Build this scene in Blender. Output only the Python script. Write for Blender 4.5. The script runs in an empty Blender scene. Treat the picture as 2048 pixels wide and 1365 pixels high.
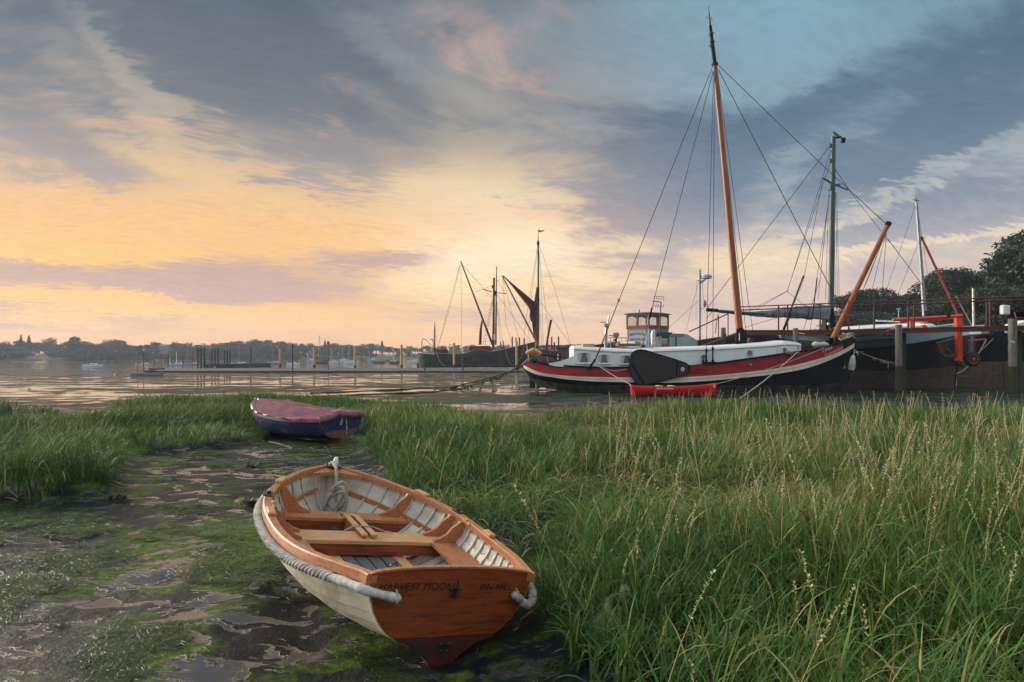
import bpy, bmesh, math, random
import numpy as np
from mathutils import Vector, Matrix, Euler, noise as mnoise

S = bpy.context.scene
COL = S.collection
R_ = math.radians
rng = np.random.default_rng(7)
random.seed(7)

# ------------------------------------------------------------------ camera
FPX, HOR, CAMH = 1365.0, 719.0, 1.85          # focal length and horizon row in pixels of the photograph (2048 wide), eye height
cam_d = bpy.data.cameras.new('camera')
cam = bpy.data.objects.new('camera', cam_d)
COL.objects.link(cam)
cam.location = (0, 0, CAMH)
cam.rotation_euler = (R_(90), 0, 0)
cam_d.sensor_width = 36
cam_d.lens = 24
cam_d.shift_y = (HOR - 682.5) / 2048
cam_d.clip_end = 4000
cam_d.clip_start = 0.05
S.camera = cam

# ------------------------------------------------------------------ world: dawn sky with broken cloud
SUN_AZ, SUN_EL = -64.0, 11.0                   # azimuth from +Y (negative = left), elevation
W = bpy.data.worlds.new('World')
S.world = W
W.use_nodes = True
NT = W.node_tree
NT.nodes.clear()


class G:
    """tiny wrapper to write node maths as expressions"""
    def __init__(s, nt): s.nt = nt
    def n(s, t, **k):
        o = s.nt.nodes.new(t)
        for a, b in k.items(): setattr(o, a, b)
        return o
    def put(s, sock, v):
        if hasattr(v, 'is_output'): s.nt.links.new(v, sock)
        elif v is not None: sock.default_value = v
    def m(s, op, a, b=None, c=None, clamp=False):
        o = s.n('ShaderNodeMath', operation=op, use_clamp=clamp)
        for i, v in enumerate((a, b, c)):
            if v is not None: s.put(o.inputs[i], v)
        return o.outputs[0]
    def add(s, *a):
        r = a[0]
        for b in a[1:]: r = s.m('ADD', r, b)
        return r
    def mul(s, *a):
        r = a[0]
        for b in a[1:]: r = s.m('MULTIPLY', r, b)
        return r
    def ss(s, x, a, b, lo=0.0, hi=1.0):
        o = s.n('ShaderNodeMapRange', interpolation_type='SMOOTHSTEP')
        s.put(o.inputs[0], x); s.put(o.inputs[1], a); s.put(o.inputs[2], b)
        s.put(o.inputs[3], lo); s.put(o.inputs[4], hi)
        return o.outputs[0]
    def lin(s, x, a, b, lo=0.0, hi=1.0):
        o = s.n('ShaderNodeMapRange')
        s.put(o.inputs[0], x); s.put(o.inputs[1], a); s.put(o.inputs[2], b)
        s.put(o.inputs[3], lo); s.put(o.inputs[4], hi)
        return o.outputs[0]
    def xyz(s, a, b, c=0.0):
        o = s.n('ShaderNodeCombineXYZ')
        for i, v in enumerate((a, b, c)): s.put(o.inputs[i], v)
        return o.outputs[0]
    def sep(s, v):
        o = s.n('ShaderNodeSeparateXYZ'); s.put(o.inputs[0], v)
        return o.outputs
    def noise(s, vec, scale=5.0, detail=4.0, rough=.5, dist=0.0, color=False):
        o = s.n('ShaderNodeTexNoise')
        if vec is not None: s.put(o.inputs['Vector'], vec)
        s.put(o.inputs['Scale'], scale); s.put(o.inputs['Detail'], detail)
        s.put(o.inputs['Roughness'], rough); s.put(o.inputs['Distortion'], dist)
        return o.outputs['Color' if color else 'Fac']
    def mix(s, f, a, b, mode='MIX'):
        o = s.n('ShaderNodeMix', data_type='RGBA', blend_type=mode)
        s.put(o.inputs[0], f)
        for i, v in ((6, a), (7, b)):
            if isinstance(v, tuple): v = tuple(v) + ((1.0,) if len(v) == 3 else ())
            s.put(o.inputs[i], v)
        return o.outputs[2]
    def ramp(s, x, pts, interp='LINEAR'):
        o = s.n('ShaderNodeValToRGB')
        cr = o.color_ramp
        cr.interpolation = interp
        while len(cr.elements) < len(pts): cr.elements.new(.5)
        for e, (p, c) in zip(cr.elements, pts):
            e.position = p
            e.color = tuple(c) + (1,) if not isinstance(c, (int, float)) else (c, c, c, 1)
        s.put(o.inputs[0], x)
        return o.outputs[0]
    def bump(s, h, strength=.5, dist=.02, normal=None):
        o = s.n('ShaderNodeBump')
        s.put(o.inputs['Height'], h); o.inputs['Strength'].default_value = strength; o.inputs['Distance'].default_value = dist
        if normal is not None: s.put(o.inputs['Normal'], normal)
        return o.outputs[0]


def sr(r, g, b):
    """sRGB 0-255 to linear"""
    f = lambda c: (c / 255) / 12.92 if c / 255 < .04045 else ((c / 255 + .055) / 1.055) ** 2.4
    return (f(r), f(g), f(b))


def build_sky():
    g = G(NT)
    tc = g.n('ShaderNodeTexCoord').outputs['Generated']
    X, Y, Z = g.sep(tc)
    el = g.m('ARCSINE', Z)
    az = g.m('ARCTAN2', X, Y)
    eld = g.mul(el, 57.2958)
    # cloud plane
    den = g.add(g.m('MAXIMUM', Z, 0.0), .17)
    px, py = g.m('DIVIDE', X, den), g.m('DIVIDE', Y, den)
    wv = g.noise(g.xyz(px, py), 1.1, 3, .5, 0, color=True)
    w1, w2, w3 = g.sep(wv)
    w1 = g.add(w1, -.5); w2 = g.add(w2, -.5)
    # streaks: clouds drawn out along a direction running from left-front to right-back
    a = R_(18)
    ca, sa = math.cos(a), math.sin(a)
    u = g.add(g.mul(px, ca), g.mul(py, sa), g.mul(w1, .5))
    v = g.add(g.mul(px, -sa), g.mul(py, ca), g.mul(w2, .5))
    big = g.noise(g.xyz(g.mul(u, .75), g.mul(v, 1.25), 3.3), 1.0, 9, .58, .25)
    fine = g.noise(g.xyz(g.mul(u, 2.6), g.mul(v, 3.9), 8.1), 2.1, 9, .60, .1)
    rip = g.noise(g.xyz(g.add(g.mul(u, 5.0), g.mul(w2, 4)), g.add(g.mul(v, 10.5), g.mul(w1, 3)), 1.7), 3.0, 6, .62, 0.0)
    pk = g.noise(g.xyz(g.mul(u, 1.3), g.mul(v, 2.2), 21.0), 1.6, 7, .6, .4)

    # banks of cloud and gaps, as places on the celestial sphere: (azimuth, elevation, half width, half height, tilt) in degrees
    waz = g.add(g.mul(az, 57.2958), g.mul(w1, 16), g.mul(g.add(fine, -.5), 7))
    wel = g.add(eld, g.mul(w2, 7), g.mul(g.add(rip, -.5), 3.0))
    def blob(px_, py_, rx, ry, tilt=0, soft=1.0):
        a0 = math.atan((px_ - 1024) / FPX)
        e0 = math.degrees(math.atan((HOR - py_) / FPX * math.cos(a0)))
        a0 = math.degrees(a0)
        rx, ry = rx / FPX * 57.3 * .85, ry / FPX * 57.3 * .9
        t = R_(tilt); c, s_ = math.cos(t), math.sin(t)
        da, de = g.add(waz, -a0), g.add(wel, -e0)
        p = g.m('DIVIDE', g.add(g.mul(da, c), g.mul(de, s_)), rx)
        q = g.m('DIVIDE', g.add(g.mul(da, -s_), g.mul(de, c)), ry)
        d = g.m('SQRT', g.add(g.mul(p, p), g.mul(q, q)))
        return g.ss(d, 1 + .45 * soft, 1 - .75 * soft)
    def tot(lst):
        r = None
        for b, wgt in lst:
            t = g.mul(b, wgt)
            r = t if r is None else g.add(r, t)
        return r
    dark = tot([
        (blob(520, 90, 420, 170, -28), .34),
        (blob(120, 60, 420, 150, -10), .22),
        (blob(80, 250, 330, 70, -22), .20),
        (blob(860, 210, 220, 40, -25), .10),
        (blob(330, 545, 470, 46, -2), .36),
        (blob(780, 505, 200, 32, 0), .34),
        (blob(120, 640, 240, 22, 0), .2),
        (blob(640, 345, 180, 40, -14), .16),
        (blob(1330, 330, 190, 200, 20), .36),
        (blob(1560, 250, 330, 60, 22), .30),
        (blob(1900, 250, 300, 70, 24), .34),
        (blob(1960, 90, 260, 50, 28), .24),
        (blob(1940, 400, 210, 60, 8), .40),
        (blob(1560, 590, 420, 50, 2), .18),
        (blob(1290, 545, 170, 34, 0), .24),
    ])
    clear = tot([
        (blob(1400, 80, 280, 130, 15), .50),
        (blob(950, 300, 150, 110, 40), .10),
        (blob(700, 420, 500, 46, 0), .28),
        (blob(960, 470, 200, 60, 0), .22),
        (blob(150, 440, 260, 60, 0), .30),
        (blob(1790, 370, 220, 20, 22), .34),
        (blob(1850, 482, 200, 13, 2), .38),
        (blob(1540, 500, 220, 26, 6), .30),
        (blob(240, 150, 200, 24, -32), .26),
        (blob(700, 60, 200, 36, -20), .16),
        (blob(1020, 110, 170, 60, 30), .20),
        (blob(360, 300, 300, 26, -14), .16),
        (blob(260, 610, 330, 26, 0), .25),
        (blob(880, 590, 330, 34, 0), .22),
    ])
    dens = g.ss(g.add(big, g.mul(g.add(fine, -.5), .72), g.mul(g.add(rip, -.5), .40), dark, g.mul(clear, -1), g.mul(g.ss(eld, 9, 22), .07), g.mul(g.ss(eld, 5, 0), -.13)), .36, .86)

    # clear-sky colours: towards the sunrise, and away from it
    e1 = g.m('DIVIDE', eld, 90, clamp=True)
    hz = g.m('SQRT', g.add(g.mul(X, X), g.mul(Y, Y)))
    saz = R_(-19)
    c = g.m('DIVIDE', g.add(g.mul(X, math.sin(saz)), g.mul(Y, math.cos(saz))), g.m('MAXIMUM', hz, .001))
    c = g.add(c, g.mul(w1, .09))
    warm = g.ss(c, .76, .985)
    k = 1 / 90
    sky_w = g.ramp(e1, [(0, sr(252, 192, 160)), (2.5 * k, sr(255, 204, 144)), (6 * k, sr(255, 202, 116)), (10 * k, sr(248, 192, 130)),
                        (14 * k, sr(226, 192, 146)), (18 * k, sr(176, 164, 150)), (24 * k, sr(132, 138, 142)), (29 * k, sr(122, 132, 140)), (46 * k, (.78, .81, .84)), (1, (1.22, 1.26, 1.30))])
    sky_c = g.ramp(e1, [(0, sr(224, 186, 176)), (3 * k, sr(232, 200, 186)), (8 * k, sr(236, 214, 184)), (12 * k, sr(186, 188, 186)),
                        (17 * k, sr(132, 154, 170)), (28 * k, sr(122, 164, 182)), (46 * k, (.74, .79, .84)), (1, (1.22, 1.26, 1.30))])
    sky = g.mix(warm, sky_c, sky_w)
    # creamy heart of the dawn between the two
    da = g.add(waz, 1); de = g.add(wel, -8.5)
    core = g.m('SQRT', g.add(g.mul(g.mul(da, 1 / 13), g.mul(da, 1 / 13)), g.mul(g.mul(de, 1 / 6.2), g.mul(de, 1 / 6.2))))
    core = g.ss(core, 1.35, .1)
    sky = g.mix(g.mul(core, .85), sky, sr(255, 238, 205))
    # cloud colours
    cl_w = g.ramp(e1, [(0, sr(206, 160, 150)), (3 * k, sr(206, 166, 158)), (9 * k, sr(190, 158, 152)), (14 * k, sr(158, 150, 152)),
                       (19 * k, sr(104, 112, 122)), (28 * k, sr(80, 93, 106)), (46 * k, (.56, .60, .64)), (1, (.90, .94, 1.0))])
    cl_c = g.ramp(e1, [(0, sr(226, 188, 178)), (4 * k, sr(214, 186, 182)), (8 * k, sr(172, 168, 176)), (13 * k, sr(104, 124, 146)),
                       (20 * k, sr(78, 102, 124)), (28 * k, sr(66, 92, 114)), (46 * k, (.54, .59, .65)), (1, (.90, .94, 1.0))])
    cl = g.mix(warm, cl_c, cl_w)
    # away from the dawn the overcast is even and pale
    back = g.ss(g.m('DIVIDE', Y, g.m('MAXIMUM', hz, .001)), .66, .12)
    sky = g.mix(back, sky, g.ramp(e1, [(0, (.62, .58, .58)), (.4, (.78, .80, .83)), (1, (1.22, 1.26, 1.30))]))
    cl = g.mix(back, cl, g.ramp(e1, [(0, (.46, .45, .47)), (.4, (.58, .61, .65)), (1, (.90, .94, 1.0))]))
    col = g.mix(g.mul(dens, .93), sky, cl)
    # rose-lit cloud edges
    pm = g.mul(g.ss(pk, .53, .72), g.ss(eld, 1, 6), g.ss(eld, 34, 20), g.ss(c, .86, .975))
    pm = g.mul(pm, g.ss(g.add(dens, g.mul(fine, .3)), 1.15, .45))
    col = g.mix(g.mul(pm, .42), col, sr(250, 184, 160))
    # mackerel ripples
    rp = g.lin(g.add(g.mul(rip, .65), g.mul(fine, .35)), .33, .67, .89, 1.11)
    col = g.mix(1.0, col, g.xyz(rp, rp, rp), 'MULTIPLY')
    ns = g.n('ShaderNodeTexSky', sky_type='NISHITA', sun_disc=False, sun_elevation=R_(SUN_EL), sun_rotation=R_(SUN_AZ))
    bg2 = g.n('ShaderNodeBackground'); g.put(bg2.inputs[0], ns.outputs[0]); bg2.inputs[1].default_value = .004
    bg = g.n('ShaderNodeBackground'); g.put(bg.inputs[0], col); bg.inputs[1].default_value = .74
    ad = g.n('ShaderNodeAddShader')
    NT.links.new(bg.outputs[0], ad.inputs[0]); NT.links.new(bg2.outputs[0], ad.inputs[1])
    out = g.n('ShaderNodeOutputWorld')
    NT.links.new(ad.outputs[0], out.inputs[0])


build_sky()
W.cycles.sampling_method = 'MANUAL'
W.cycles.sample_map_resolution = 512

sun_d = bpy.data.lights.new('sun', 'SUN')
sun_d.energy = 4.6
sun_d.angle = R_(42)
sun_d.color = (1.0, .86, .70)
sun = bpy.data.objects.new('sun', sun_d)
COL.objects.link(sun)
sun.rotation_euler = (R_(90 - SUN_EL), 0, R_(180 - SUN_AZ))
S.view_settings.view_transform = 'Standard'
S.view_settings.look = 'None'
S.view_settings.gamma = 1
S.view_settings.use_curve_mapping = False
S.view_settings.exposure = 0.5
S.cycles.use_denoising = True
S.cycles.adaptive_threshold = .006
S.cycles.sample_clamp_indirect = 4
S.cycles.max_bounces = 6
S.cycles.diffuse_bounces = 3
S.cycles.transparent_max_bounces = 8
S.cycles.volume_bounces = 0
S.cycles.caustics_reflective = False
S.cycles.caustics_refractive = False


def PW(px, py, Y):
    """photograph pixel at depth Y -> world point"""
    return Vector(((px - 1024) / FPX * Y, Y, CAMH - (py - HOR) / FPX * Y))


def GP(px, py, z=0.0):
    """photograph pixel on level ground z -> (x, y)"""
    Y = (CAMH - z) * FPX / (py - HOR)
    return ((px - 1024) / FPX * Y, Y)


def pch(x, xs, ys):
    x = np.asarray(x, float)
    xs = np.array(xs, float); ys = np.array(ys, float)
    m = np.gradient(ys, xs)
    i = np.clip(np.searchsorted(xs, x) - 1, 0, len(xs) - 2)
    h = xs[i + 1] - xs[i]; t = np.clip((x - xs[i]) / h, 0, 1)
    return (2*t**3-3*t**2+1)*ys[i]+(t**3-2*t**2+t)*h*m[i]+(-2*t**3+3*t**2)*ys[i+1]+(t**3-t**2)*h*m[i+1]


# ------------------------------------------------------------------ object helpers
ORG = {}


def empty(name, loc=(0, 0, 0), rot=(0, 0, 0)):
    o = bpy.data.objects.new(name, None)
    COL.objects.link(o)
    o.location = loc; o.rotation_euler = rot
    o.empty_display_size = .1
    ORG[o] = Vector(loc)
    return o


def tag(o, label=None, cat=None, group=None, kind=None):
    if label: o['label'] = label
    if cat: o['category'] = cat
    if group: o['group'] = group
    if kind: o['kind'] = kind
    return o


def thing(name, label, cat, loc=(0, 0, 0), rot=(0, 0, 0), group=None):
    return tag(empty(name, loc, rot), label, cat, group)


def finish(me, name, mat, parent, smooth=False, angle=None):
    if smooth:
        me.polygons.foreach_set('use_smooth', [True] * len(me.polygons))
    if mat is not None: me.materials.append(mat)
    if smooth and angle: 
        me.set_sharp_from_angle(angle=R_(angle))
    o = bpy.data.objects.new(name, me)
    COL.objects.link(o)
    if parent is not None: o.parent = parent
    return o


class MB:
    """collects shapes into one mesh; coordinates are in the parent's frame, or in the world when built with world=True"""
    def __init__(s): s.v = []; s.f = []
    def add(s, vs, fs):
        b = len(s.v)
        s.v += [tuple(p) for p in vs]
        s.f += [tuple(i + b for i in f) for f in fs]
        return s
    def box(s, c, size, rot=None, bev=0.0):
        bm = bmesh.new()
        bmesh.ops.create_cube(bm, size=1)
        for v in bm.verts: v.co = Vector((v.co.x * size[0], v.co.y * size[1], v.co.z * size[2]))
        if bev: bmesh.ops.bevel(bm, geom=bm.edges[:], offset=bev, segments=1, affect='EDGES', profile=.5)
        M = rot.to_matrix() if isinstance(rot, Euler) else (rot if rot is not None else Matrix.Identity(3))
        c = Vector(c)
        bm.verts.index_update()
        s.add([M @ v.co + c for v in bm.verts], [[v.index for v in f.verts] for f in bm.faces])
        bm.free()
        return s
    def beam(s, a, b, w, h, up=(0, 0, 1), bev=0.0):
        """box from a to b, w across, h along up"""
        a, b = Vector(a), Vector(b)
        d = b - a; L = d.length; d.normalize()
        up = Vector(up)
        y = up.cross(d)
        if y.length < 1e-5: y = Vector((0, 1, 0)).cross(d)
        if y.length < 1e-5: y = Vector((1, 0, 0))
        y.normalize(); z = d.cross(y)
        M = Matrix((d, y, z)).transposed()
        return s.box((a + b) / 2, (L, w, h), M, bev)
    def tube(s, pts, r, n=8, cap=True, closed=False):
        pts = [Vector(p) for p in pts]
        N = len(pts)
        rs = r if isinstance(r, (list, tuple, np.ndarray)) else [r] * N
        vs = []; fs = []
        ref = None
        for i, p in enumerate(pts):
            if closed: t = pts[(i + 1) % N] - pts[i - 1]
            else: t = pts[min(i + 1, N - 1)] - pts[max(i - 1, 0)]
            if t.length < 1e-9: t = Vector((0, 0, 1))
            t.normalize()
            if ref is None:
                ref = Vector((0, 0, 1)) if abs(t.z) < .9 else Vector((1, 0, 0))
            x = ref - t * ref.dot(t)
            if x.length < 1e-6: x = t.orthogonal()
            x.normalize(); y = t.cross(x); ref = x
            for k in range(n):
                an = 2 * math.pi * k / n
                vs.append(p + (x * math.cos(an) + y * math.sin(an)) * rs[i])
        for i in range(N if closed else N - 1):
            j = (i + 1) % N
            for k in range(n):
                l = (k + 1) % n
                fs.append((i * n + k, i * n + l, j * n + l, j * n + k))
        if cap and not closed:
            fs.append(tuple(range(n))[::-1]); fs.append(tuple((N - 1) * n + k for k in range(n)))
        return s.add(vs, fs)
    def lathe(s, prof, c=(0, 0, 0), n=12, M=None):
        """profile of (radius, z) about z"""
        vs = []; fs = []
        c = Vector(c)
        for r, z in prof:
            for k in range(n):
                an = 2 * math.pi * k / n
                p = Vector((r * math.cos(an), r * math.sin(an), z))
                vs.append((M @ p if M is not None else p) + c)
        for i in range(len(prof) - 1):
            for k in range(n):
                l = (k + 1) % n
                fs.append((i * n + k, i * n + l, (i + 1) * n + l, (i + 1) * n + k))
        fs.append(tuple(range(n))[::-1]); fs.append(tuple((len(prof) - 1) * n + k for k in range(n)))
        return s.add(vs, fs)
    def prism(s, poly, d):
        """closed 3-D polygon extruded by vector d"""
        d = Vector(d); n = len(poly)
        poly = [Vector(p) for p in poly]
        nor = Vector((0, 0, 0))
        for i in range(n): nor += poly[i].cross(poly[(i + 1) % n])
        if nor.dot(d) > 0: poly = poly[::-1]
        vs = poly + [p + d for p in poly]
        fs = [tuple(range(n)), tuple(range(2 * n - 1, n - 1, -1))]
        for i in range(n):
            j = (i + 1) % n
            fs.append((i, i + n, j + n, j))
        return s.add(vs, fs)
    def grid(s, P, close_u=False, close_v=False):
        """P[i][j] points"""
        P = np.asarray(P, float)
        nu, nv = P.shape[:2]
        fs = []
        for i in range(nu if close_u else nu - 1):
            for j in range(nv if close_v else nv - 1):
                a, b = (i + 1) % nu, (j + 1) % nv
                fs.append((i * nv + j, a * nv + j, a * nv + b, i * nv + b))
        return s.add(P.reshape(-1, 3).tolist(), fs)
    def build(s, name, mat, parent=None, world=False, smooth=False, angle=40):
        me = bpy.data.meshes.new(name)
        vs = s.v
        if world and parent is not None:
            top = parent
            while top.parent: top = top.parent
            o = ORG.get(top, Vector((0, 0, 0)))
            vs = [(p[0] - o.x, p[1] - o.y, p[2] - o.z) for p in vs]
        me.from_pydata(vs, [], s.f)
        bm = bmesh.new(); bm.from_mesh(me)
        bmesh.ops.recalc_face_normals(bm, faces=bm.faces[:])
        bm.to_mesh(me); bm.free()
        return finish(me, name, mat, parent, smooth, angle if smooth else None)


def mesh_np(name, V, T, mat, attr=None, smooth=False):
    """numpy triangles -> object"""
    me = bpy.data.meshes.new(name)
    V = np.ascontiguousarray(V, np.float32); T = np.ascontiguousarray(T, np.int32)
    me.vertices.add(len(V)); me.vertices.foreach_set('co', V.ravel())
    me.loops.add(T.size); me.loops.foreach_set('vertex_index', T.ravel())
    me.polygons.add(len(T)); me.polygons.foreach_set('loop_start', np.arange(0, T.size, 3, dtype=np.int32))
    if smooth: me.polygons.foreach_set('use_smooth', np.ones(len(T), bool))
    me.update(calc_edges=True)
    if attr:
        for k, a in attr.items():
            at = me.attributes.new(k, 'FLOAT', 'POINT')
            at.data.foreach_set('value', np.ascontiguousarray(a, np.float32))
    if mat is not None: me.materials.append(mat)
    o = bpy.data.objects.new(name, me)
    COL.objects.link(o)
    return o


def copy_tree(o, parent=None):
    c = o.copy()
    COL.objects.link(c)
    if parent is not None: c.parent = parent
    for ch in [x for x in bpy.data.objects if x.parent == o and x is not c]:
        copy_tree(ch, c)
    return c


def text(body, name, mat, parent, loc, rot, size, world=False, extrude=.0006, shear=0.0, ax='CENTER', spacing=1.0, offset=0.0):
    cu = bpy.data.curves.new(name, 'FONT')
    cu.body = body; cu.size = size; cu.extrude = extrude; cu.shear = shear
    cu.align_x = ax; cu.align_y = 'CENTER'; cu.space_character = spacing; cu.offset = offset
    cu.resolution_u = 2
    cu.materials.append(mat)
    tmp = bpy.data.objects.new(name, cu)
    COL.objects.link(tmp)
    dg = bpy.context.evaluated_depsgraph_get()
    me = bpy.data.meshes.new_from_object(tmp.evaluated_get(dg))
    bpy.data.objects.remove(tmp)
    me.name = name
    if not me.materials: me.materials.append(mat)
    o = bpy.data.objects.new(name, me)
    COL.objects.link(o)
    loc = Vector(loc)
    if parent is not None:
        o.parent = parent
        if world:
            top = parent
            while top.parent: top = top.parent
            loc = loc - ORG.get(top, Vector((0, 0, 0)))
    o.location = loc
    o.rotation_euler = rot
    return o


# ------------------------------------------------------------------ materials
MATS = {}


def new_mat(name):
    m = bpy.data.materials.new(name)
    m.use_nodes = True
    nt = m.node_tree
    nt.nodes.clear()
    g = G(nt)
    out = g.n('ShaderNodeOutputMaterial')
    b = g.n('ShaderNodeBsdfPrincipled')
    nt.links.new(b.outputs[0], out.inputs[0])
    MATS[name] = m
    return m, g, b


def pm(name, c1, c2=None, scale=6, rough=.5, rvar=.15, bump=.15, bscale=None, stretch=(1, 1, 1), metal=0.0, coat=0.0, thr=(.42, .68), c3=None, s3=20, t3=(.6, .7), bdist=.01, detail=6):
    """paint, wood, metal, cloth: base colour broken up by a second colour and by spots of a third, with relief"""
    m, g, b = new_mat(name)
    tc = g.n('ShaderNodeTexCoord').outputs['Object']
    mp = g.n('ShaderNodeMapping'); g.put(mp.inputs[0], tc); mp.inputs[3].default_value = stretch
    n1 = g.noise(mp.outputs[0], scale, detail, .6, .3)
    col = tuple(c1) + (1,)
    if c2 is not None: col = g.mix(g.ss(n1, *thr), tuple(c1), tuple(c2))
    if c3 is not None:
        n3 = g.noise(mp.outputs[0], s3, 5, .65, .2)
        col = g.mix(g.ss(n3, *t3), col, tuple(c3))
    g.put(b.inputs['Base Color'], col)
    n2 = g.noise(mp.outputs[0], bscale or scale * 5, 4, .6)
    g.put(b.inputs['Roughness'], g.lin(n2, .3, .7, max(rough - rvar, .03), min(rough + rvar, 1)))
    b.inputs['Metallic'].default_value = metal
    b.inputs['Coat Weight'].default_value = coat
    b.inputs['Coat Roughness'].default_value = .12
    if bump: g.put(b.inputs['Normal'], g.bump(g.add(g.mul(n2, .7), g.mul(n1, .3)), bump, bdist))
    return m
# ------------------------------------------------------------------ marsh outlines (world x, y)
def poly_px(lst): return [GP(*p) for p in lst]
BANK_A = [(.95, 2.0), (.62, 2.7), (.42, 3.5), (.27, 4.25), (.20, 5.0), (-.12, 5.75), (-.62, 6.6), (-1.1, 7.5), (-1.55, 8.6)] + \
         poly_px([(775, 952), (722, 915), (738, 884)]) + [(-3.3, 16.6), (-5.2, 17.2), (-5.2, 20.5), (-3.0, 21.0), (.2, 18.6), (2.2, 20.5), (5.0, 22.4), (9.0, 21.6), (13, 20.6), (24, 20), (24, 2.0)]
BANK_B = poly_px([(500, 882), (492, 890), (380, 903), (272, 910), (246, 920), (245, 944), (222, 982), (130, 1006), (0, 1018)]) + \
         [(-9.4, 7.6), (-16, 8.0), (-19, 16), (-12.9, 17.3), (-11.8, 18.0), (-12.2, 21.0), (-9.5, 22.4), (-5.6, 22.0), (-5.2, 20.0), (-5.2, 17.2), (-5.4, 16.4)]
BANK_C = [(-14.8, 24.6), (-12.6, 23.6), (-9.5, 23.2), (-6.0, 22.0), (-4.0, 22.0), (-1.5, 21.5), (-2.2, 23.2), (-5, 25), (-6.5, 28.5), (-11, 30), (-15.5, 28.5)]
BANK_D = [(-30, 21.5), (-16.6, 20.6), (-14.6, 21.6), (-15.4, 23.4), (-19, 24.4), (-30, 24)]
BANKS = [BANK_A, BANK_B, BANK_C, BANK_D]


def inside(P, poly):
    x, y = P[:, 0], P[:, 1]
    r = np.zeros(len(P), bool)
    n = len(poly)
    for i in range(n):
        x1, y1 = poly[i]; x2, y2 = poly[(i + 1) % n]
        c = ((y1 > y) != (y2 > y)) & (x < (x2 - x1) * (y - y1) / (y2 - y1 + 1e-12) + x1)
        r ^= c
    return r


def edge_dist(P, poly):
    d = np.full(len(P), 1e9)
    n = len(poly)
    for i in range(n):
        a = np.array(poly[i]); b = np.array(poly[(i + 1) % n])
        ab = b - a
        t = np.clip(((P - a) @ ab) / (ab @ ab + 1e-12), 0, 1)
        d = np.minimum(d, np.linalg.norm(P - (a + t[:, None] * ab), axis=1))
    return d


def vnoise(x, y, seed=0):
    """value noise, vectorised"""
    xi = np.floor(x).astype(np.int64); yi = np.floor(y).astype(np.int64)
    xf = x - xi; yf = y - yi
    def h(i, j):
        n = (i * 374761393 + j * 668265263 + seed * 1442695041) & 0xffffffff
        n = ((n ^ (n >> 13)) * 1274126177) & 0xffffffff
        return ((n ^ (n >> 16)) & 0xffff) / 65535.0
    u = xf * xf * (3 - 2 * xf); v = yf * yf * (3 - 2 * yf)
    return (h(xi, yi) * (1 - u) + h(xi + 1, yi) * u) * (1 - v) + (h(xi, yi + 1) * (1 - u) + h(xi + 1, yi + 1) * u) * v


def fbm(x, y, o=4, seed=0, lac=2.03, gain=.5):
    r = 0; a = 1; t = 0
    for k in range(o):
        r = r + a * vnoise(x, y, seed + k * 17); t += a
        x = x * lac + 3.7; y = y * lac - 1.3; a *= gain
    return r / t


def ground_h(x, y):
    x = np.asarray(x, float); y = np.asarray(y, float)
    P = np.stack([x, y], 1)
    near = (y < 34) & (y > -2) & (np.abs(x) < 34)
    z = np.zeros(len(x))
    z += (fbm(x * .6, y * .6, 3, 5) - .5) * .07 * np.clip(1 - y / 200, 0, 1)
    z += (fbm(x * 3.0, y * 3.0, 4, 11) - .5) * .055 * (y < 30)
    for bk, up in zip(BANKS, (.16, .12, .1, .1)):
        Q = P[near]
        ins = inside(Q, bk); d = edge_dist(Q, bk)
        s = np.where(ins, np.clip(.5 + d / .5, 0, 1), np.clip(.5 - d / .5, 0, 1))
        s = s * s * (3 - 2 * s)
        zz = z[near]
        z[near] = zz + s * up
    # the dinghy has settled into the mud
    dd = ((x + .95) / .95) ** 2 + ((y - 5.2) / 1.75) ** 2
    z -= .085 * np.clip(1.4 - dd, 0, 1)
    # river bed, then the far bank
    shore = 128 + x * .06 + (fbm(x * .02, y * .02, 3, 31) - .5) * 40
    z -= np.clip((y - shore) / 60, 0, 1) * 1.2 * 1.0
    fs = 420 + np.clip(x + 320, 0, 800) * .55
    z += np.clip((y - fs) / 14, 0, 1) * 1.7
    z += np.clip((y - fs - 30) / 120, 0, 1) * 7.0
    # wooded slope behind the moorings on the right
    wd = np.clip((x * .95 + (y - 60) * .12 - 52) / 60, 0, 1) * np.clip((y - 55) / 25, 0, 1) * (y < 330)
    z += wd * wd * (3 - 2 * wd) * 10
    return z


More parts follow.
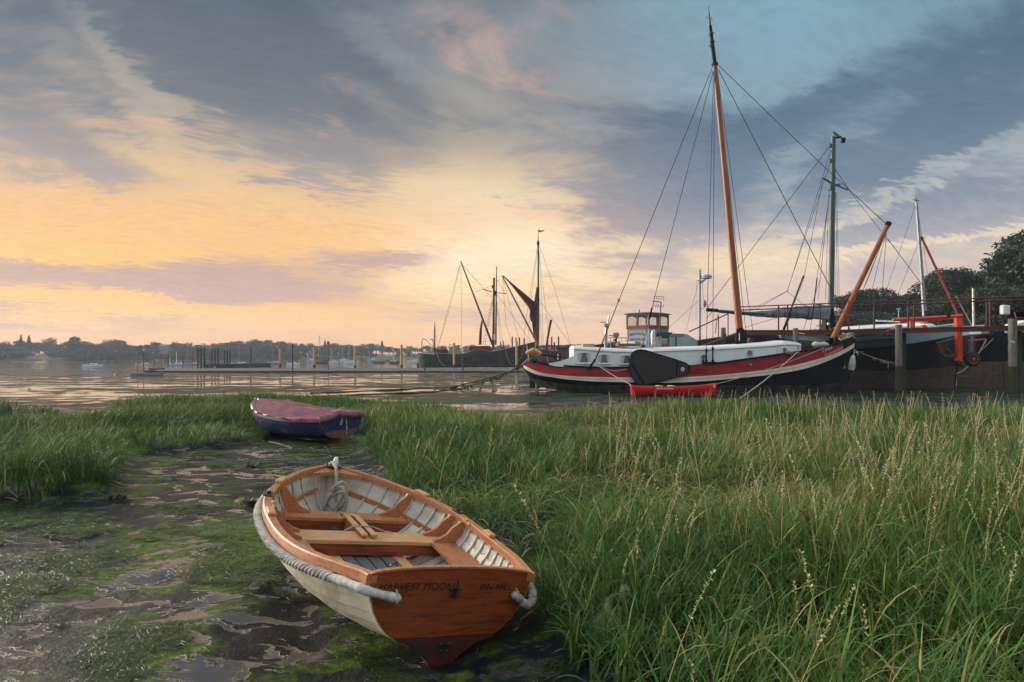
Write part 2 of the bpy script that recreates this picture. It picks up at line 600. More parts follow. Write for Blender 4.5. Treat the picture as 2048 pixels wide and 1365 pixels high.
# ------------------------------------------------------------------ ground
def mat_mud():
    m, g, b = new_mat('mud')
    pos = g.n('ShaderNodeNewGeometry').outputs['Position']
    x, y, z = g.sep(pos)
    dist = y
    flat = g.xyz(x, y)
    n1 = g.noise(flat, .55, 7, .6, .6)
    n2 = g.noise(flat, 2.6, 8, .66, .4)
    n3 = g.noise(flat, 14, 6, .65, .2)
    n4 = g.noise(flat, .085, 9, .62, .5)
    n5 = g.noise(flat, 38, 5, .7, .2)
    far = g.ss(dist, 17, 30)
    # films of water: small pools close by, long sheets further out
    wn = g.add(g.mul(n1, .62), g.mul(n2, .38))
    npl = g.noise(g.xyz(g.mul(x, .8), g.mul(y, 1.25), 4.0), 3.0, 8, .62, .7)
    wn2 = g.add(g.mul(n1, .30), g.mul(npl, .70), g.mul(g.add(n3, -.5), .16))
    pool_n = g.ss(wn2, .525, .55)
    fstr = g.noise(g.xyz(g.mul(x, .07), g.mul(y, .17)), 1.0, 11, .68, .7)
    ff = g.noise(g.xyz(g.mul(x, .45), g.mul(y, .8)), 1.0, 8, .65, .5)
    pool_f = g.ss(g.add(fstr, g.mul(g.add(n1, -.5), .35), g.mul(g.add(ff, -.5), .55)), .485, .535)
    pool = g.add(g.mul(pool_n, g.m('SUBTRACT', 1, far)), g.mul(pool_f, far))
    up = g.ss(z, .045, .10)                      # the marsh banks and hummocks stand dry
    pool = g.mul(pool, g.m('SUBTRACT', 1, g.mul(up, g.m('SUBTRACT', 1, far))))
    # green weed
    alg = g.add(g.mul(g.noise(flat, .85, 7, .62, .8), .65), g.mul(n2, .35))
    dx = g.add(x, 2.3); dy = g.add(y, -7.2)
    spot = g.m('SQRT', g.add(g.mul(g.mul(dx, .5), g.mul(dx, .5)), g.mul(g.mul(dy, .55), g.mul(dy, .55))))
    alg = g.add(alg, g.mul(g.ss(spot, 1.3, .1), .13))
    algm = g.mul(g.ss(alg, .485, .56), g.m('SUBTRACT', 1, g.mul(pool, .85)))
    algm = g.mul(algm, g.lin(far, 0, 1, .95, .5))
    mud = g.mix(g.ss(g.add(g.mul(n2, .6), g.mul(n5, .4)), .36, .64), (.004, .007, .012), (.014, .019, .026))
    gr = g.mix(g.ss(n3, .35, .68), (.022, .045, .007), (.11, .175, .018))
    col = g.mix(algm, mud, gr)
    col = g.mix(pool, col, (.03, .031, .034))
    land = g.ss(z, .6, 1.2)
    col = g.mix(land, col, g.mix(g.ss(n4, .4, .6), (.05, .075, .025), (.13, .14, .06)))
    g.put(b.inputs['Base Color'], col)
    ro = g.add(.40, g.mul(g.add(n3, -.5), .35), g.mul(algm, .18), g.mul(land, .4))
    ro = g.mix(pool, g.xyz(ro, ro, ro), g.mix(far, (.20, .20, .20), (.035, .035, .035)))
    g.put(b.inputs['IOR'], g.lin(g.mul(pool, g.m('SUBTRACT', 1, far)), 0, 1, 1.5, 2.2))
    g.put(b.inputs['Roughness'], ro)
    g.put(b.inputs['Specular IOR Level'], g.add(g.mul(g.m('SUBTRACT', 1, pool), g.lin(far, 0, 1, .07, .04)), g.mul(pool, .5)))
    hgt = g.add(g.mul(n2, .40), g.mul(n3, .38), g.mul(n5, .22))
    flatn = g.m('SUBTRACT', 1, g.mul(pool, g.lin(far, 0, 1, .88, .995)))
    h = g.mul(hgt, flatn)
    nf = g.n('ShaderNodeBump'); g.put(nf.inputs['Height'], h); nf.inputs['Distance'].default_value = .05
    g.put(nf.inputs['Strength'], g.lin(dist, 3, 40, 1.0, .3))
    g.put(b.inputs['Normal'], nf.outputs[0])
    return m


def build_ground():
    # polar grid, finer towards the eye
    ang = np.concatenate([np.linspace(-180, -50, 27)[:-1], np.linspace(-50, 50, 330), np.linspace(50, 180, 27)[1:]])
    r = np.concatenate([[.4, .9, 1.3], 1.6 * (1500 / 1.6) ** np.linspace(0, 1, 390)])
    A, Rr = np.meshgrid(np.radians(ang), r)
    x = (np.sin(A) * Rr).ravel(); y = (np.cos(A) * Rr).ravel()
    z = ground_h(x, y)
    z = np.where(Rr.ravel() > 1100, np.maximum(z, 2), z)
    nr, na = Rr.shape
    i, j = np.meshgrid(np.arange(nr - 1), np.arange(na - 1), indexing='ij')
    a = (i * na + j).ravel(); b = a + 1; c = a + na; d = c + 1
    T = np.concatenate([np.stack([a, b, d], 1), np.stack([a, d, c], 1)])
    V = np.stack([x, y, z], 1)
    o = mesh_np('ground', V, T, mat_mud(), smooth=True)
    tag(o, kind='structure')
    return o


ground = build_ground()


def gz(x, y):
    return float(ground_h(np.array([x]), np.array([y]))[0])


def mat_water():
    m, g, b = new_mat('water')
    pos = g.n('ShaderNodeNewGeometry').outputs['Position']
    x, y, z = g.sep(pos)
    n = g.noise(g.xyz(x, g.mul(y, .6)), .8, 5, .6, .3)
    b.inputs['Base Color'].default_value = (.035, .042, .045, 1)
    b.inputs['Roughness'].default_value = .07
    b.inputs['IOR'].default_value = 1.33
    g.put(b.inputs['Normal'], g.bump(n, .05, .08))
    return m


def build_water():
    v = [(-900, 90, -.16), (900, 90, -.16), (900, 900, -.16), (-900, 900, -.16)]
    o = MB().add(v, [(0, 1, 2, 3)]).build('water', mat_water())
    tag(o, kind='structure')


build_water()

# air: a thin even haze
def build_haze():
    mb = MB(); mb.box((0, 420, 24), (2600, 1100, 56))
    o = mb.build('haze', None)
    m = bpy.data.materials.new('haze'); m.use_nodes = True
    nt = m.node_tree; nt.nodes.clear(); g = G(nt)
    v = g.n('ShaderNodeVolumePrincipled')
    v.inputs['Color'].default_value = (.70, .82, 1.0, 1)
    v.inputs['Density'].default_value = .00029
    v.inputs['Anisotropy'].default_value = .2
    out = g.n('ShaderNodeOutputMaterial'); nt.links.new(v.outputs[0], out.inputs['Volume'])
    o.data.materials.append(m)
    tag(o, kind='stuff')


HAZE = True
if HAZE: build_haze()


# ------------------------------------------------------------------ grass
def mat_grass():
    m, g, b = new_mat('marsh_grass')
    at = g.n('ShaderNodeAttribute', attribute_name='tone').outputs['Fac']
    hh = g.n('ShaderNodeAttribute', attribute_name='along').outputs['Fac']
    col = g.ramp(at, [(0, (.012, .046, .016)), (.25, (.030, .092, .024)), (.5, (.064, .155, .032)), (.74, (.13, .215, .050)), (.88, (.28, .26, .09)), (1, (.42, .33, .18))])
    col = g.mix(g.mul(g.ss(hh, .55, 1.0), .35), col, (.12, .17, .06))
    g.put(b.inputs['Base Color'], col)
    b.inputs['Roughness'].default_value = .5
    b.inputs['Specular IOR Level'].default_value = .22
    tr = g.n('ShaderNodeBsdfTranslucent'); g.put(tr.inputs[0], g.mix(.5, col, (.14, .22, .04)))
    mx = g.n('ShaderNodeMixShader'); mx.inputs[0].default_value = .25
    out = [n for n in m.node_tree.nodes if n.type == 'OUTPUT_MATERIAL'][0]
    m.node_tree.links.new(b.outputs[0], mx.inputs[1]); m.node_tree.links.new(tr.outputs[0], mx.inputs[2])
    m.node_tree.links.new(mx.outputs[0], out.inputs[0])
    return m


M_GRASS = mat_grass()


def blades(base, direc, length, width, droop, up, tone, nseg, rs):
    """arrays of blades: base (n,3), azimuth, length, width, droop 0..1, initial upward slope, tone"""
    n = len(base)
    k = np.linspace(0, 1, nseg + 1)
    d = np.stack([np.cos(direc), np.sin(direc)], 1)
    side = np.stack([-np.sin(direc), np.cos(direc)], 1)
    tw = rs.normal(0, .5, n)
    # elevation angle along the blade
    el0 = up[:, None] - droop[:, None] * (k[None, :-1] ** 1.3) * 2.2
    ds = (length / nseg)[:, None]
    hx = np.concatenate([np.zeros((n, 1)), np.cumsum(np.cos(el0) * ds, 1)], 1)
    hz = np.concatenate([np.zeros((n, 1)), np.cumsum(np.sin(el0) * ds, 1)], 1)
    cx = base[:, None, 0] + d[:, None, 0] * hx
    cy = base[:, None, 1] + d[:, None, 1] * hx
    cz = base[:, None, 2] + hz
    w = width[:, None] * np.clip(np.minimum(.55 + k * 1.8, 1.06 - k ** 1.6), .0, 1)[None, :] * .5
    sx, sy = side[:, None, 0] * w, side[:, None, 1] * w
    sz = np.sin(tw)[:, None] * w * .6
    Lp = np.stack([cx + sx, cy + sy, cz + sz], 2); Rp = np.stack([cx - sx, cy - sy, cz - sz], 2)
    # last point is a tip
    nv = nseg * 2 + 1
    V = np.zeros((n, nv, 3))
    V[:, 0:nseg * 2:2] = Lp[:, :nseg]; V[:, 1:nseg * 2:2] = Rp[:, :nseg]
    V[:, -1] = np.stack([cx[:, -1], cy[:, -1], cz[:, -1]], 1)
    t = []
    for s in range(nseg - 1):
        a = 2 * s
        t += [(a, a + 1, a + 3), (a, a + 3, a + 2)]
    t.append((2 * nseg - 2, 2 * nseg - 1, 2 * nseg))
    T = (np.array(t)[None] + (np.arange(n) * nv)[:, None, None]).reshape(-1, 3)
    al = np.zeros((n, nv)); al[:, 0:nseg * 2:2] = k[:nseg]; al[:, 1:nseg * 2:2] = k[:nseg]; al[:, -1] = 1
    return V.reshape(-1, 3), T, np.repeat(tone, nv), al.ravel()


def scatter(poly, dens, rs, ylim=None, fov=True):
    p = np.array(poly)
    x0, y0 = p.min(0); x1, y1 = p.max(0)
    if ylim: y0, y1 = max(y0, ylim[0]), min(y1, ylim[1])
    if y1 <= y0: return np.zeros((0, 2))
    N = int((x1 - x0) * (y1 - y0) * dens)
    Q = np.stack([rs.uniform(x0, x1, N), rs.uniform(y0, y1, N)], 1)
    if fov: Q = Q[np.abs(Q[:, 0]) < Q[:, 1] * .82 + 1.2]
    return Q[inside(Q, poly)]


def grass_patch(name, poly, dens_fn, height, rs, tone0, label_group=None, edge=.5):
    """dens_fn: list of (y0, y1, stems per m2, leaves per stem, segments, width)"""
    VV = []; TT = []; TO = []; AL = []; off = 0
    for (y0, y1, dens, nl, nseg, wid) in dens_fn:
        Q = scatter(poly, dens, rs, (y0, y1))
        if not len(Q): continue
        # clumping
        cl = fbm(Q[:, 0] * 1.1, Q[:, 1] * 1.1, 3, 3)
        keep = rs.uniform(0, 1, len(Q)) < np.clip((cl - .25) * 2.6, .25, 1)
        Q = Q[keep]; cl = cl[keep]
        ed = edge_dist(Q, poly)
        hs = height * (.72 + .55 * fbm(Q[:, 0] * .5, Q[:, 1] * .5, 2, 9)) * (.6 + .4 * np.clip(ed / edge, 0, 1)) * rs.uniform(.75, 1.15, len(Q))
        z = ground_h(Q[:, 0], Q[:, 1])
        lean = fbm(Q[:, 0] * .35, Q[:, 1] * .35, 2, 41) * 9
        lod = np.clip((fbm(Q[:, 0] * .45 + 9, Q[:, 1] * .45, 3, 77) - .56) * 6, 0, 1)     # lodged patches lie over
        tone_p = tone0 + (fbm(Q[:, 0] * .45, Q[:, 1] * .45, 4, 55) - .5) * 1.1
        for k in range(nl):
            n = len(Q)
            f = k / nl
            hb = hs * (0.02 + .52 * f) * (1 - .5 * lod)
            az = np.where(rs.uniform(0, 1, n) < .35, lean + rs.normal(0, .6, n), rs.uniform(0, 2 * np.pi, n))
            ln = hs * rs.uniform(.42, .85, n) * (1.12 - .35 * f)
            up = rs.normal(1.08, .30, n) - lod * rs.uniform(.3, 1.0, n)
            dr = np.abs(rs.normal(.42, .32, n)) + .25 * lod
            jit = rs.normal(0, .018, (n, 2))
            base = np.stack([Q[:, 0] + jit[:, 0], Q[:, 1] + jit[:, 1], z + hb - .01], 1)
            tone = np.clip(tone_p + rs.normal(0, .17, n) + (rs.uniform(0, 1, n) < .11) * .5, 0, 1)
            V, T, to, al = blades(base, az, ln, wid * rs.uniform(.6, 1.3, n), dr, np.clip(up, .1, 1.5), tone, nseg, rs)
            VV.append(V); TT.append(T + off); TO.append(to); AL.append(al); off += len(V)
        # stems
        n = len(Q)
        V, T, to, al = blades(np.stack([Q[:, 0], Q[:, 1], z - .02], 1), lean, hs * .8, np.full(n, wid * .55), np.full(n, .05) + .3 * lod, np.clip(rs.normal(1.42, .1, n) - lod * .7, .2, 1.55), np.clip(tone_p + .12, 0, 1), max(nseg - 1, 1), rs)
        VV.append(V); TT.append(T + off); TO.append(to); AL.append(al); off += len(V)
    o = mesh_np(name, np.concatenate(VV), np.concatenate(TT), M_GRASS, {'tone': np.concatenate(TO), 'along': np.concatenate(AL)})
    tag(o, kind='stuff')
    return len(o.data.polygons)


rs = np.random.default_rng(11)
NTRI = {}
NTRI['A'] = grass_patch('marsh_grass', BANK_A, [(2, 5.5, 190, 7, 5, .0125), (5.5, 9, 150, 6, 4, .0135), (9, 14, 115, 5, 3, .016), (14, 23, 85, 4, 3, .020)], .60, rs, .53)
NTRI['B'] = grass_patch('marsh_grass', BANK_B, [(6, 12.6, 170, 6, 4, .013)], .78, rs, .36, edge=.4)
NTRI['B2'] = grass_patch('marsh_grass', BANK_B, [(12.6, 22.5, 110, 5, 3, .017)], .52, rs, .40, edge=.4)
NTRI['C'] = grass_patch('marsh_grass', BANK_C, [(20, 33, 90, 4, 2, .019)], .52, rs, .33)
NTRI['D'] = grass_patch('marsh_grass', BANK_D, [(19, 26, 90, 4, 2, .019)], .5, rs, .27)


# seed heads standing above the grass
def mat_seed():
    m, g, b = new_mat('seed_heads')
    at = g.n('ShaderNodeAttribute', attribute_name='tone').outputs['Fac']
    col = g.ramp(at, [(0, (.11, .16, .04)), (.4, (.32, .31, .12)), (.7, (.54, .45, .26)), (1, (.74, .64, .46))])
    g.put(b.inputs['Base Color'], col)
    b.inputs['Roughness'].default_value = .6
    tr = g.n('ShaderNodeBsdfTranslucent'); g.put(tr.inputs[0], col)
    mx = g.n('ShaderNodeMixShader'); mx.inputs[0].default_value = .3
    out = [n for n in m.node_tree.nodes if n.type == 'OUTPUT_MATERIAL'][0]
    m.node_tree.links.new(b.outputs[0], mx.inputs[1]); m.node_tree.links.new(tr.outputs[0], mx.inputs[2])
    m.node_tree.links.new(mx.outputs[0], out.inputs[0])
    return m


M_SEED = mat_seed()


def seed_stalk(h, lean, az, spike, nsp, rs, w=.0035, tone=.6):
    """one stalk with its spike: thin stem and rows of small chaffy spikelets"""
    k = np.linspace(0, 1, 6)
    d = np.array([math.cos(az), math.sin(az)])
    cx = lean * h * k ** 1.7
    C = np.stack([d[0] * cx, d[1] * cx, h * k * (1 - .12 * lean)], 1)
    V = []; T = []; to = []
    for i, c in enumerate(C):
        ww = w * (1 - .55 * k[i])
        for q in range(3):
            a = q * 2.094
            V.append((c[0] + math.cos(a) * ww, c[1] + math.sin(a) * ww, c[2])); to.append(tone - .35)
    for i in range(5):
        for q in range(3):
            a, b_, c_, d_ = i * 3 + q, i * 3 + (q + 1) % 3, (i + 1) * 3 + (q + 1) % 3, (i + 1) * 3 + q
            T += [(a, b_, c_), (a, c_, d_)]
    for s in range(nsp):
        f = 1 - spike / h * (1 - s / nsp)
        c = np.array([np.interp(f, k, C[:, j]) for j in range(3)])
        a = rs.uniform(0, 6.28)
        ln = .019 * rs.uniform(.7, 1.3); wd = .0045 * rs.uniform(.8, 1.4)
        dr = np.array([math.cos(a) * .65, math.sin(a) * .65, .76 if rs.uniform() > .25 else -.3])
        sd = np.array([-math.sin(a), math.cos(a), 0])
        b0 = len(V)
        V += [tuple(c), tuple(c + dr * ln * .5 + sd * wd), tuple(c + dr * ln), tuple(c + dr * ln * .5 - sd * wd)]
        T += [(b0, b0 + 1, b0 + 2), (b0, b0 + 2, b0 + 3)]
        to += [tone + rs.normal(0, .15)] * 4
    return np.array(V), np.array(T), np.array(to)


def seed_field():
    rs = np.random.default_rng(5)
    protos = [seed_stalk(1.0, rs.uniform(.05, .45), rs.uniform(0, 6.28), rs.uniform(.2, .34), 30, rs, tone=rs.uniform(.55, 1.0)) for _ in range(14)]
    far = [seed_stalk(1.0, rs.uniform(.05, .35), rs.uniform(0, 6.28), rs.uniform(.22, .34), 11, rs, w=.008, tone=rs.uniform(.5, 1.0)) for _ in range(10)]
    pr_axis = {id(p[0]): p[0][:18].reshape(6, 3, 3).mean(1) for p in protos + far}
    VV = []; TT = []; TO = []; off = 0
    for bk, y0, y1, dens, hm, pr, fat in ((BANK_A, 2.4, 6, 15, .92, protos, 1.25), (BANK_A, 6, 10, 14, .88, protos, 1.6), (BANK_A, 10, 15, 10, .80, far, 1.7), (BANK_A, 15, 22.5, 7, .74, far, 1.8)):
        Q = scatter(bk, dens, rs, (y0, y1))
        dn = fbm(Q[:, 0] * .6, Q[:, 1] * .6, 3, 91)
        right = np.clip((Q[:, 0] - Q[:, 1] * .12 + 1.2) / 3, .12, 1)
        Q = Q[rs.uniform(0, 1, len(Q)) < np.clip((dn - .3) * 3, .1, 1) * (right if bk is BANK_A else 1)]
        z = ground_h(Q[:, 0], Q[:, 1])
        for (x, y), zz in zip(Q, z):
            V, T, to = pr[rs.integers(len(pr))]
            a = rs.uniform(0, 6.28); h = hm * rs.uniform(.62, 1.18) * (1 if x > .14 * y or y < 9 else .72); c, s = math.cos(a), math.sin(a)
            X = V.copy()
            X[:, 0] = (V[:, 0] * c - V[:, 1] * s) * h
            X[:, 1] = (V[:, 0] * s + V[:, 1] * c) * h
            if fat != 1.0:
                ax = pr_axis[id(V)]
                f = np.stack([np.interp(V[:, 2], ax[:, 2], ax[:, k]) for k in (0, 1)], 1)
                Vx = f + (V[:, :2] - f) * fat
                X[:, 0] = (Vx[:, 0] * c - Vx[:, 1] * s) * h
                X[:, 1] = (Vx[:, 0] * s + Vx[:, 1] * c) * h
            X[:, 2] = V[:, 2] * h
            X += (x, y, zz)
            VV.append(X); TT.append(T + off); TO.append(np.clip(to + rs.normal(0, .1), 0, 1)); off += len(X)
    o = mesh_np('seed_heads', np.concatenate(VV), np.concatenate(TT), M_SEED, {'tone': np.concatenate(TO)})
    tag(o, kind='stuff')
    return len(o.data.polygons)


NTRI['seed'] = seed_field()


# green weed lying in strands on the mud
def mat_algae():
    m, g, b = new_mat('green_weed')
    at = g.n('ShaderNodeAttribute', attribute_name='tone').outputs['Fac']
    col = g.ramp(at, [(0, (.014, .026, .008)), (.4, (.045, .088, .011)), (.75, (.12, .19, .020)), (1, (.17, .23, .03))])
    g.put(b.inputs['Base Color'], col)
    b.inputs['Roughness'].default_value = .45
    return m


def weed_field():
    rs = np.random.default_rng(23)
    N = 420000
    Y = 3.4 * (15.5 / 3.4) ** rs.uniform(0, 1, N)
    X = rs.uniform(-.82, .12, N) * Y
    P = np.stack([X, Y], 1)
    ok = np.ones(N, bool)
    for bk in BANKS[:2]: ok &= ~inside(P, bk)
    P = P[ok]
    d = fbm(P[:, 0] * 1.25, P[:, 1] * 1.9, 5, 63)
    spot = np.exp(-(((P[:, 0] + 2.1) / 1.5) ** 2 + ((P[:, 1] - 7.0) / 1.1) ** 2))
    keep = rs.uniform(0, 1, len(P)) < np.clip((d + spot * .22 - .525) * 9, 0.0, 1)
    P = P[keep]; d = d[keep]; spot = spot[keep]
    n = len(P)
    z = ground_h(P[:, 0], P[:, 1])
    flow = fbm(P[:, 0] * .7, P[:, 1] * .7, 2, 15) * 7 + .4
    tone = np.clip(.06 + spot * .62 + (d - .5) * 1.3 + rs.normal(0, .12, n), 0, 1)
    V, T, to, al = blades(np.stack([P[:, 0], P[:, 1], z + .004 + rs.uniform(0, .012, n) + spot * .02], 1), flow + rs.normal(0, 1.3, n), rs.uniform(.02, .08, n) * (.6 + P[:, 1] / 12), .0040 * (.5 + P[:, 1] / 6) * rs.uniform(.6, 1.4, n), rs.uniform(.0, .10, n), rs.uniform(-.02, .16, n), tone, 2, rs)
    o = mesh_np('green_weed', V, T, mat_algae(), {'tone': to})
    tag(o, kind='stuff')
    return len(o.data.polygons)


NTRI['weed'] = weed_field()
print('grass triangles', NTRI, sum(NTRI.values()))
# ------------------------------------------------------------------ materials for boats
M_CREAM = pm('cream_paint', (.60, .57, .44), (.40, .37, .27), scale=4.5, rough=.5, bump=.25, stretch=(1, 1, .35), c3=(.16, .14, .10), s3=9, t3=(.58, .74), bdist=.004)
M_CREAM_IN = pm('cream_inside', (.58, .57, .50), (.44, .43, .36), scale=5, rough=.45, bump=.15, c3=(.22, .19, .14), s3=14, t3=(.66, .78), bdist=.003)
M_VARN = pm('varnished_wood', (.47, .195, .085), (.30, .105, .042), scale=5, rough=.42, rvar=.1, bump=.12, stretch=(1.2, 14, 14), coat=.08, c3=(.15, .055, .025), s3=3.4, t3=(.55, .75), bdist=.002)
M_VARN2 = pm('varnished_transom', (.27, .066, .020), (.155, .034, .011), scale=4, rough=.32, rvar=.1, bump=.08, stretch=(9, 1.0, 9), coat=.2, c3=(.085, .026, .013), s3=2.6, t3=(.52, .72), bdist=.002)
M_PALEWOOD = pm('scrubbed_wood', (.62, .36, .17), (.46, .22, .085), scale=6, rough=.45, bump=.12, stretch=(12, 1.2, 12), c3=(.25, .12, .05), s3=4, t3=(.62, .75), bdist=.002)
M_RED_AF = pm('red_bottom_paint', (.085, .014, .014), (.04, .012, .011), scale=7, rough=.65, bump=.3, c3=(.03, .03, .025), s3=18, t3=(.52, .66), bdist=.004)
M_ROPE = pm('grey_rope', (.44, .42, .38), (.27, .26, .24), scale=14, rough=.85, bump=.5, bscale=160, bdist=.003)
M_ROPE_W = pm('white_binding', (.54, .54, .50), (.36, .36, .34), scale=12, rough=.8, bump=.4, bscale=90, bdist=.003)
M_METAL = pm('dark_metal', (.06, .055, .05), (.13, .11, .09), scale=20, rough=.4, metal=.8, bump=.2, bdist=.002)
M_GREYBOARD = pm('grey_floorboard', (.13, .145, .16), (.08, .09, .10), scale=8, rough=.55, bump=.15, stretch=(1, 6, 6), bdist=.002)
M_INK = pm('dark_lettering', (.012, .011, .012), None, rough=.5, bump=0)
M_PLASTIC_W = pm('white_plastic', (.74, .76, .78), (.6, .62, .64), scale=20, rough=.4, bump=.05)

# ------------------------------------------------------------------ the varnished sailing dinghy in front
DQ = dict(pos=(-0.465, 4.311, -0.061), yaw=2.097, pit=-.106, rol=.160)
HP = (2.87, .569, .866, .567, .470, .561)


def hull_pt(s, t):
    L, bt, B, z0, zm, zb = HP
    b = pch(s, [0, .2, .42, .65, .82, .93, 1], [bt, bt + .72 * (B - bt), B, .91 * B, .64 * B, .34 * B, .02])
    zs = pch(s, [0, .3, .6, .85, 1], [z0, zm, zm + .35 * (zb - zm) * .6, zm + .62 * (zb - zm), zb])
    zk = pch(s, [0, .25, .5, .8, 1], [.1, .03, 0, .02, .1])
    a = pch(s, [0, .4, .7, 1], [.72, .75, .95, 1.3])
    th = np.asarray(t, float) * np.pi / 2
    return np.stack(np.broadcast_arrays(L * s - .3 * (1 - t) ** 2 * s ** 6, b * np.sin(th) ** a, zk + (zs - zk) * (1 - np.cos(th) ** 1.1)), -1)


def half_at(x, z):
    s = x / HP[0]
    tt = np.linspace(0, 1, 60)
    for _ in range(4):
        c = hull_pt(np.full(60, s), tt)
        t = float(np.interp(z, c[:, 2], tt)); p = hull_pt(np.array([s]), np.array([t]))[0]
        s = s + (x - p[0]) / HP[0]
    return abs(p[1])


def sheer(x, side=1):
    s = x / HP[0]
    p = hull_pt(np.array([s]), np.array([1.0]))[0]
    return Vector((p[0], p[1] * side, p[2]))


def build_dinghy():
    eul = Euler((DQ['rol'], DQ['pit'], DQ['yaw']), 'XYZ')
    root = thing('rowing_dinghy', 'varnished wooden dinghy with cream hull and lettered mahogany transom lying on the mud', 'dinghy', DQ['pos'], eul)
    te = np.array([0, .16, .30, .42, .53, .64, .75, .87, 1.0])
    ss = np.linspace(-.006, 1, 46)
    def off(s, t, d):
        p = hull_pt(s, t); e = 1e-3
        q = hull_pt(s, np.clip(t + e, 0, 1)); q0 = hull_pt(s, np.clip(t - e, 0, 1))
        tg = q - q0
        n = np.stack([np.zeros_like(tg[..., 0]), tg[..., 2], -tg[..., 1]], -1)
        n /= np.linalg.norm(n, axis=-1, keepdims=True) + 1e-9
        return p + n * (d[:, None] if isinstance(d, np.ndarray) else d)
    for side in (1, -1):
        for i in range(8):
            t0, t1 = te[i], min(te[i + 1] + (.012 if i < 7 else 0), 1)
            rows = []
            for t, d in ((t0, .024), ((t0 + t1) / 2, .012), (t1, 0), (t1, -.009), ((t0 + t1) / 2, -.004), (t0, .002)):
                p = off(ss, np.full_like(ss, t), d * (np.clip((ss + .006) / .10, .22, 1) * np.clip((1.0 - ss) / .06, .15, 1) if d > 0 else 1.0))
                p[:, 1] *= side
                rows.append(p)
            P = np.stack(rows, 1)
            mb = MB(); mb.grid(P, close_v=True)
            b0 = 0; n = len(ss)
            mb.f.append(tuple(range(6))); mb.f.append(tuple((n - 1) * 6 + k for k in range(6)))
            o = mb.build('plank', M_RED_AF if i == 0 else M_CREAM, root, smooth=True, angle=25)
            # inside face painted cream lighter
            o.data.materials.append(M_CREAM_IN)
            mats = np.zeros(len(o.data.polygons), int)
            for k, f in enumerate(o.data.polygons):
                if k < (n - 1) * 6 and (k % 6) in (3, 4): mats[k] = 1
            o.data.polygons.foreach_set('material_index', mats)
    # transom: varnished board over a red painted foot
    tt = np.linspace(0, 1, 30)
    prof = hull_pt(np.zeros(30), tt)
    zc = .18
    def tpoly(z0, z1, top):
        ps = [(p[1] * .985, p[2]) for p in prof if z0 <= p[2] <= z1]
        y0 = np.interp(z0, prof[:, 2], prof[:, 1]) * .985
        if z0 > .11: ps = [(y0, z0)] + ps
        if not top:
            ps = ps + [(np.interp(z1, prof[:, 2], prof[:, 1]) * .985, z1)]
            return ps + [(-a, b) for a, b in ps[::-1] if a > 1e-4]
        arch = [(HP[1] * .985 * math.cos(a), HP[3] + .045 * math.sin(a)) for a in np.linspace(0, math.pi, 19)[1:-1]]
        return ps + arch + [(-a, b) for a, b in ps[::-1]]
    mb = MB(); mb.prism([(0, a, b) for a, b in tpoly(zc, 2, True)], (-.026, 0, 0))
    tr = mb.build('transom', M_VARN2, root, smooth=True, angle=30)
    mb = MB(); mb.prism([(0, a, b) for a, b in tpoly(0, zc - .001, False)], (-.024, 0, 0))
    mb.build('transom_foot', M_RED_AF, root)
    # capping along the arch of the transom
    pts = [Vector((-.013, HP[1] * .99 * math.cos(a), HP[3] + .049 * math.sin(a) + .004)) for a in np.linspace(.02, math.pi - .02, 24)]
    mb = MB()
    for a, b in zip(pts[:-1], pts[1:]): mb.beam(a, b, .034, .012)
    mb.build('transom_capping', M_VARN, root)
    # lettering
    rot = (R_(90), 0, R_(-90))
    text('HARVEST MOON', 'lettering', M_INK, root, (-.0275, .262, .497), rot, .065, shear=.2, spacing=1.0, offset=0)
    text('PIN MILL', 'lettering', M_INK, root, (-.0275, -.300, .490), rot, .064, shear=.22, spacing=1.0, offset=0)
    # rudder fittings
    for z in (.485, .13):
        mb = MB()
        mb.box((-.034, 0, z), (.016, .085, .018), bev=.003)
        mb.box((-.034, 0, z - .045), (.016, .06, .016), bev=.003)
        mb.box((-.036, 0, z - .02), (.014, .022, .07), bev=.003)
        mb.tube([(-.055, 0, z - .05), (-.055, 0, z + .065)], .006, 8)
        mb.box((-.046, 0, z), (.024, .018, .014))
        for y in (-.034, .034): mb.lathe([(.008, 0), (.007, .006), (.0, .008)], (-.042, y, z), 8, Matrix.Rotation(R_(-90), 3, 'Y'))
        mb.build('rudder_fitting', M_METAL, root, smooth=True, angle=35)
    # keel and skeg
    kz = lambda x: float(hull_pt(np.array([x / HP[0]]), np.array([0.0]))[0][2])
    top = [(x, kz(x) + .015) for x in np.linspace(-.03, HP[0] * .86, 20)]
    bot = [(x, max(kz(x) - .035, -.055) if x > .3 else -.125 + .07 * x / .3) for x in np.linspace(HP[0] * .86, -.035, 20)]
    mb = MB(); mb.prism([(x, -.02, z) for x, z in top + bot], (0, .04, 0))
    mb.build('keel', M_RED_AF, root)
    # deadwood: the hollow V under the transom that runs down into the skeg
    rows = []
    for x, w, zt_, zb_ in ((-.022, .25, .135, -.118), (.15, .20, .115, -.10), (.35, .12, .075, -.075), (.6, .03, .03, -.045)):
        rows.append([(x, w, zt_), (x, w * .42, zt_ - (zt_ - zb_) * .42), (x, .020, zb_ + .02), (x, .018, zb_), (x, -.018, zb_), (x, -.020, zb_ + .02), (x, -w * .42, zt_ - (zt_ - zb_) * .42), (x, -w, zt_)])
    mb = MB(); mb.grid(rows, close_v=True); mb.f.append(tuple(range(8))); mb.f.append(tuple(24 + k for k in range(8)))
    mb.build('deadwood', M_RED_AF, root, smooth=True, angle=35)
    # stem post
    mb = MB()
    pts = [hull_pt(np.array([1.0]), np.array([t]))[0] + np.array([.006, 0, 0]) for t in np.linspace(0, 1, 12)]
    pts = [Vector((p[0], 0, p[2])) for p in pts]
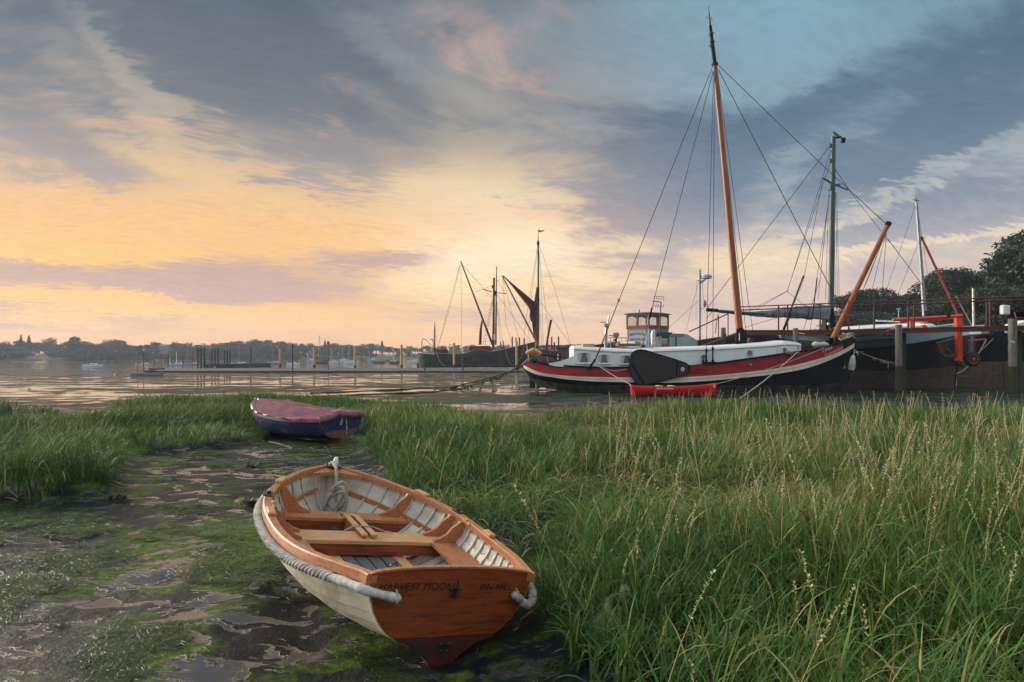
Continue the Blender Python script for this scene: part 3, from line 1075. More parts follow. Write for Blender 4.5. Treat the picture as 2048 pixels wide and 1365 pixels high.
    pts = [Vector((HP[0] * .84, 0, kz(HP[0] * .84) - .02))] + pts + [pts[-1] + Vector((.012, 0, .035))]
    for a, b in zip(pts[:-1], pts[1:]): mb.beam(a, b + (b - a).normalized() * .006, .042, .05, up=(1, 0, .2))
    mb.build('stem', M_CREAM, root)
    # gunwales
    xs = np.linspace(-.03, HP[0] - .01, 44)
    for side in (1, -1):
        rows = []
        for x in xs:
            s = max(x, 0) / HP[0]
            p = hull_pt(np.array([s]), np.array([1.0]))[0]
            y, z = p[1], p[2]
            yi, yo = max(y - .042, .002), y + .026
            rows.append([(x, side * yo, z - .052), (x, side * yo, z + .004), (x, side * (yo - .008), z + .014), (x, side * (yi + .006), z + .014), (x, side * yi, z + .006), (x, side * yi, z - .040)])
        mb = MB(); mb.grid(rows, close_v=True)
        n = len(xs)
        mb.f.append(tuple(range(6))); mb.f.append(tuple((n - 1) * 6 + k for k in range(6)))
        mb.build('gunwale', M_VARN, root, smooth=True, angle=30)
        # riser
        rows = []
        for x in np.linspace(.05, HP[0] * .95, 34):
            z = .245 + .12 * (x / HP[0]) ** 4
            y = half_at(x, z)
            rows.append([(x, side * (y - .012), z - .022), (x, side * (y - .010), z + .022), (x, side * (y - .028), z + .022), (x, side * (y - .030), z - .022)])
        mb = MB(); mb.grid(rows, close_v=True)
        mb.build('riser', M_VARN, root)
    # ribs
    for s in np.linspace(.06, .955, 20):
        rows = []
        for t in np.concatenate([-np.linspace(.05, 1, 15)[::-1], np.linspace(.05, 1, 15)]):
            sd = 1 if t > 0 else -1
            a = off(np.array([s]), np.array([abs(t)]), -.010)[0]; b = off(np.array([s]), np.array([abs(t)]), -.022)[0]
            x = a[0]
            rows.append([(x - .011, sd * max(a[1], .001), a[2]), (x + .011, sd * max(a[1], .001), a[2]), (x + .011, sd * max(b[1], .001), b[2]), (x - .011, sd * max(b[1], .001), b[2])])
        mb = MB(); mb.grid(rows, close_v=True)
        mb.build('rib', M_CREAM_IN, root)
    # floor boards
    for y in (-.27, -.16, -.05, .06, .17, .28):
        mb = MB(); mb.box((1.22, y, .125 + .05 * abs(y)), (1.40, .095, .014), bev=.003)
        mb.build('floor_board', M_GREYBOARD if abs(y) < .2 else M_PALEWOOD, root)
    # thwarts
    zt = .275
    def thwart(x0, x1, thick, mat):
        pts = []
        N = 7
        for x in np.linspace(x0, x1, N): pts.append((x, half_at(x, zt) - .014))
        top = [(x, y) for x, y in pts] + [(x, -y) for x, y in pts[::-1]]
        mb = MB(); mb.prism([(x, y, zt - thick) for x, y in top], (0, 0, thick))
        return mb.build('thwart', mat, root)
    t1 = thwart(2.06, 2.27, .028, M_VARN)
    t2 = thwart(1.47, 1.72, .028, M_PALEWOOD)
    for th, x0, x1 in ((t1, 2.065, 2.26), (t2, 1.475, 1.71)):
        y = half_at(x0, zt - .06) - .03
        mb = MB(); mb.box((x0 + .011, 0, zt - .075), (.02, 2 * y, .092), bev=.003)
        mb.build('thwart_apron', M_VARN2, th)
    # mast hole in the forward thwart
    mb = MB(); mb.lathe([(.036, 0), (.036, .003)], (2.17, .02, zt + .0005), 16)
    mb.build('mast_hole', M_INK, t1)
    # centreboard case with slot
    mb = MB()
    mb.box((1.83, -.028, .19), (.55, .02, .2)); mb.box((1.83, .028, .19), (.55, .02, .2))
    cb = mb.build('centreboard_case', M_VARN, root)
    mb = MB()
    mb.box((1.80, -.042, .305), (.56, .052, .022), bev=.004); mb.box((1.80, .042, .305), (.56, .052, .022), bev=.004)
    mb.box((2.06, 0, .305), (.05, .034, .022))
    mb.build('case_capping', M_PALEWOOD, cb)
    mb = MB(); mb.box((1.82, .0, .303), (.46, .012, .02))
    mb.build('centreboard', M_METAL, cb)
    mb = MB(); mb.tube([(1.70, .16, .284), (1.72, .08, .322), (1.72, 0, .322), (1.71, -.08, .322), (1.70, -.2, .286), (1.69, -.26, .282)], .005, 6)
    mb.build('cord', M_ROPE, cb, smooth=True)
    # side seats aft
    for side in (1, -1):
        pts = [(x, half_at(x, zt) - .014) for x in np.linspace(.01, 1.46, 10)]
        inn = [(x, max(half_at(x, zt) - .24 - .05 * math.sin(x * 2.1), .12)) for x in np.linspace(1.46, .01, 10)]
        mb = MB(); mb.prism([(x, side * y, zt - .024) for x, y in pts + inn], (0, 0, .024))
        mb.build('side_seat', M_VARN, root)
    # knees
    def knee(x, side, dirx, h=None):
        y = half_at(x, zt) - .012
        sh = sheer(x)
        hh = sh.z - .02 - zt
        yt = sh.y - .045
        prof = [(y, zt), (yt, zt + hh)]
        prof = [(y - .20, zt + .002), (y - .20, zt + .02), (y - .15, zt + .035), (y - .085, zt + .075), (y - .05, zt + .13), (yt - .045, zt + hh * .9), (yt - .03, zt + hh + .005), (yt + .012, zt + hh), (half_at(x, zt + hh * .5) - .014, zt + hh * .5), (y, zt + .002)]
        mb = MB(); mb.prism([(x - .016, side * a, b) for a, b in prof], (.032, 0, 0))
        mb.build('knee', M_VARN, root, smooth=True, angle=50)
    for x, sd in ((2.21, 1), (2.21, -1), (1.66, 1), (1.66, -1), (1.49, 1), (1.49, -1)): knee(x, sd, 1)
    # breasthook
    mb = MB()
    a = sheer(2.62); b = sheer(2.80)
    mb.prism([(2.60, a.y * .7, a.z - .03), (2.845, .012, b.z - .02), (2.845, -.012, b.z - .02), (2.60, -a.y * .7, a.z - .03), (2.70, 0, a.z - .03)], (0, 0, .03))
    mb.build('breasthook', M_VARN, root)
    # rowlock pads and sockets
    for x, side in ((2.25, 1), (1.42, 1), (2.12, -1), (1.08, -1)):
        a, b = sheer(x - .07, side), sheer(x + .07, side)
        mb = MB(); mb.beam(a + Vector((0, side * -.01, .028)), b + Vector((0, side * -.01, .028)), .058, .028, bev=.006)
        pad = mb.build('rowlock_pad', M_PALEWOOD, root)
    for x, side in ((1.86, 1), (1.66, -1)):
        a, b = sheer(x - .05, side), sheer(x + .05, side)
        mb = MB(); mb.beam(a + Vector((0, 0, .020)), b + Vector((0, 0, .020)), .075, .014, bev=.003)
        c = (a + b) / 2
        mb.lathe([(.02, 0), (.02, .02), (.013, .02), (.012, .004)], c + Vector((0, 0, .022)), 12)
        mb.build('rowlock_socket', M_METAL, root)
    for x, side in ((1.63, 1), (1.42, -1)):
        c = sheer(x, side)
        mb = MB(); mb.beam(c + Vector((-.06, -side * .045, -.002)), c + Vector((.06, -side * .055, .012)), .02, .022, bev=.005)
        mb.lathe([(.012, 0), (.016, .03), (.012, .04)], c + Vector((0, -side * .05, .0)), 8)
        mb.build('belaying_cleat', M_PALEWOOD, root)
    # rope fender round the outside
    path = []
    zr = -.078
    def outp(x, side):
        p = sheer(max(x, 0), side)
        return Vector((x, p.y + side * .050, p.z + zr))
    xs = list(np.linspace(.02, HP[0] - .12, 60))
    aft_p = [Vector((-.058, HP[1] - .20, HP[3] + zr - .05)), Vector((-.062, HP[1] - .13, HP[3] + zr - .035)), Vector((-.06, HP[1] - .06, HP[3] + zr - .018)), Vector((-.045, HP[1] + .005, HP[3] + zr - .006)), Vector((-.015, HP[1] + .042, HP[3] + zr))]
    bow = sheer(HP[0] - .02)
    aft_s = [Vector((-.02, -HP[1] - .040, HP[3] + zr - .08)), Vector((-.05, -HP[1] - .018, HP[3] + zr - .115)), Vector((-.064, -HP[1] + .05, HP[3] + zr - .10)), Vector((-.06, -HP[1] + .11, HP[3] + zr - .05)), Vector((-.055, -HP[1] + .15, HP[3] + zr - .035))]
    sp = [outp(x, -1) for x in xs]
    for i in range(8): sp[i].z -= .055 * (1 - i / 8)
    ctr = aft_p + [outp(x, 1) for x in xs] + [Vector((bow.x + .045, .06, bow.z + zr)), Vector((bow.x + .062, 0, bow.z + zr)), Vector((bow.x + .045, -.06, bow.z + zr))] + sp[::-1] + aft_s
    # resample evenly
    C = np.array([tuple(p) for p in ctr])
    dl = np.concatenate([[0], np.cumsum(np.linalg.norm(np.diff(C, axis=0), axis=1))])
    L = dl[-1]
    N = int(L / .011)
    q = np.linspace(0, L, N)
    C = np.stack([np.interp(q, dl, C[:, k]) for k in range(3)], 1)
    for _ in range(6): C[1:-1] = (C[:-2] + 2 * C[1:-1] + C[2:]) / 4
    tg = np.gradient(C, axis=0); tg /= np.linalg.norm(tg, axis=1, keepdims=True)
    up = np.array([0, 0, 1.0])
    n1 = np.cross(tg, up); n1 /= np.linalg.norm(n1, axis=1, keepdims=True)
    n2 = np.cross(n1, tg)
    i0, i1 = int(.62 / L * N), N - int(.32 / L * N)
    mb = MB()
    for st in range(3):
        ph = q / .115 * 2 * math.pi + st * 2.094
        P = C + (n1 * np.cos(ph)[:, None] + n2 * np.sin(ph)[:, None]) * .0175
        mb.tube(P[i0 - 8:i1 + 8], .0170, 7)
    rope = mb.build('rope_fender', M_ROPE, root, smooth=True)
    for a, b, ends in ((0, i0, 0), (i1, N, 1)):
        k = np.arange(a, b)
        rr = .028 + (.0012 if ends == 0 else .003) * np.sin(k * 1.35) + .002 * np.sin(k * .37)
        if ends == 0: rr[:4] *= np.array([.45, .75, .92, 1])
        else: rr[-4:] *= np.array([1, .92, .75, .45])
        mb = MB(); mb.tube(C[k], list(rr), 10)
        mb.build('rope_binding', M_ROPE_W if ends == 0 else M_ROPE, rope, smooth=True)
    # lashing at the ends
    for a in (C[3], C[-4]):
        mb = MB(); mb.tube([a + np.array([-.03, 0, -.02]), a + np.array([-.034, .01, .0]), a + np.array([-.02, 0, .03]), a + np.array([.04, -.01, .036])], .006, 6)
        mb.build('lashing', M_ROPE, rope, smooth=True)
    # bow fitting
    c = sheer(2.83); z = c.z + .02
    mb = MB(); mb.lathe([(.03, 0), (.034, .012), (.024, .05), (.019, .075), (.010, .083)], (2.83, -.022, z), 14)
    mb.build('bow_cap', M_PLASTIC_W, root, smooth=True, angle=40)
    mb = MB(); mb.box((2.80, .0, z), (.1, .14, .012), bev=.003)
    mb.tube([(2.79, .07, z), (2.79, .075, z + .035), (2.79, .04, z + .042), (2.79, .03, z + .012)], .009, 8)
    mb.build('fairlead', M_METAL, root, smooth=True, angle=40)
    # painter with coil hung inside the bow
    mb = MB()
    P = [(2.80, .035, z + .03), (2.74, .03, z + .045), (2.66, .015, z + .01), (2.62, .005, z - .10), (2.60, .0, z - .22), (2.57, -.02, z - .3)]
    mb.tube(P, .016, 8)
    rs = np.random.default_rng(3)
    for k in range(6):
        th = np.linspace(0, 2 * math.pi, 20)[:-1]
        cx, cz = 2.55 + rs.normal(0, .012), z - .29 + rs.normal(0, .02)
        ry, rz = rs.uniform(.07, .11), rs.uniform(.12, .17)
        mb.tube([(cx + .02 * math.cos(t * 2 + k) - .05 * math.sin(t), .0 + ry * math.cos(t) + .01 * k - .03, cz + rz * math.sin(t)) for t in th], .010, 6, closed=True)
    mb.tube([(2.56, -.05, z - .14), (2.56, -.06, z - .18), (2.55, -.02, z - .2), (2.56, .03, z - .17), (2.57, .0, z - .13)], .018, 8)
    mb.build('painter_rope', M_ROPE, root, smooth=True)
    # ring bolt near the transom
    mb = MB(); mb.tube([(.10 + .0 * t, .38 + .022 * math.cos(t), .575 + .022 * math.sin(t)) for t in np.linspace(0, 2 * math.pi, 16)[:-1]], .005, 6, closed=True)
    mb.tube([(.10, .38, .553), (.10, .38, .52)], .006, 6)
    mb.build('ring_bolt', M_METAL, root, smooth=True)
    # dark bundle in the bilge under the forward thwart
    mb = MB()
    rows = []
    for i, u in enumerate(np.linspace(0, 1, 12)):
        rows.append([(2.0 + .3 * u, .12 + (.16 * math.sin(math.pi * u) + .01) * math.cos(v) * (1 + .2 * math.sin(5 * u + 3 * v)), .13 + .10 * math.sin(math.pi * u) * max(math.sin(v), -.2) * (1 + .25 * math.sin(7 * u + 4 * v))) for v in np.linspace(0, 2 * math.pi, 14)[:-1]])
    mb.grid(rows, close_v=True)
    bag = mb.build('cloth_bundle', pm('dark_cloth', (.03, .04, .055), (.06, .07, .085), rough=.8, scale=12), None, smooth=True)
    bag.matrix_world = Matrix.Translation(DQ['pos']) @ eul.to_matrix().to_4x4()
    tag(bag, 'dark crumpled cloth bundle lying in the bottom of the varnished dinghy', 'bundle')
    return root


dinghy = build_dinghy()
# ------------------------------------------------------------------ blue dinghy under a burgundy cover
M_NAVY = pm('navy_paint', (.016, .030, .105), (.026, .042, .13), scale=4, rough=.32, bump=.1, c3=(.03, .045, .11), s3=16, t3=(.7, .85), bdist=.003)
M_GREYGREEN = pm('grey_green_paint', (.11, .13, .125), (.08, .10, .10), scale=5, rough=.45, bump=.1)
M_PINKBOT = pm('faded_red_bottom', (.20, .075, .075), (.11, .055, .055), scale=5, rough=.6, bump=.25, c3=(.06, .05, .05), s3=14, t3=(.55, .7))
M_TARP = pm('burgundy_cover', (.20, .060, .085), (.25, .090, .115), scale=1.6, rough=.27, rvar=.06, bump=.08, bscale=12, bdist=.01)


def build_blue_dinghy():
    global HP
    keep = HP
    HP = (3.15, .60, .76, .60, .54, .74)
    yaw = math.pi / 2 + R_(54)
    eul = Euler((-.05, -.03, yaw), 'XYZ')
    tc = GP(682, 886, 0.0)
    loc = (tc[0], tc[1], gz(*tc) + .02)
    root = thing('covered_dinghy', 'navy blue clinker dinghy under a wrinkled burgundy cover at the edge of the grass', 'dinghy', loc, eul)
    te = [0, .30, .46, .58, .69, .79, .89, 1.0]
    ss = np.linspace(-.005, 1, 26)
    for side in (1, -1):
        for i in range(7):
            rows = []
            for t, d in ((te[i], .014), ((te[i] + te[i + 1]) / 2, .007), (te[i + 1], 0), (te[i + 1], -.012), (te[i], 0)):
                p = hull_pt(ss, np.full_like(ss, t)).copy()
                p[:, 1] = (p[:, 1] + d) * side
                rows.append(p)
            mb = MB(); mb.grid(np.stack(rows, 1), close_v=True)
            n = len(ss)
            mb.f.append(tuple(range(5))); mb.f.append(tuple((n - 1) * 5 + k for k in range(5)))
            mb.build('plank', M_PINKBOT if i == 0 else (M_GREYGREEN if i == 6 else M_NAVY), root, smooth=True, angle=25)
    tt = np.linspace(0, 1, 16)
    prof = hull_pt(np.zeros(16), tt)
    zc = .27
    ps = [(p[1], p[2]) for p in prof if p[2] >= zc]; yc = float(np.interp(zc, prof[:, 2], prof[:, 1]))
    hi = [(yc, zc)] + ps; hi = hi + [(-a, b) for a, b in hi[::-1]]
    lo = [(p[1], p[2]) for p in prof if p[2] < zc] + [(yc, zc - .001)]; lo = lo + [(-a, b) for a, b in lo[::-1] if a > 1e-4]
    mb = MB(); mb.prism([(0, a, b) for a, b in hi], (-.025, 0, 0)); mb.build('transom', M_NAVY, root)
    mb = MB(); mb.prism([(0, a, b) for a, b in lo], (-.024, 0, 0)); mb.build('transom_foot', M_PINKBOT, root)
    mb = MB(); mb.prism([(-.03, -.02, -.06), (.55, -.02, -.04), (2.2, -.02, -.02), (2.3, -.02, .05), (.5, -.02, .06), (-.03, -.02, .12)], (0, .04, 0)); mb.build('skeg', M_PINKBOT, root)
    # the cover
    U = np.concatenate([[-.028, -.028, -.02], np.linspace(-.01, .99, 80), [1.012, 1.02]])
    Vv = np.concatenate([-np.array([1.22, 1.16, 1.08, 1.03]), np.linspace(-1, 1, 31), [1.03, 1.08, 1.16, 1.22]])
    P = np.zeros((len(U), len(Vv), 3))
    for i, u in enumerate(U):
        s = min(max(u, 0), 1)
        b = hull_pt(np.array([s]), np.array([1.0]))[0]
        hang_end = (.13 if i == 0 else .06 if i == 1 else 0) + (.06 if i == len(U) - 1 else 0)
        for j, v in enumerate(Vv):
            av = abs(v)
            fold = lambda a, p: (1 - abs(math.sin(a))) ** p
            wr = .034 * fold(5.2 * u + 1.5 * v + .5 * math.sin(4 * u), 3) + .024 * fold(9.5 * u - 2.4 * v + .8, 4) + .020 * fold(15 * u + 3.6 * v + .6 * math.sin(7 * v), 4) + .012 * fold(27 * u - 4 * v, 3)
            wr *= 1.7 * (1 - .55 * max(0, 1 - 2.2 * av))
            ridge = .115 * math.sin(math.pi * min(max(u * .9 + .12, 0), 1)) ** .6
            if av <= 1:
                y = b[1] * 1.02 * v; z = b[2] + .018 + ridge * (1 - av ** 1.6) - .03 * math.sin(math.pi * av) * (.6 + .5 * math.sin(9 * u)) + wr * (1 - .7 * av ** 6)
            else:
                hang = (av - 1) / .22
                edge = .085 + .035 * math.sin(7 * u + (1 if v > 0 else 2)) - (.06 * math.exp(-((u - .38) / .16) ** 2) if v > 0 else 0)
                y = math.copysign(b[1] * 1.02 + .022 + .012 * math.sin(40 * u) * hang, v); z = b[2] + .018 - hang * edge
            x = HP[0] * u + (0.0 if 0 < u < 1 else 0)
            P[i, j] = (x, y, z - hang_end * (1 if av <= 1 else .6))
    mb = MB(); mb.grid(P)
    o = mb.build('cover', M_TARP, root, smooth=True, angle=60)
    md = o.modifiers.new('thickness', 'SOLIDIFY'); md.thickness = .006
    # tie at the transom
    mb = MB()
    mb.tube([(-.035, -.12, .56), (-.05, -.125, .45), (-.05, -.13, .33), (-.045, -.12, .22), (-.05, -.125, .16)], .008, 6)
    mb.tube([(-.035, -.02, .56), (-.055, .03, .46), (-.055, .06, .40), (-.055, .04, .38), (-.05, -.0, .44), (-.04, -.03, .56)], .007, 6)
    mb.lathe([(.016, 0), (.02, .02), (.016, .05)], (-.05, -.128, .28), 8)
    mb.build('tie_cord', M_ROPE_W, root, smooth=True)
    HP = keep
    return root


build_blue_dinghy()
# ------------------------------------------------------------------ paints for the big boats
M_BRED = pm('barge_red', (.27, .022, .034), (.20, .018, .028), scale=.8, rough=.42, bump=.06, c3=(.10, .03, .02), s3=2.2, t3=(.66, .80), bdist=.01)
M_BBLACK = pm('barge_black', (.005, .007, .011), (.009, .012, .016), scale=.9, rough=.42, bump=.10, c3=(.030, .028, .025), s3=3, t3=(.62, .80), bdist=.01)
M_BWHITE = pm('barge_cream', (.76, .74, .62), (.62, .59, .47), scale=1.2, rough=.5, bump=.1, stretch=(1, 1, .3), c3=(.26, .15, .07), s3=2.6, t3=(.64, .76), bdist=.01)
M_CABIN = pm('cabin_white', (.72, .82, .80), (.64, .74, .73), scale=.7, rough=.35, bump=.04, c3=(.42, .44, .38), s3=2.4, t3=(.66, .82), bdist=.01)
M_ROOF = pm('roof_white', (.78, .80, .79), (.68, .71, .70), scale=1, rough=.5, bump=.05)
M_DIRTY = pm('slimed_bottom', (.075, .078, .066), (.14, .14, .115), scale=1.1, rough=.6, bump=.4, stretch=(1, 1, .3), c3=(.035, .048, .028), s3=2.6, t3=(.50, .64), bdist=.03)
M_OAK = pm('orange_mast', (.29, .090, .022), (.16, .048, .014), scale=2.2, rough=.4, bump=.1, stretch=(4, 4, .35), c3=(.09, .03, .012), s3=3.5, t3=(.58, .72), bdist=.01)
M_SPAR = pm('varnished_spar', (.31, .092, .022), (.22, .058, .015), scale=2, rough=.35, bump=.05, stretch=(3, 3, .4))
M_WIRE = pm('rigging_wire', (.035, .035, .037), None, rough=.5, bump=0, metal=.3)
M_GLASS = pm('dark_glass', (.12, .135, .145), (.17, .185, .19), scale=3, rough=.08, rvar=.03, bump=0)
M_CURT = pm('curtain', (.55, .60, .62), (.40, .45, .48), scale=5, rough=.9, bump=.1, stretch=(9, 9, .6))
M_BRASS = pm('grey_metal', (.32, .32, .31), (.22, .21, .20), scale=9, rough=.35, metal=.7, bump=.05)
M_STEEL = pm('stainless_steel', (.62, .60, .55), (.50, .46, .40), scale=7, rough=.25, metal=.95, bump=.03)
M_TEAK = pm('brown_wood', (.20, .058, .024), (.12, .034, .015), scale=4, rough=.4, bump=.1, stretch=(1, 6, 6))
M_DECK = pm('grey_deck', (.16, .17, .17), (.11, .12, .12), scale=2, rough=.7, bump=.1)
M_ROPE_B = pm('pale_rope', (.40, .37, .30), (.28, .26, .21), scale=8, rough=.9, bump=.2)


def tab(t):
    xs = [a for a, _ in t]; ys = [b for _, b in t]
    return lambda p: pch(p, xs, ys)


def hull_levels(levels, Yc, hb, n=70, pa=3.0, pb=2.6, qa=.46, qb=.5):
    """levels of (px_a, px_b, row table, breadth factor): a plan that swells between two rounded ends.
    Returns an array of world points [station][near levels..., far levels...]"""
    th = np.linspace(-math.pi / 2, math.pi / 2, n)
    u = np.sin(th)
    P = []
    for (xa, xb, tb, k) in levels:
        f = tab(tb)
        px = (xa + xb) / 2 + (xb - xa) / 2 * u
        br = np.where(u < 0, np.clip(1 - np.abs(u) ** pa, 0, 1) ** qa, np.clip(1 - np.abs(u) ** pb, 0, 1) ** qb) * hb * k
        Yn = Yc - br
        py = f(px)
        x = (px - 1024) / FPX * Yn; z = CAMH - (py - HOR) / FPX * Yn
        P.append(np.stack([x, Yn, z], 1))
    return P, u


def band(root, name, mat, lo, hi, Yc, proud=0.0, both=True, i0=0, i1=None):
    """plating between two level lines, mirrored about the centre line, as one closed strip of steel"""
    lo, hi = lo[i0:i1].copy(), hi[i0:i1].copy()
    mb = MB()
    for sd in (1, -1) if both else (1,):
        a, b = lo.copy(), hi.copy()
        if proud:
            for q in (a, b): q[:, 1] -= proud
        a2, b2 = lo.copy(), hi.copy()
        a2[:, 1] += .06; b2[:, 1] += .06
        if sd < 0:
            for q in (a, b, a2, b2): q[:, 1] = 2 * Yc - q[:, 1]
        m = (a + b) / 2
        mb.grid(np.stack([a, m, b, b2, a2], 1), close_v=True)
        n = len(a)
    return mb.build(name, mat, root, world=True, smooth=True, angle=35)


def wire(root, pts, r=.017, name='stay', mat=None, n=5):
    mb = MB(); mb.tube([PW(*p) if len(p) == 3 and p[0] > 60 else Vector(p) for p in pts], r, n)
    return mb.build(name, mat or M_WIRE, root, world=True)


def sag(a, b, d, n=9):
    a, b = Vector(a), Vector(b)
    return [a.lerp(b, t) - Vector((0, 0, d * 4 * t * (1 - t))) for t in np.linspace(0, 1, n)]


def build_red_barge():
    Yc = 40.0
    root = thing('sailing_barge', 'red and black sailing barge with white cabin, black leeboard and tall orange mast', 'barge', tuple(PW(1375, 783, Yc)))
    lv = [
        (1080, 1668, [(1078, 774), (1110, 780), (1180, 784), (1400, 787), (1560, 787), (1650, 785), (1672, 783)], .80),
        (1060, 1697, [(1058, 757), (1070, 759), (1110, 766), (1265, 770), (1400, 771), (1560, 771), (1650, 769), (1700, 762)], .97),
        (1044, 1707, [(1043, 733), (1056, 742), (1109, 755.5), (1162, 761.5), (1265, 765), (1330, 766), (1400, 763), (1500, 754), (1560, 747), (1626, 732.5), (1692, 704), (1707, 695)], 1.0),
        (1043, 1708, [(1043, 729), (1076, 744), (1122, 751), (1188, 754.5), (1265, 755.5), (1330, 756), (1400, 753), (1517, 742), (1560, 736), (1626, 721.5), (1689, 698.5), (1708, 687)], 1.0),
        (1055, 1708, [(1055, 717), (1075, 725), (1146, 732.5), (1261, 735), (1330, 735), (1400, 730), (1494, 718), (1587, 704.5), (1646, 695.5), (1690, 682), (1708, 672)], .95),
    ]
    P, u = hull_levels(lv, Yc, 2.15)
    iR = int(np.searchsorted(u, .945))
    band(root, 'bottom', M_DIRTY, P[0], P[1], Yc)
    band(root, 'topside', M_BBLACK, P[1], P[2], Yc)
    # rubbing strake: three rounded mouldings
    for a, b, pr in ((0, .30, .10), (.34, .62, .075), (.66, 1.0, .11)):
        q0 = P[2] * (1 - a) + P[3] * a; q1 = P[2] * (1 - b) + P[3] * b
        band(root, 'rubbing_strake', M_BWHITE, q0, q1, Yc, pr)
    band(root, 'strake_backing', M_BWHITE, P[2], P[3], Yc, .03)
    band(root, 'bulwark', M_BRED, P[3], P[4], Yc, 0, i1=iR)
    band(root, 'bow_bulwark', M_BBLACK, P[3], P[4] + np.array([0, 0, .03]), Yc, .02, i0=iR - 1)
    # gunwale cap
    for sd in (1, -1):
        q = P[4].copy()
        q[:, 1] -= .03
        if sd < 0: q[:, 1] = 2 * Yc - q[:, 1]
        mb = MB()
        rows = [[(p[0], p[1] - .05 * sd, p[2] - .05), (p[0], p[1] - .05 * sd, p[2] + .035), (p[0], p[1] + .10 * sd, p[2] + .035), (p[0], p[1] + .10 * sd, p[2] - .05)] for p in q]
        mb.grid(rows, close_v=True)
        mb.build('gunwale', M_BBLACK, root, world=True)
    # deck and flat bottom
    d = P[4].copy(); d[:, 2] -= .28
    mb = MB()
    rows = [[tuple(p), (p[0], 2 * Yc - p[1], p[2])] for p in d]
    mb.grid(rows); mb.build('deck', M_DECK, root, world=True)
    mb = MB(); mb.grid([[tuple(p), (p[0], 2 * Yc - p[1], p[2])] for p in P[0]]); mb.build('flat_bottom', M_DIRTY, root, world=True)
    # stem
    mb = MB()
    pts = [PW(1709, 668, Yc), PW(1709, 690, Yc), PW(1705, 720, Yc), PW(1697, 748, Yc), PW(1680, 770, Yc), PW(1662, 783, Yc)]
    for a, b in zip(pts[:-1], pts[1:]): mb.beam(a, b + (b - a).normalized() * .02, .16, .14, up=(1, 0, .3))
    mb.build('stem', M_BBLACK, root, world=True)
    # rudder and stern post
    mb = MB(); mb.prism([PW(1059, 757, Yc - .05), PW(1070, 757, Yc - .05), PW(1070, 777, Yc - .05), PW(1059, 777, Yc - .05)], (0, .1, 0))
    mb.build('rudder', pm('weedy_timber', (.035, .045, .022), (.07, .075, .05), scale=2, rough=.8, bump=.4, c3=(.02, .02, .016), s3=5), root, world=True)
    mb = MB(); mb.prism([PW(1074, 764, Yc - .05), PW(1079, 768, Yc - .05), PW(1080, 777, Yc - .05), PW(1074, 777, Yc - .05)], (0, .1, 0)); mb.build('stern_post', M_DIRTY, root, world=True)

    # ---- cabin
    rail = tab(lv[4][2])
    topf = tab([(1147, 698.5), (1254, 704.5), (1340, 702), (1440, 698.5), (1540, 692.5), (1585, 689.5), (1603, 692)])
    roof = tab([(1147, 694), (1254, 699.5), (1340, 697), (1440, 693.5), (1540, 687), (1585, 684), (1603, 688)])
    N = 48
    pxs = np.linspace(1148, 1602, N)
    Yn = Yc - 1.62
    wallrows, roofrows = [], []
    for px in pxs:
        e = max(0, (px - 1560) / 44); yn = Yn + 1.0 * e ** 2.2
        py0 = rail(px) + 1.5
        a = PW(px, py0, yn); b = PW(px, float(topf(px)), yn)
        wallrows.append((a, b))
        r = PW(px, float(roof(px)), yn)
        far = 2 * Yc - yn
        roofrows.append([(b.x, yn - .05, b.z - .02), (b.x, yn - .05, b.z + .03), (r.x, yn + .05, r.z), (r.x, Yc, r.z + .10), (r.x, far - .05, r.z), (b.x, far + .05, b.z + .03), (b.x, far + .05, b.z - .02)])
    mb = MB()
    rows = []
    for a, b in wallrows:
        rows.append([tuple(a), tuple(b), (b.x, 2 * Yc - b.y, b.z), (a.x, 2 * Yc - a.y, a.z)])
    mb.grid(rows, close_v=True); mb.f.append((0, 1, 2, 3)); n = len(rows); mb.f.append(tuple((n - 1) * 4 + k for k in range(4)))
    cabin = mb.build('cabin', M_CABIN, root, world=True, smooth=True, angle=30)
    mb = MB(); mb.grid(roofrows, close_v=True); mb.f.append(tuple(range(7))); mb.f.append(tuple((n - 1) * 7 + k for k in range(7)))
    mb.build('cabin_roof', M_ROOF, root, world=True, smooth=True, angle=50)
    mb = MB()
    pts = [PW(px, float(topf(px)) + .6, Yn + 1.0 * max(0, (px - 1560) / 44) ** 2.2 - .03) for px in pxs]
    mb.tube(pts, .022, 5); mb.build('roof_moulding', M_BRASS, root, world=True)
    # sloping side piece abaft the cabin
    mb = MB(); mb.prism([PW(*p, Yn + .02) for p in ((1098, 730), (1098, 727), (1116, 724), (1133, 718.5), (1147.5, 712), (1147.5, 735), (1110, 733))], (0, .06, 0))
    mb.build('cabin_wing', M_CABIN, root, world=True)
    # windows with arched heads
    def win(x0, x1, y0, y1, rise=2.2):
        n = 9
        def outl(g):
            q = [(x0 - g, y1 + g), (x1 + g, y1 + g)]
            q += [(x1 + g + (x0 - x1 - 2 * g) * t, y0 - g + rise - rise * math.sin(math.pi * t)) for t in np.linspace(0, 1, n)]
            return q
        mb = MB()
        out, inn = outl(1.9), outl(0)
        yf = Yn - .06
        O = [PW(*p, yf) for p in out]; I = [PW(*p, yf) for p in inn]
        k = len(O)
        rows = [[O[i], I[i], I[i] + Vector((0, .07, 0)), O[i] + Vector((0, .07, 0))] for i in range(k)]
        mb.grid([[tuple(p) for p in r] for r in rows], close_u=True, close_v=True)
        fr = mb.build('window', M_CABIN, root, world=True)
        mb = MB(); mb.prism([PW(*p, yf + .03) for p in outl(.2)], (0, .012, 0)); mb.build('pane', M_GLASS, fr, world=True)
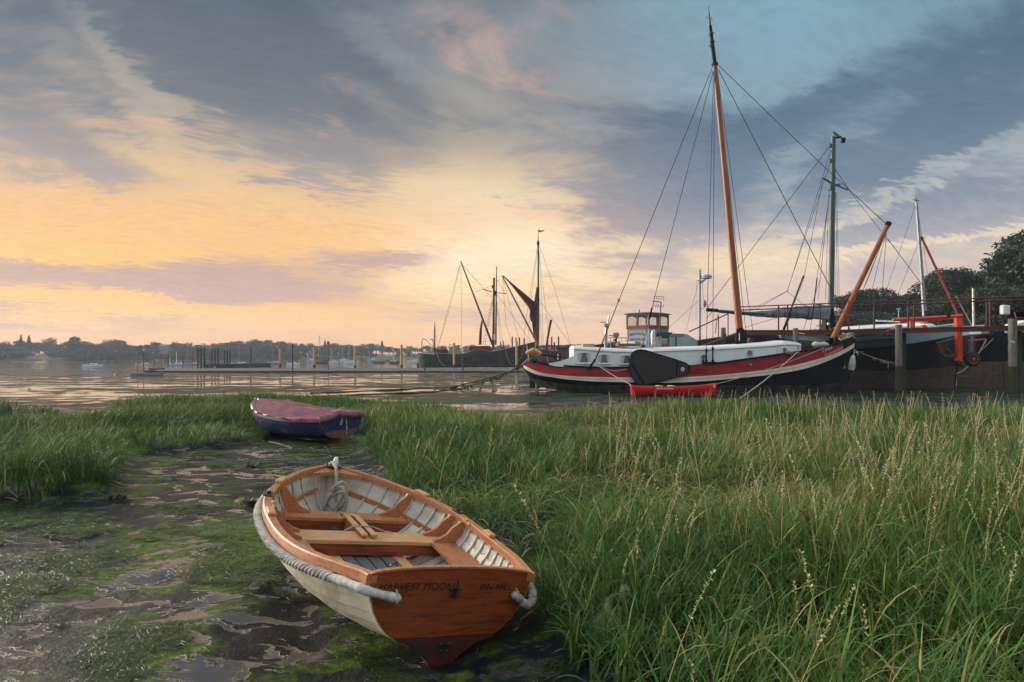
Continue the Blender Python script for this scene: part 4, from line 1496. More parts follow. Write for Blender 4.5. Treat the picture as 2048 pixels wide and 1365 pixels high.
        for sx, w in ((x0, .36), (x1, -.30)):
            xa, xb = sx, sx + (x1 - x0) * w
            rows = []
            for t in np.linspace(0, 1, 9):
                rows.append([tuple(PW(xa + (xb - xa) * t * (1 - .45 * v) , y0 + 1.6 + (y1 - y0 - 1.6) * v, yf + .022 - .006 * math.sin(t * 18))) for v in np.linspace(0, 1, 5)])
            mb = MB(); mb.grid(rows); mb.build('curtain', M_CURT, fr, world=True)
        mb = MB(); mb.beam(PW(x0 - 2.5, y1 + 2.2, yf - .02), PW(x1 + 2.5, y1 + 2.2, yf - .02), .05, .04); mb.build('sill', M_CABIN, fr, world=True)
    win(1155, 1180.5, 706, 725.5); win(1196, 1219.5, 710, 726); win(1241, 1267, 711.5, 727)
    # portholes
    def port(px, py, r, yn):
        c = PW(px, py, yn - .03)
        s = yn / FPX
        M = Matrix.Rotation(R_(90), 3, 'X')
        mb = MB()
        n = 20
        rows = []
        for k in range(n):
            a = 2 * math.pi * k / n
            def q(rr, d): return (c.x + rr * s * math.cos(a), c.y - d, c.z + rr * s * math.sin(a))
            rows.append([q(r + 2.2, -.04), q(r + 2.2, .0), q(r + 1.2, .012), q(r, .012), q(r, -.02)])
        mb.grid(rows, close_u=True)
        fr = mb.build('porthole', M_ROOF, root, world=True, smooth=True, angle=30)
        mb = MB(); mb.prism([(c.x + (r + .3) * s * math.cos(a), c.y + .012, c.z + (r + .3) * s * math.sin(a)) for a in np.linspace(0, 2 * math.pi, n + 1)[:-1]], (0, .006, 0)); mb.build('pane', M_GLASS, fr, world=True)
        mb = MB()
        for k in range(8):
            a = 2 * math.pi * k / 8
            mb.box((c.x + (r + 1.4) * s * math.cos(a), c.y - .016, c.z + (r + 1.4) * s * math.sin(a)), (.03, .02, .03))
        mb.build('bolts', M_WIRE, fr, world=True)
    port(1407.5, 715, 5.2, Yn); port(1499.6, 706.6, 5.6, Yn); port(1568.6, 701, 5.0, Yn + .04); port(1594, 694.5, 2.8, Yn + .62)
    # skylight, chimney, stern hatch on the roof
    def on_roof(px): return PW(px, float(roof(px)), Yn + .05)
    a, b = PW(1236, 694, Yc - .5), PW(1280, 694, Yc - .5)
    mb = MB(); rows = []
    for x in (a.x, b.x):
        rows.append([(x, Yc - .7, a.z + .05), (x, Yc - .7, a.z + .15), (x, Yc - .45, a.z + .27), (x, Yc - .1, a.z + .30), (x, Yc + .4, a.z + .15), (x, Yc + .4, a.z + .05)])
    mb.grid(rows, close_v=True); mb.f.append(tuple(range(6))); mb.f.append(tuple(range(6, 12)))
    sk = mb.build('skylight', M_TEAK, root, world=True)
    for t0, t1 in ((.10, .40), (.45, .75)):
        x0, x1 = a.x + (b.x - a.x) * t0, a.x + (b.x - a.x) * t1
        mb = MB(); mb.prism([(x0, Yc - .69, a.z + .175), (x1, Yc - .69, a.z + .175), (x1, Yc - .47, a.z + .28), (x0, Yc - .47, a.z + .28)], (0, -.02, .02)); mb.build('skylight_pane', M_ROOF, sk, world=True)
    c = PW(1306.5, 694, Yc - .9); r = .19
    mb = MB(); mb.lathe([(.26, 0), (.17, .10), (.15, .12)], c, 16); mb.build('chimney_collar', M_BRASS, root, world=True, smooth=True, angle=40)
    mb = MB(); mb.lathe([(.13, .10), (.13, .55), (.125, .55), (.125, .58), (.14, .58), (.14, .78), (.11, .80), (.10, .86), (.10, .92)], c, 18)
    ch = mb.build('chimney', M_STEEL, root, world=True, smooth=True, angle=35)
    mb = MB(); mb.lathe([(.17, .90), (.10, .96), (.03, .99)], c, 18); mb.build('chimney_cap', M_STEEL, ch, world=True, smooth=True, angle=35)
    a, b = PW(1164, 694, Yc), PW(1188, 694, Yc)
    mb = MB(); mb.box(((a.x + b.x) / 2, Yc, a.z + .05), (b.x - a.x, 1.0, .22), bev=.03); mb.build('stern_hatch', pm('olive_paint', (.30, .29, .18), (.22, .21, .13), rough=.6), root, world=True)
    # stern: wheel, shaft, red inner bulwark
    q = P[4][2:16].copy(); q[:, 1] = 2 * Yc - q[:, 1] - .09
    q2 = q.copy(); q2[:, 2] -= .45
    mb = MB(); mb.grid(np.stack([q, q2], 1)); mb.build('inner_bulwark', pm('rust_red_paint', (.22, .045, .03), (.15, .035, .025), rough=.5), root, world=True)
    c = PW(1115.5, 714, Yc)
    mb = MB()
    mb.tube([c + Vector((.20 * math.cos(t), 0, .20 * math.sin(t))) for t in np.linspace(0, 2 * math.pi, 22)[:-1]], .028, 6, closed=True)
    for k in range(8):
        t = k * math.pi / 4; mb.tube([c, c + Vector((.26 * math.cos(t), 0, .26 * math.sin(t)))], .016, 5)
    mb.lathe([(.06, -.05), (.06, .05)], c, 10, Matrix.Rotation(R_(90), 3, 'X'))
    wh = mb.build('steering_wheel', M_BBLACK, root, world=True, smooth=True, angle=40)
    for t, m in ((90, M_ROOF), (270, M_ROOF)):
        mb = MB(); mb.tube([c + Vector((0, -.03, .03 if t == 90 else -.03)), c + Vector((0, -.03, .17 if t == 90 else -.17))], .03, 6); mb.build('painted_spoke', m, wh, world=True)
    mb = MB(); mb.tube([PW(1072, 709, Yc), PW(1095, 711, Yc), PW(1112, 714, Yc)], .05, 8); mb.tube([PW(1112, 714, Yc), PW(1147, 719, Yc - .3)], .03, 6)
    mb.build('tiller_shaft', M_BBLACK, root, world=True, smooth=True)
    mb = MB()
    for px, py in ((1093, 716), (1123, 718)): mb.tube([PW(px, py - 6, Yc + .9), PW(px + 3, py + 10, Yc + .9)], .02, 5)
    mb.build('stern_stanchions', M_BRASS, root, world=True)

    # ---- leeboard
    lb = [(1281, 700), (1273, 701.3), (1266.6, 704.6), (1262.5, 709), (1260.3, 715.6), (1259, 723), (1259, 731), (1260, 739), (1262, 747), (1265, 755), (1269, 761.5), (1274, 766.5), (1280, 769.2), (1291, 769.6), (1315.5, 764.5), (1352, 755), (1368, 750.3), (1374, 747), (1378, 742), (1379, 736.5), (1377, 731), (1371, 726.8), (1352, 720), (1333, 714.3), (1315, 709), (1300, 704), (1290, 701)]
    Yl = Yc - 2.15 - .30
    ctr = PW(1318, 735, Yl)
    # planks of the leeboard: split by lines running fore and aft
    outl = [PW(*p, Yl) for p in lb]
    M_LEE = pm('leeboard_black', (.014, .015, .017), (.024, .024, .024), scale=1.6, rough=.6, bump=.5, stretch=(.5, 1, 8), c3=(.05, .05, .048), s3=2.2, t3=(.66, .74), bdist=.02)
    mb = MB(); mb.prism([p + Vector((0, .025, 0)) for p in outl], (0, .065, 0))
    lee = mb.build('leeboard', M_LEE, root, world=True)

    def clip(poly, y, keep_below):
        r = []
        for i in range(len(poly)):
            p, q = poly[i], poly[(i + 1) % len(poly)]
            ip, iq = (p[1] >= y) == keep_below, (q[1] >= y) == keep_below
            if ip: r.append(p)
            if ip != iq:
                t = (y - p[1]) / (q[1] - p[1]); r.append((p[0] + (q[0] - p[0]) * t, y))
        return r
    cuts = [690, 710.5, 721.5, 732, 743, 755, 780]
    for i in range(6):
        pl = clip(clip(lb, cuts[i] + .18, True), cuts[i + 1] - .18, False)
        mb = MB(); mb.prism([PW(*p, Yl + .004 * (i % 2)) for p in pl], (0, .05, 0)); mb.build('plank', M_LEE, lee, world=True)
    mb = MB()
    rim = [p + Vector((0, -.012, 0)) for p in outl]
    mb.tube(rim, .035, 5, closed=True); mb.build('leeboard_rim', M_BBLACK, lee, world=True)
    mb = MB()
    mb.beam(PW(1263, 727, Yl - .01), PW(1288, 767, Yl - .01), .02, .12, up=(1, 0, 0)); mb.beam(PW(1354, 722, Yl - .01), PW(1353, 753, Yl - .01), .02, .08, up=(1, 0, 0))
    mb.build('iron_strap', M_BBLACK, lee, world=True)
    c = PW(1365.5, 738.8, Yl - .02); s = Yl / FPX
    star = []
    for k in range(24):
        a = 2 * math.pi * k / 24 + math.pi / 2
        rr = (4.9, 3.6, 2.3, 3.6)[k % 4] if True else 0
        star.append((c.x + rr * s * math.cos(a), c.y, c.z + rr * s * math.sin(a)))
    mb = MB(); mb.prism(star, (0, .02, 0)); st = mb.build('star_emblem', M_ROOF, lee, world=True)
    mb = MB(); mb.prism([(c.x + 1.5 * s * math.cos(a), c.y - .008, c.z + 1.5 * s * math.sin(a)) for a in np.linspace(0, 2 * math.pi, 13)[:-1]], (0, .008, 0)); mb.build('star_centre', M_BRED, st, world=True)
    # bulwark port (hinged plate)
    mb = MB(); mb.box(PW(1398, 738, Yc - 2.16), (.95, .04, .40)); mb.build('scupper_plate', M_BRED, root, world=True)
    mb = MB(); mb.tube([PW(1385, 739, Yc - 2.2), PW(1413, 737.5, Yc - 2.2)], .02, 5); mb.build('hinge_rod', M_BRED, root, world=True)
    c = PW(1500.5, 730.5, Yc - 2.14)
    mb = MB(); mb.lathe([(.09, 0), (.07, .05), (0.03, .06)], c, 12, Matrix.Rotation(R_(90), 3, 'X')); mb.build('outlet', M_BRASS, root, world=True)

    # ---- mast
    def taper(pa, pb, ra, rb, name, mat, n=14, k=12, Y=Yc):
        a, b = PW(*pa, Y), PW(*pb, Y)
        mb = MB(); mb.tube([a.lerp(b, t) for t in np.linspace(0, 1, n)], [ra + (rb - ra) * t for t in np.linspace(0, 1, n)], k)
        return mb.build(name, mat, root, world=True, smooth=True, angle=60)
    taper((1482, 692), (1429.5, 128), .215, .135, 'mast', M_OAK, 20)
    taper((1430.3, 137), (1420.5, 52), .135, .085, 'masthead', M_BBLACK)
    taper((1420.5, 52), (1417, 11), .05, .012, 'mast_pole', M_BBLACK, 5, 6)
    for px, py, r in ((1429.6, 129, .20), (1425, 94, .13), (1424, 84, .13), (1422.5, 68, .12)):
        mb = MB(); mb.lathe([(r - .03, -.06), (r, -.06), (r, .06), (r - .03, .06)], PW(px, py, Yc), 12)
        mb.build('mast_band', M_WIRE, root, world=True)
    mb = MB()
    mb.beam(PW(1415, 73, Yc), PW(1429, 66, Yc), .05, .05); mb.beam(PW(1416, 94, Yc), PW(1431, 83, Yc), .05, .05); mb.beam(PW(1411.5, 34.5, Yc), PW(1425, 39.5, Yc), .03, .03)
    mb.tube([PW(1412, 34, Yc), PW(1418, 28, Yc), PW(1425, 40, Yc)], .014, 4)
    mb.build('mast_fitting', M_BRASS, root, world=True)
    # tabernacle
    a = PW(1481, 690, Yc)
    mb = MB()
    for sd in (-1, 1):
        mb.prism([PW(1470, 694, Yc + sd * .30 - .05), PW(1474, 658, Yc + sd * .30 - .05), PW(1484, 655, Yc + sd * .30 - .05), PW(1492, 663, Yc + sd * .30 - .05), PW(1495, 694, Yc + sd * .30 - .05)], (0, .1, 0))
    mb.prism([PW(1475, 694, Yc - .26), PW(1477, 672, Yc - .26), PW(1490, 672, Yc - .26), PW(1492, 694, Yc - .26)], (0, .52, 0))
    tb = mb.build('tabernacle', M_BBLACK, root, world=True)
    mb = MB(); mb.box(PW(1478.5, 674, Yc - .38), (.05, .02, .45)); mb.build('pale_batten', M_ROOF, tb, world=True)
    # bowsprit, hoisted
    taper((1665, 679), (1776, 449), .165, .13, 'bowsprit', M_SPAR)
    mb = MB(); mb.lathe([(.12, -.1), (.165, -.1), (.165, .12), (.1, .16)], PW(1776, 449, Yc), 12, Matrix.Rotation(R_(26), 3, 'Y')); mb.build('bowsprit_cap', M_BBLACK, root, world=True)

    # ---- rigging
    sh = Yc - 2.05
    fa = Yc + 2.05
    H0 = (1430, 134, Yc)
    for pts, r in (([(1424, 137, Yc), (1238, 600, sh + .4), (1189, 724, sh)], .020), ([(1427, 140, Yc), (1310, 592, Yc), (1286, 690, fa)], .018),
                   ([(1427, 138, Yc), (1412.5, 700, sh), (1412.5, 728, sh)], .016), ([(1429, 138, Yc), (1425.5, 692, sh), (1425.5, 727, sh)], .016),
                   ([(1432, 138, Yc), (1485, 604, fa), (1492, 664, fa)], .016), ([(1434, 138, Yc), (1496, 600, fa), (1510, 690, fa)], .016),
                   ([(1437, 140, Yc), (1676, 606, Yc), (1700, 660, Yc)], .022), ([(1438, 132, Yc), (1560, 250, Yc), (1662, 347, Yc), (1774, 450, Yc)], .018),
                   ([(1775, 478, Yc), (1844, 570, Yc + 2)], .018)):
        wire(root, pts, r)
    # thicker tackles at the foot of the backstay and shrouds
    for a, b, r in (((1207, 680, sh + .1), (1189, 724, sh), .035), ((1238, 600, sh + .4), (1207, 680, sh + .1), .024), ((1189, 722, sh - .05), (1175, 741, sh - .25), .07), ((1412.5, 700, sh), (1412.5, 726, sh), .045), ((1425.5, 696, sh), (1425.5, 726, sh), .045), ((1304, 616, Yc), (1298, 640, Yc), .05)):
        wire(root, [a, b], r, 'tackle', M_BBLACK, 7)
    for px, py in ((1412.5, 701), (1425.5, 698), (1412.5, 722), (1425.5, 722), (1189, 722)):
        mb = MB(); mb.lathe([(.05, -.09), (.085, 0), (.05, .09)], PW(px, py, sh), 8); mb.build('deadeye', M_BBLACK, root, world=True)
    mb = MB()
    mb.box(PW(1419, 726.5, sh), (.85, .08, .14), bev=.02); mb.box(PW(1406, 724, sh), (.12, .1, .22), bev=.02)
    mb.build('chain_plate', M_BBLACK, root, world=True)
    c = PW(1237.5, 601, sh + .4)
    mb = MB(); mb.tube([c + Vector((.06 * math.cos(t), 0, .08 * math.sin(t))) for t in np.linspace(0, 2 * math.pi, 11)[:-1]], .018, 5, closed=True); mb.build('ring', M_WIRE, root, world=True)
    # ropes from the bowsprit end
    for x1, y1, yy in ((1735, 560, Yc), (1718, 600, Yc), (1742, 588, Yc + .4), (1766, 560, Yc + .5)):
        wire(root, [(1773, 462, Yc), (x1, y1, yy), (x1 - (1773 - x1) * .9, y1 + 78, yy)], .014, 'halyard')
    wire(root, [(1697, 600, Yc - .2), (1697, 680, Yc - .2)], .02, 'halyard', M_BRED)
    # bow clutter: windlass, heap of chain and rope, pale fender lumps, mooring bitts
    mb = MB()
    c = PW(1640, 694, Yc - .6)
    rows = []
    for i, uu in enumerate(np.linspace(0, 1, 12)):
        rr = (.05 + .2 * math.sin(math.pi * uu) ** .7) * (1 + .25 * math.sin(9 * uu))
        rows.append([(c.x - .5 + 1.0 * uu, c.y + rr * math.cos(v), c.z + .12 + rr * .7 * math.sin(v) * (1 + .2 * math.sin(5 * v + 8 * uu))) for v in np.linspace(0, 2 * math.pi, 11)[:-1]])
    mb.grid(rows, close_v=True); mb.build('rolled_canvas', pm('dirty_canvas', (.50, .49, .34), (.36, .35, .24), rough=.8, bump=.4), root, world=True, smooth=True)
    mb = MB(); 
    rs = np.random.default_rng(8)
    for k in range(9):
        c = PW(rs.uniform(1572, 1600), rs.uniform(705, 709), Yc - 1.9); mb.lathe([(.02, -.08), (.12, -.04), (.10, .05), (.02, .09)], c, 8)
    mb.build('weed_heap', pm('brown_heap', (.10, .09, .05), (.18, .16, .09), rough=.9, bump=.5), root, world=True, smooth=True)
    mb = MB()
    rs = np.random.default_rng(9)
    for k in range(26):
        c = PW(rs.uniform(1683, 1706), rs.uniform(668, 680), Yc + rs.uniform(-.6, .6)); t0 = rs.uniform(0, 6)
        mb.tube([c + Vector((.18 * math.cos(t0 + t), .12 * math.sin(t0 + t), .06 * math.sin(2 * t))) for t in np.linspace(0, 5, 9)], .035, 5)
    mb.build('rope_heap', M_ROPE_B, root, world=True, smooth=True)
    mb = MB(); mb.tube([PW(1672, 690, Yc - .5), PW(1672, 674, Yc - .5)], .11, 8); mb.tube([PW(1660, 690, Yc), PW(1660, 676, Yc)], .2, 10); mb.tube([PW(1654, 684, Yc - .6), PW(1666, 684, Yc + .6)], .1, 10); mb.build('windlass', M_BBLACK, root, world=True, smooth=True, angle=40)
    # anchor plate on the bow and the pale dolphin striker
    mb = MB()
    mb.prism([PW(*p, Yc - .75) for p in ((1682, 736), (1684, 713), (1686, 733))], (0, .04, 0)); mb.prism([PW(*p, Yc - .68) for p in ((1686.5, 733), (1690.5, 715), (1690, 736))], (0, .04, 0)); mb.prism([PW(*p, Yc - .72) for p in ((1680, 736), (1691, 733), (1690, 737.5), (1681, 737.5))], (0, .05, 0))
    mb.build('bow_anchor', pm('rusty_white', (.50, .46, .40), (.30, .20, .13), rough=.7, bump=.2), root, world=True)
    # name on the bow
    s = (Yc - 1.0) / FPX
    M_SCRIPT = pm('pale_script', (.72, .62, .58), None, rough=.5, bump=0)
    text('Twee', 'name_lettering', M_SCRIPT, root, PW(1653, 698.5, Yc - 1.66), (R_(90), R_(-17), R_(19)), .36, world=True, shear=.3, offset=-.004)
    text('Gebroeders', 'name_lettering', M_SCRIPT, root, PW(1667, 704, Yc - 1.52), (R_(90), R_(-21), R_(22)), .30, world=True, shear=.3, offset=-.004)
    # hoses and ropes over the side
    wire(root, [Vector(p) for p in sag(PW(1192, 727, sh - .06), PW(1254, 738, sh - .1), .25)], .02, 'rope', M_ROPE_B)
    return root


red_barge = build_red_barge()

# mooring lines are things of their own
def line(pts, r, name, label, cat='rope', mat=None, group=None):
    mb = MB(); mb.tube(pts, r, 6)
    o = mb.build(name, mat or M_ROPE_B, None, smooth=True)
    tag(o, label, cat, group)
    return o


line(sag(PW(1188, 726, 37.7), PW(1262, 770, 34.2), .05), .016, 'mooring_line', 'thin pale line from the barge backstay down to the left end of the red canoe')
line(sag(PW(1435, 768, 34.2), PW(1646, 697, 37.9), .12), .018, 'mooring_line', 'thin pale line from the right end of the red canoe up to the barge bow')
line(sag(PW(1480, 797, 30.0), PW(1594, 705, 37.8), .1), .028, 'mooring_line', 'thick pale rope slanting from the barge rail down into the grass')


def build_canoe():
    Y = 34.0
    a, b = PW(1258.5, 768, Y), PW(1436.5, 768, Y)
    root = thing('canoe', 'bright red plastic canoe with white lettering lying against the barge', 'canoe', ((a.x + b.x) / 2, Y, 0))
    M_RED = pm('red_plastic', (.62, .020, .028), (.52, .016, .024), scale=3, rough=.35, bump=.05)
    top = tab([(1258.5, 769.5), (1270, 772), (1300, 773.5), (1340, 774.5), (1390, 772.5), (1420, 769.5), (1436.5, 767)])
    L = b.x - a.x
    n = 34
    rowsN = []
    xsn = np.linspace(0, 1, n)
    for u in xsn:
        px = 1258.5 + 178 * u
        w = .42 * (1 - abs(2 * u - 1) ** 2.6) ** .75 + .012
        zt = CAMH - (top(px) - HOR) / FPX * Y
        e = max(0, 1 - min(u, 1 - u) / .045)
        zb = .03 + .0 * e
        inx = (.10 if u < .5 else -.16) * e ** 1.2
        x = a.x + L * u
        rowsN.append([(x, Y - w, zt), (x, Y - w * .995 - .015, zt - .03), (x + inx * .4, Y - w * .98, zt - .12), (x + inx * .8, Y - w * .80, zb + .10), (x + inx, Y - w * .3, zb), (x + inx, Y + w * .3, zb), (x + inx * .8, Y + w * .80, zb + .10), (x + inx * .4, Y + w * .98, zt - .12), (x, Y + w * .995 + .015, zt - .03), (x, Y + w, zt)])
    mb = MB(); mb.grid(rowsN)
    hull = mb.build('hull', M_RED, root, world=True, smooth=True, angle=50)
    md = hull.modifiers.new('thickness', 'SOLIDIFY'); md.thickness = .012; md.offset = -1
    mb = MB(); mb.tube([r[0] for r in rowsN], .018, 5); mb.tube([r[-1] for r in rowsN], .018, 5); mb.build('rim', M_RED, root, world=True, smooth=True)
    for px in (1318, 1342):
        c = PW(px, 773, Y); mb = MB(); mb.box((c.x, Y, c.z + .02), (.26, .74, .03), bev=.008); mb.build('seat', pm('pale_plywood', (.60, .42, .22), (.5, .33, .16), rough=.6), root, world=True)
    for u in (.1, .88):
        r = rowsN[int(u * n)]; mb = MB(); mb.prism([rowsN[0][0], r[0], r[-1]] if u < .5 else [rowsN[-1][0], r[0], r[-1]], (0, 0, .012)); mb.build('end_deck', M_RED, root, world=True)
    M_LET = pm('white_lettering', (.8, .78, .76), None, rough=.5, bump=0)
    text('MadRiverCanoe', 'lettering', M_LET, root, PW(1329, 777.6, Y - .445), (R_(90), 0, 0), .115, world=True, shear=.3, offset=.003, spacing=1.1)
    c = PW(1428.5, 772.5, Y - .20)
    mb = MB(); mb.tube([c + Vector((.05 * math.cos(t), .0, .075 * math.sin(t))) for t in np.linspace(0, 2 * math.pi, 15)[:-1]], .010, 5, closed=True); mb.tube([c + Vector((-.015, 0, -.05)), c + Vector((.0, 0, .0)), c + Vector((.012, 0, .05))], .010, 5)
    mb.build('round_badge', M_LET, root, world=True)
    return root


build_canoe()

# things on and about the barge's stern
def fenders():
    for i, (px, py) in enumerate(((1061, 703), (1068, 704.5), (1073, 708))):
        c = PW(px, py, 39.6 + .2 * i)
        M = Matrix.Rotation(R_(62 + 8 * i), 3, 'Y')
        mb = MB(); mb.lathe([(.04, -.30), (.11, -.26), (.13, -.2), (.13, .2), (.11, .26), (.04, .30)], c, 12, M)
        o = mb.build('fender', pm('orange_fender', (.72, .34, .12), (.60, .26, .09), rough=.5, bump=.05), None, smooth=True, angle=50)
        tag(o, ('orange sausage fender lying highest on the barge stern rail', 'orange sausage fender lying between two others on the barge stern', 'orange sausage fender lying nearest the tiller on the barge stern')[i], 'fender', 'fenders on the barge stern')
    mb = MB(); rs = np.random.default_rng(2)
    for k in range(14):
        c = PW(rs.uniform(1062, 1072), rs.uniform(714, 722), 39.2); t0 = rs.uniform(0, 6)
        mb.tube([c + Vector((.16 * math.cos(t0 + t), .1 * math.sin(t0 + t * 1.3), .12 * math.sin(t))) for t in np.linspace(0, 6, 9)], .03, 5)
    tag(mb.build('net', pm('green_net', (.015, .14, .10), (.02, .09, .07), rough=.8), None, smooth=True), 'green bundled net hanging over the barge stern', 'net')
    # ensign staff
    r = thing('ensign', 'small furled red and blue flag on a short staff at the barge stern', 'flag', tuple(PW(1056, 705, 40.4)))
    mb = MB(); mb.tube([PW(1057, 716, 40.4), PW(1052.5, 686, 40.4)], .02, 6); mb.build('staff', M_ROOF, r, world=True)
    mb = MB(); mb.grid([[tuple(PW(1052.8 + 1.2 * t + .5 * math.sin(5 * t + 2 * s_), 688 + 16 * t, 40.36 + .08 * s_)) for s_ in np.linspace(-1, 1, 5)] for t in np.linspace(0, 1, 9)])
    mb.build('cloth', pm('flag_cloth', (.05, .06, .25), (.45, .05, .06), scale=3, rough=.8), r, world=True, smooth=True)
    # outboard motor on its bracket
    r = thing('outboard_motor', 'grey outboard motor clamped to a rail behind the white cabin roof', 'motor', tuple(PW(1230, 690, 41.3)))
    c = PW(1231.5, 670, 41.3)
    mb = MB(); mb.box(c, (.40, .34, .26), bev=.08); mb.box(c + Vector((0, 0, -.13)), (.30, .28, .08), bev=.02); mb.build('cowling', pm('grey_cowling', (.16, .18, .20), (.12, .135, .15), rough=.4), r, world=True, smooth=True, angle=40)
    mb = MB(); mb.tube([c + Vector((.02, 0, -.15)), c + Vector((.0, 0, -.62))], .06, 8); mb.box(c + Vector((-.05, 0, -.32)), (.2, .16, .1), bev=.02); mb.build('leg', M_BBLACK, r, world=True)
    mb = MB(); mb.tube([c + Vector((-.18, 0, -.08)), c + Vector((-.42, 0, -.03))], .025, 6); mb.build('tiller', M_BBLACK, r, world=True)


fenders()

for _m in (M_BBLACK, M_DIRTY, M_BRED, M_WIRE):
    for _n in _m.node_tree.nodes:
        if _n.type == 'BSDF_PRINCIPLED': _n.inputs['Specular IOR Level'].default_value = .14
# ------------------------------------------------------------------ the pale blue barge moored beyond the jetty
M_PBLUE = pm('pale_blue_paint', (.28, .40, .46), (.22, .33, .39), scale=1, rough=.45, bump=.05, c3=(.20, .22, .20), s3=3, t3=(.68, .82))
M_TEALP = pm('teal_paint', (.12, .27, .31), (.09, .22, .26), scale=1, rough=.45, bump=.05)
M_GMAST = pm('blue_green_mast', (.030, .085, .105), (.022, .062, .08), scale=1.5, rough=.45, bump=.05, stretch=(3, 3, .4))
M_RUSTRED = pm('red_oxide_steel', (.105, .024, .022), (.065, .020, .019), scale=1.5, rough=.6, bump=.12, c3=(.06, .03, .025), s3=5, t3=(.55, .7))
M_PILE = pm('weathered_pile', (.17, .165, .145), (.10, .095, .08), scale=2.2, rough=.85, bump=.5, stretch=(5, 5, .5), c3=(.05, .048, .04), s3=5, t3=(.56, .7), bdist=.02)
M_PILEG = pm('green_pile', (.030, .042, .018), (.055, .065, .030), scale=3, rough=.85, bump=.5, stretch=(4, 4, .6), c3=(.02, .02, .015), s3=6, bdist=.02)
M_SAILCOVER = pm('grey_sail_cover', (.16, .19, .23), (.24, .27, .31), scale=2.4, rough=.5, bump=.6, bscale=5, bdist=.06)


def glass_mat():
    m, g, b = new_mat('clear_glass')
    nt = m.node_tree
    t = g.n('ShaderNodeBsdfTransparent'); t.inputs[0].default_value = (.92, .93, .93, 1)
    gl = g.n('ShaderNodeBsdfGlossy'); gl.inputs['Roughness'].default_value = .03
    mx = g.n('ShaderNodeMixShader')
    mx.inputs[0].default_value = .05; nt.links.new(t.outputs[0], mx.inputs[1]); nt.links.new(gl.outputs[0], mx.inputs[2])
    out = [n for n in nt.nodes if n.type == 'OUTPUT_MATERIAL'][0]
    nt.links.new(mx.outputs[0], out.inputs[0])
    return m


M_CLEAR = glass_mat()


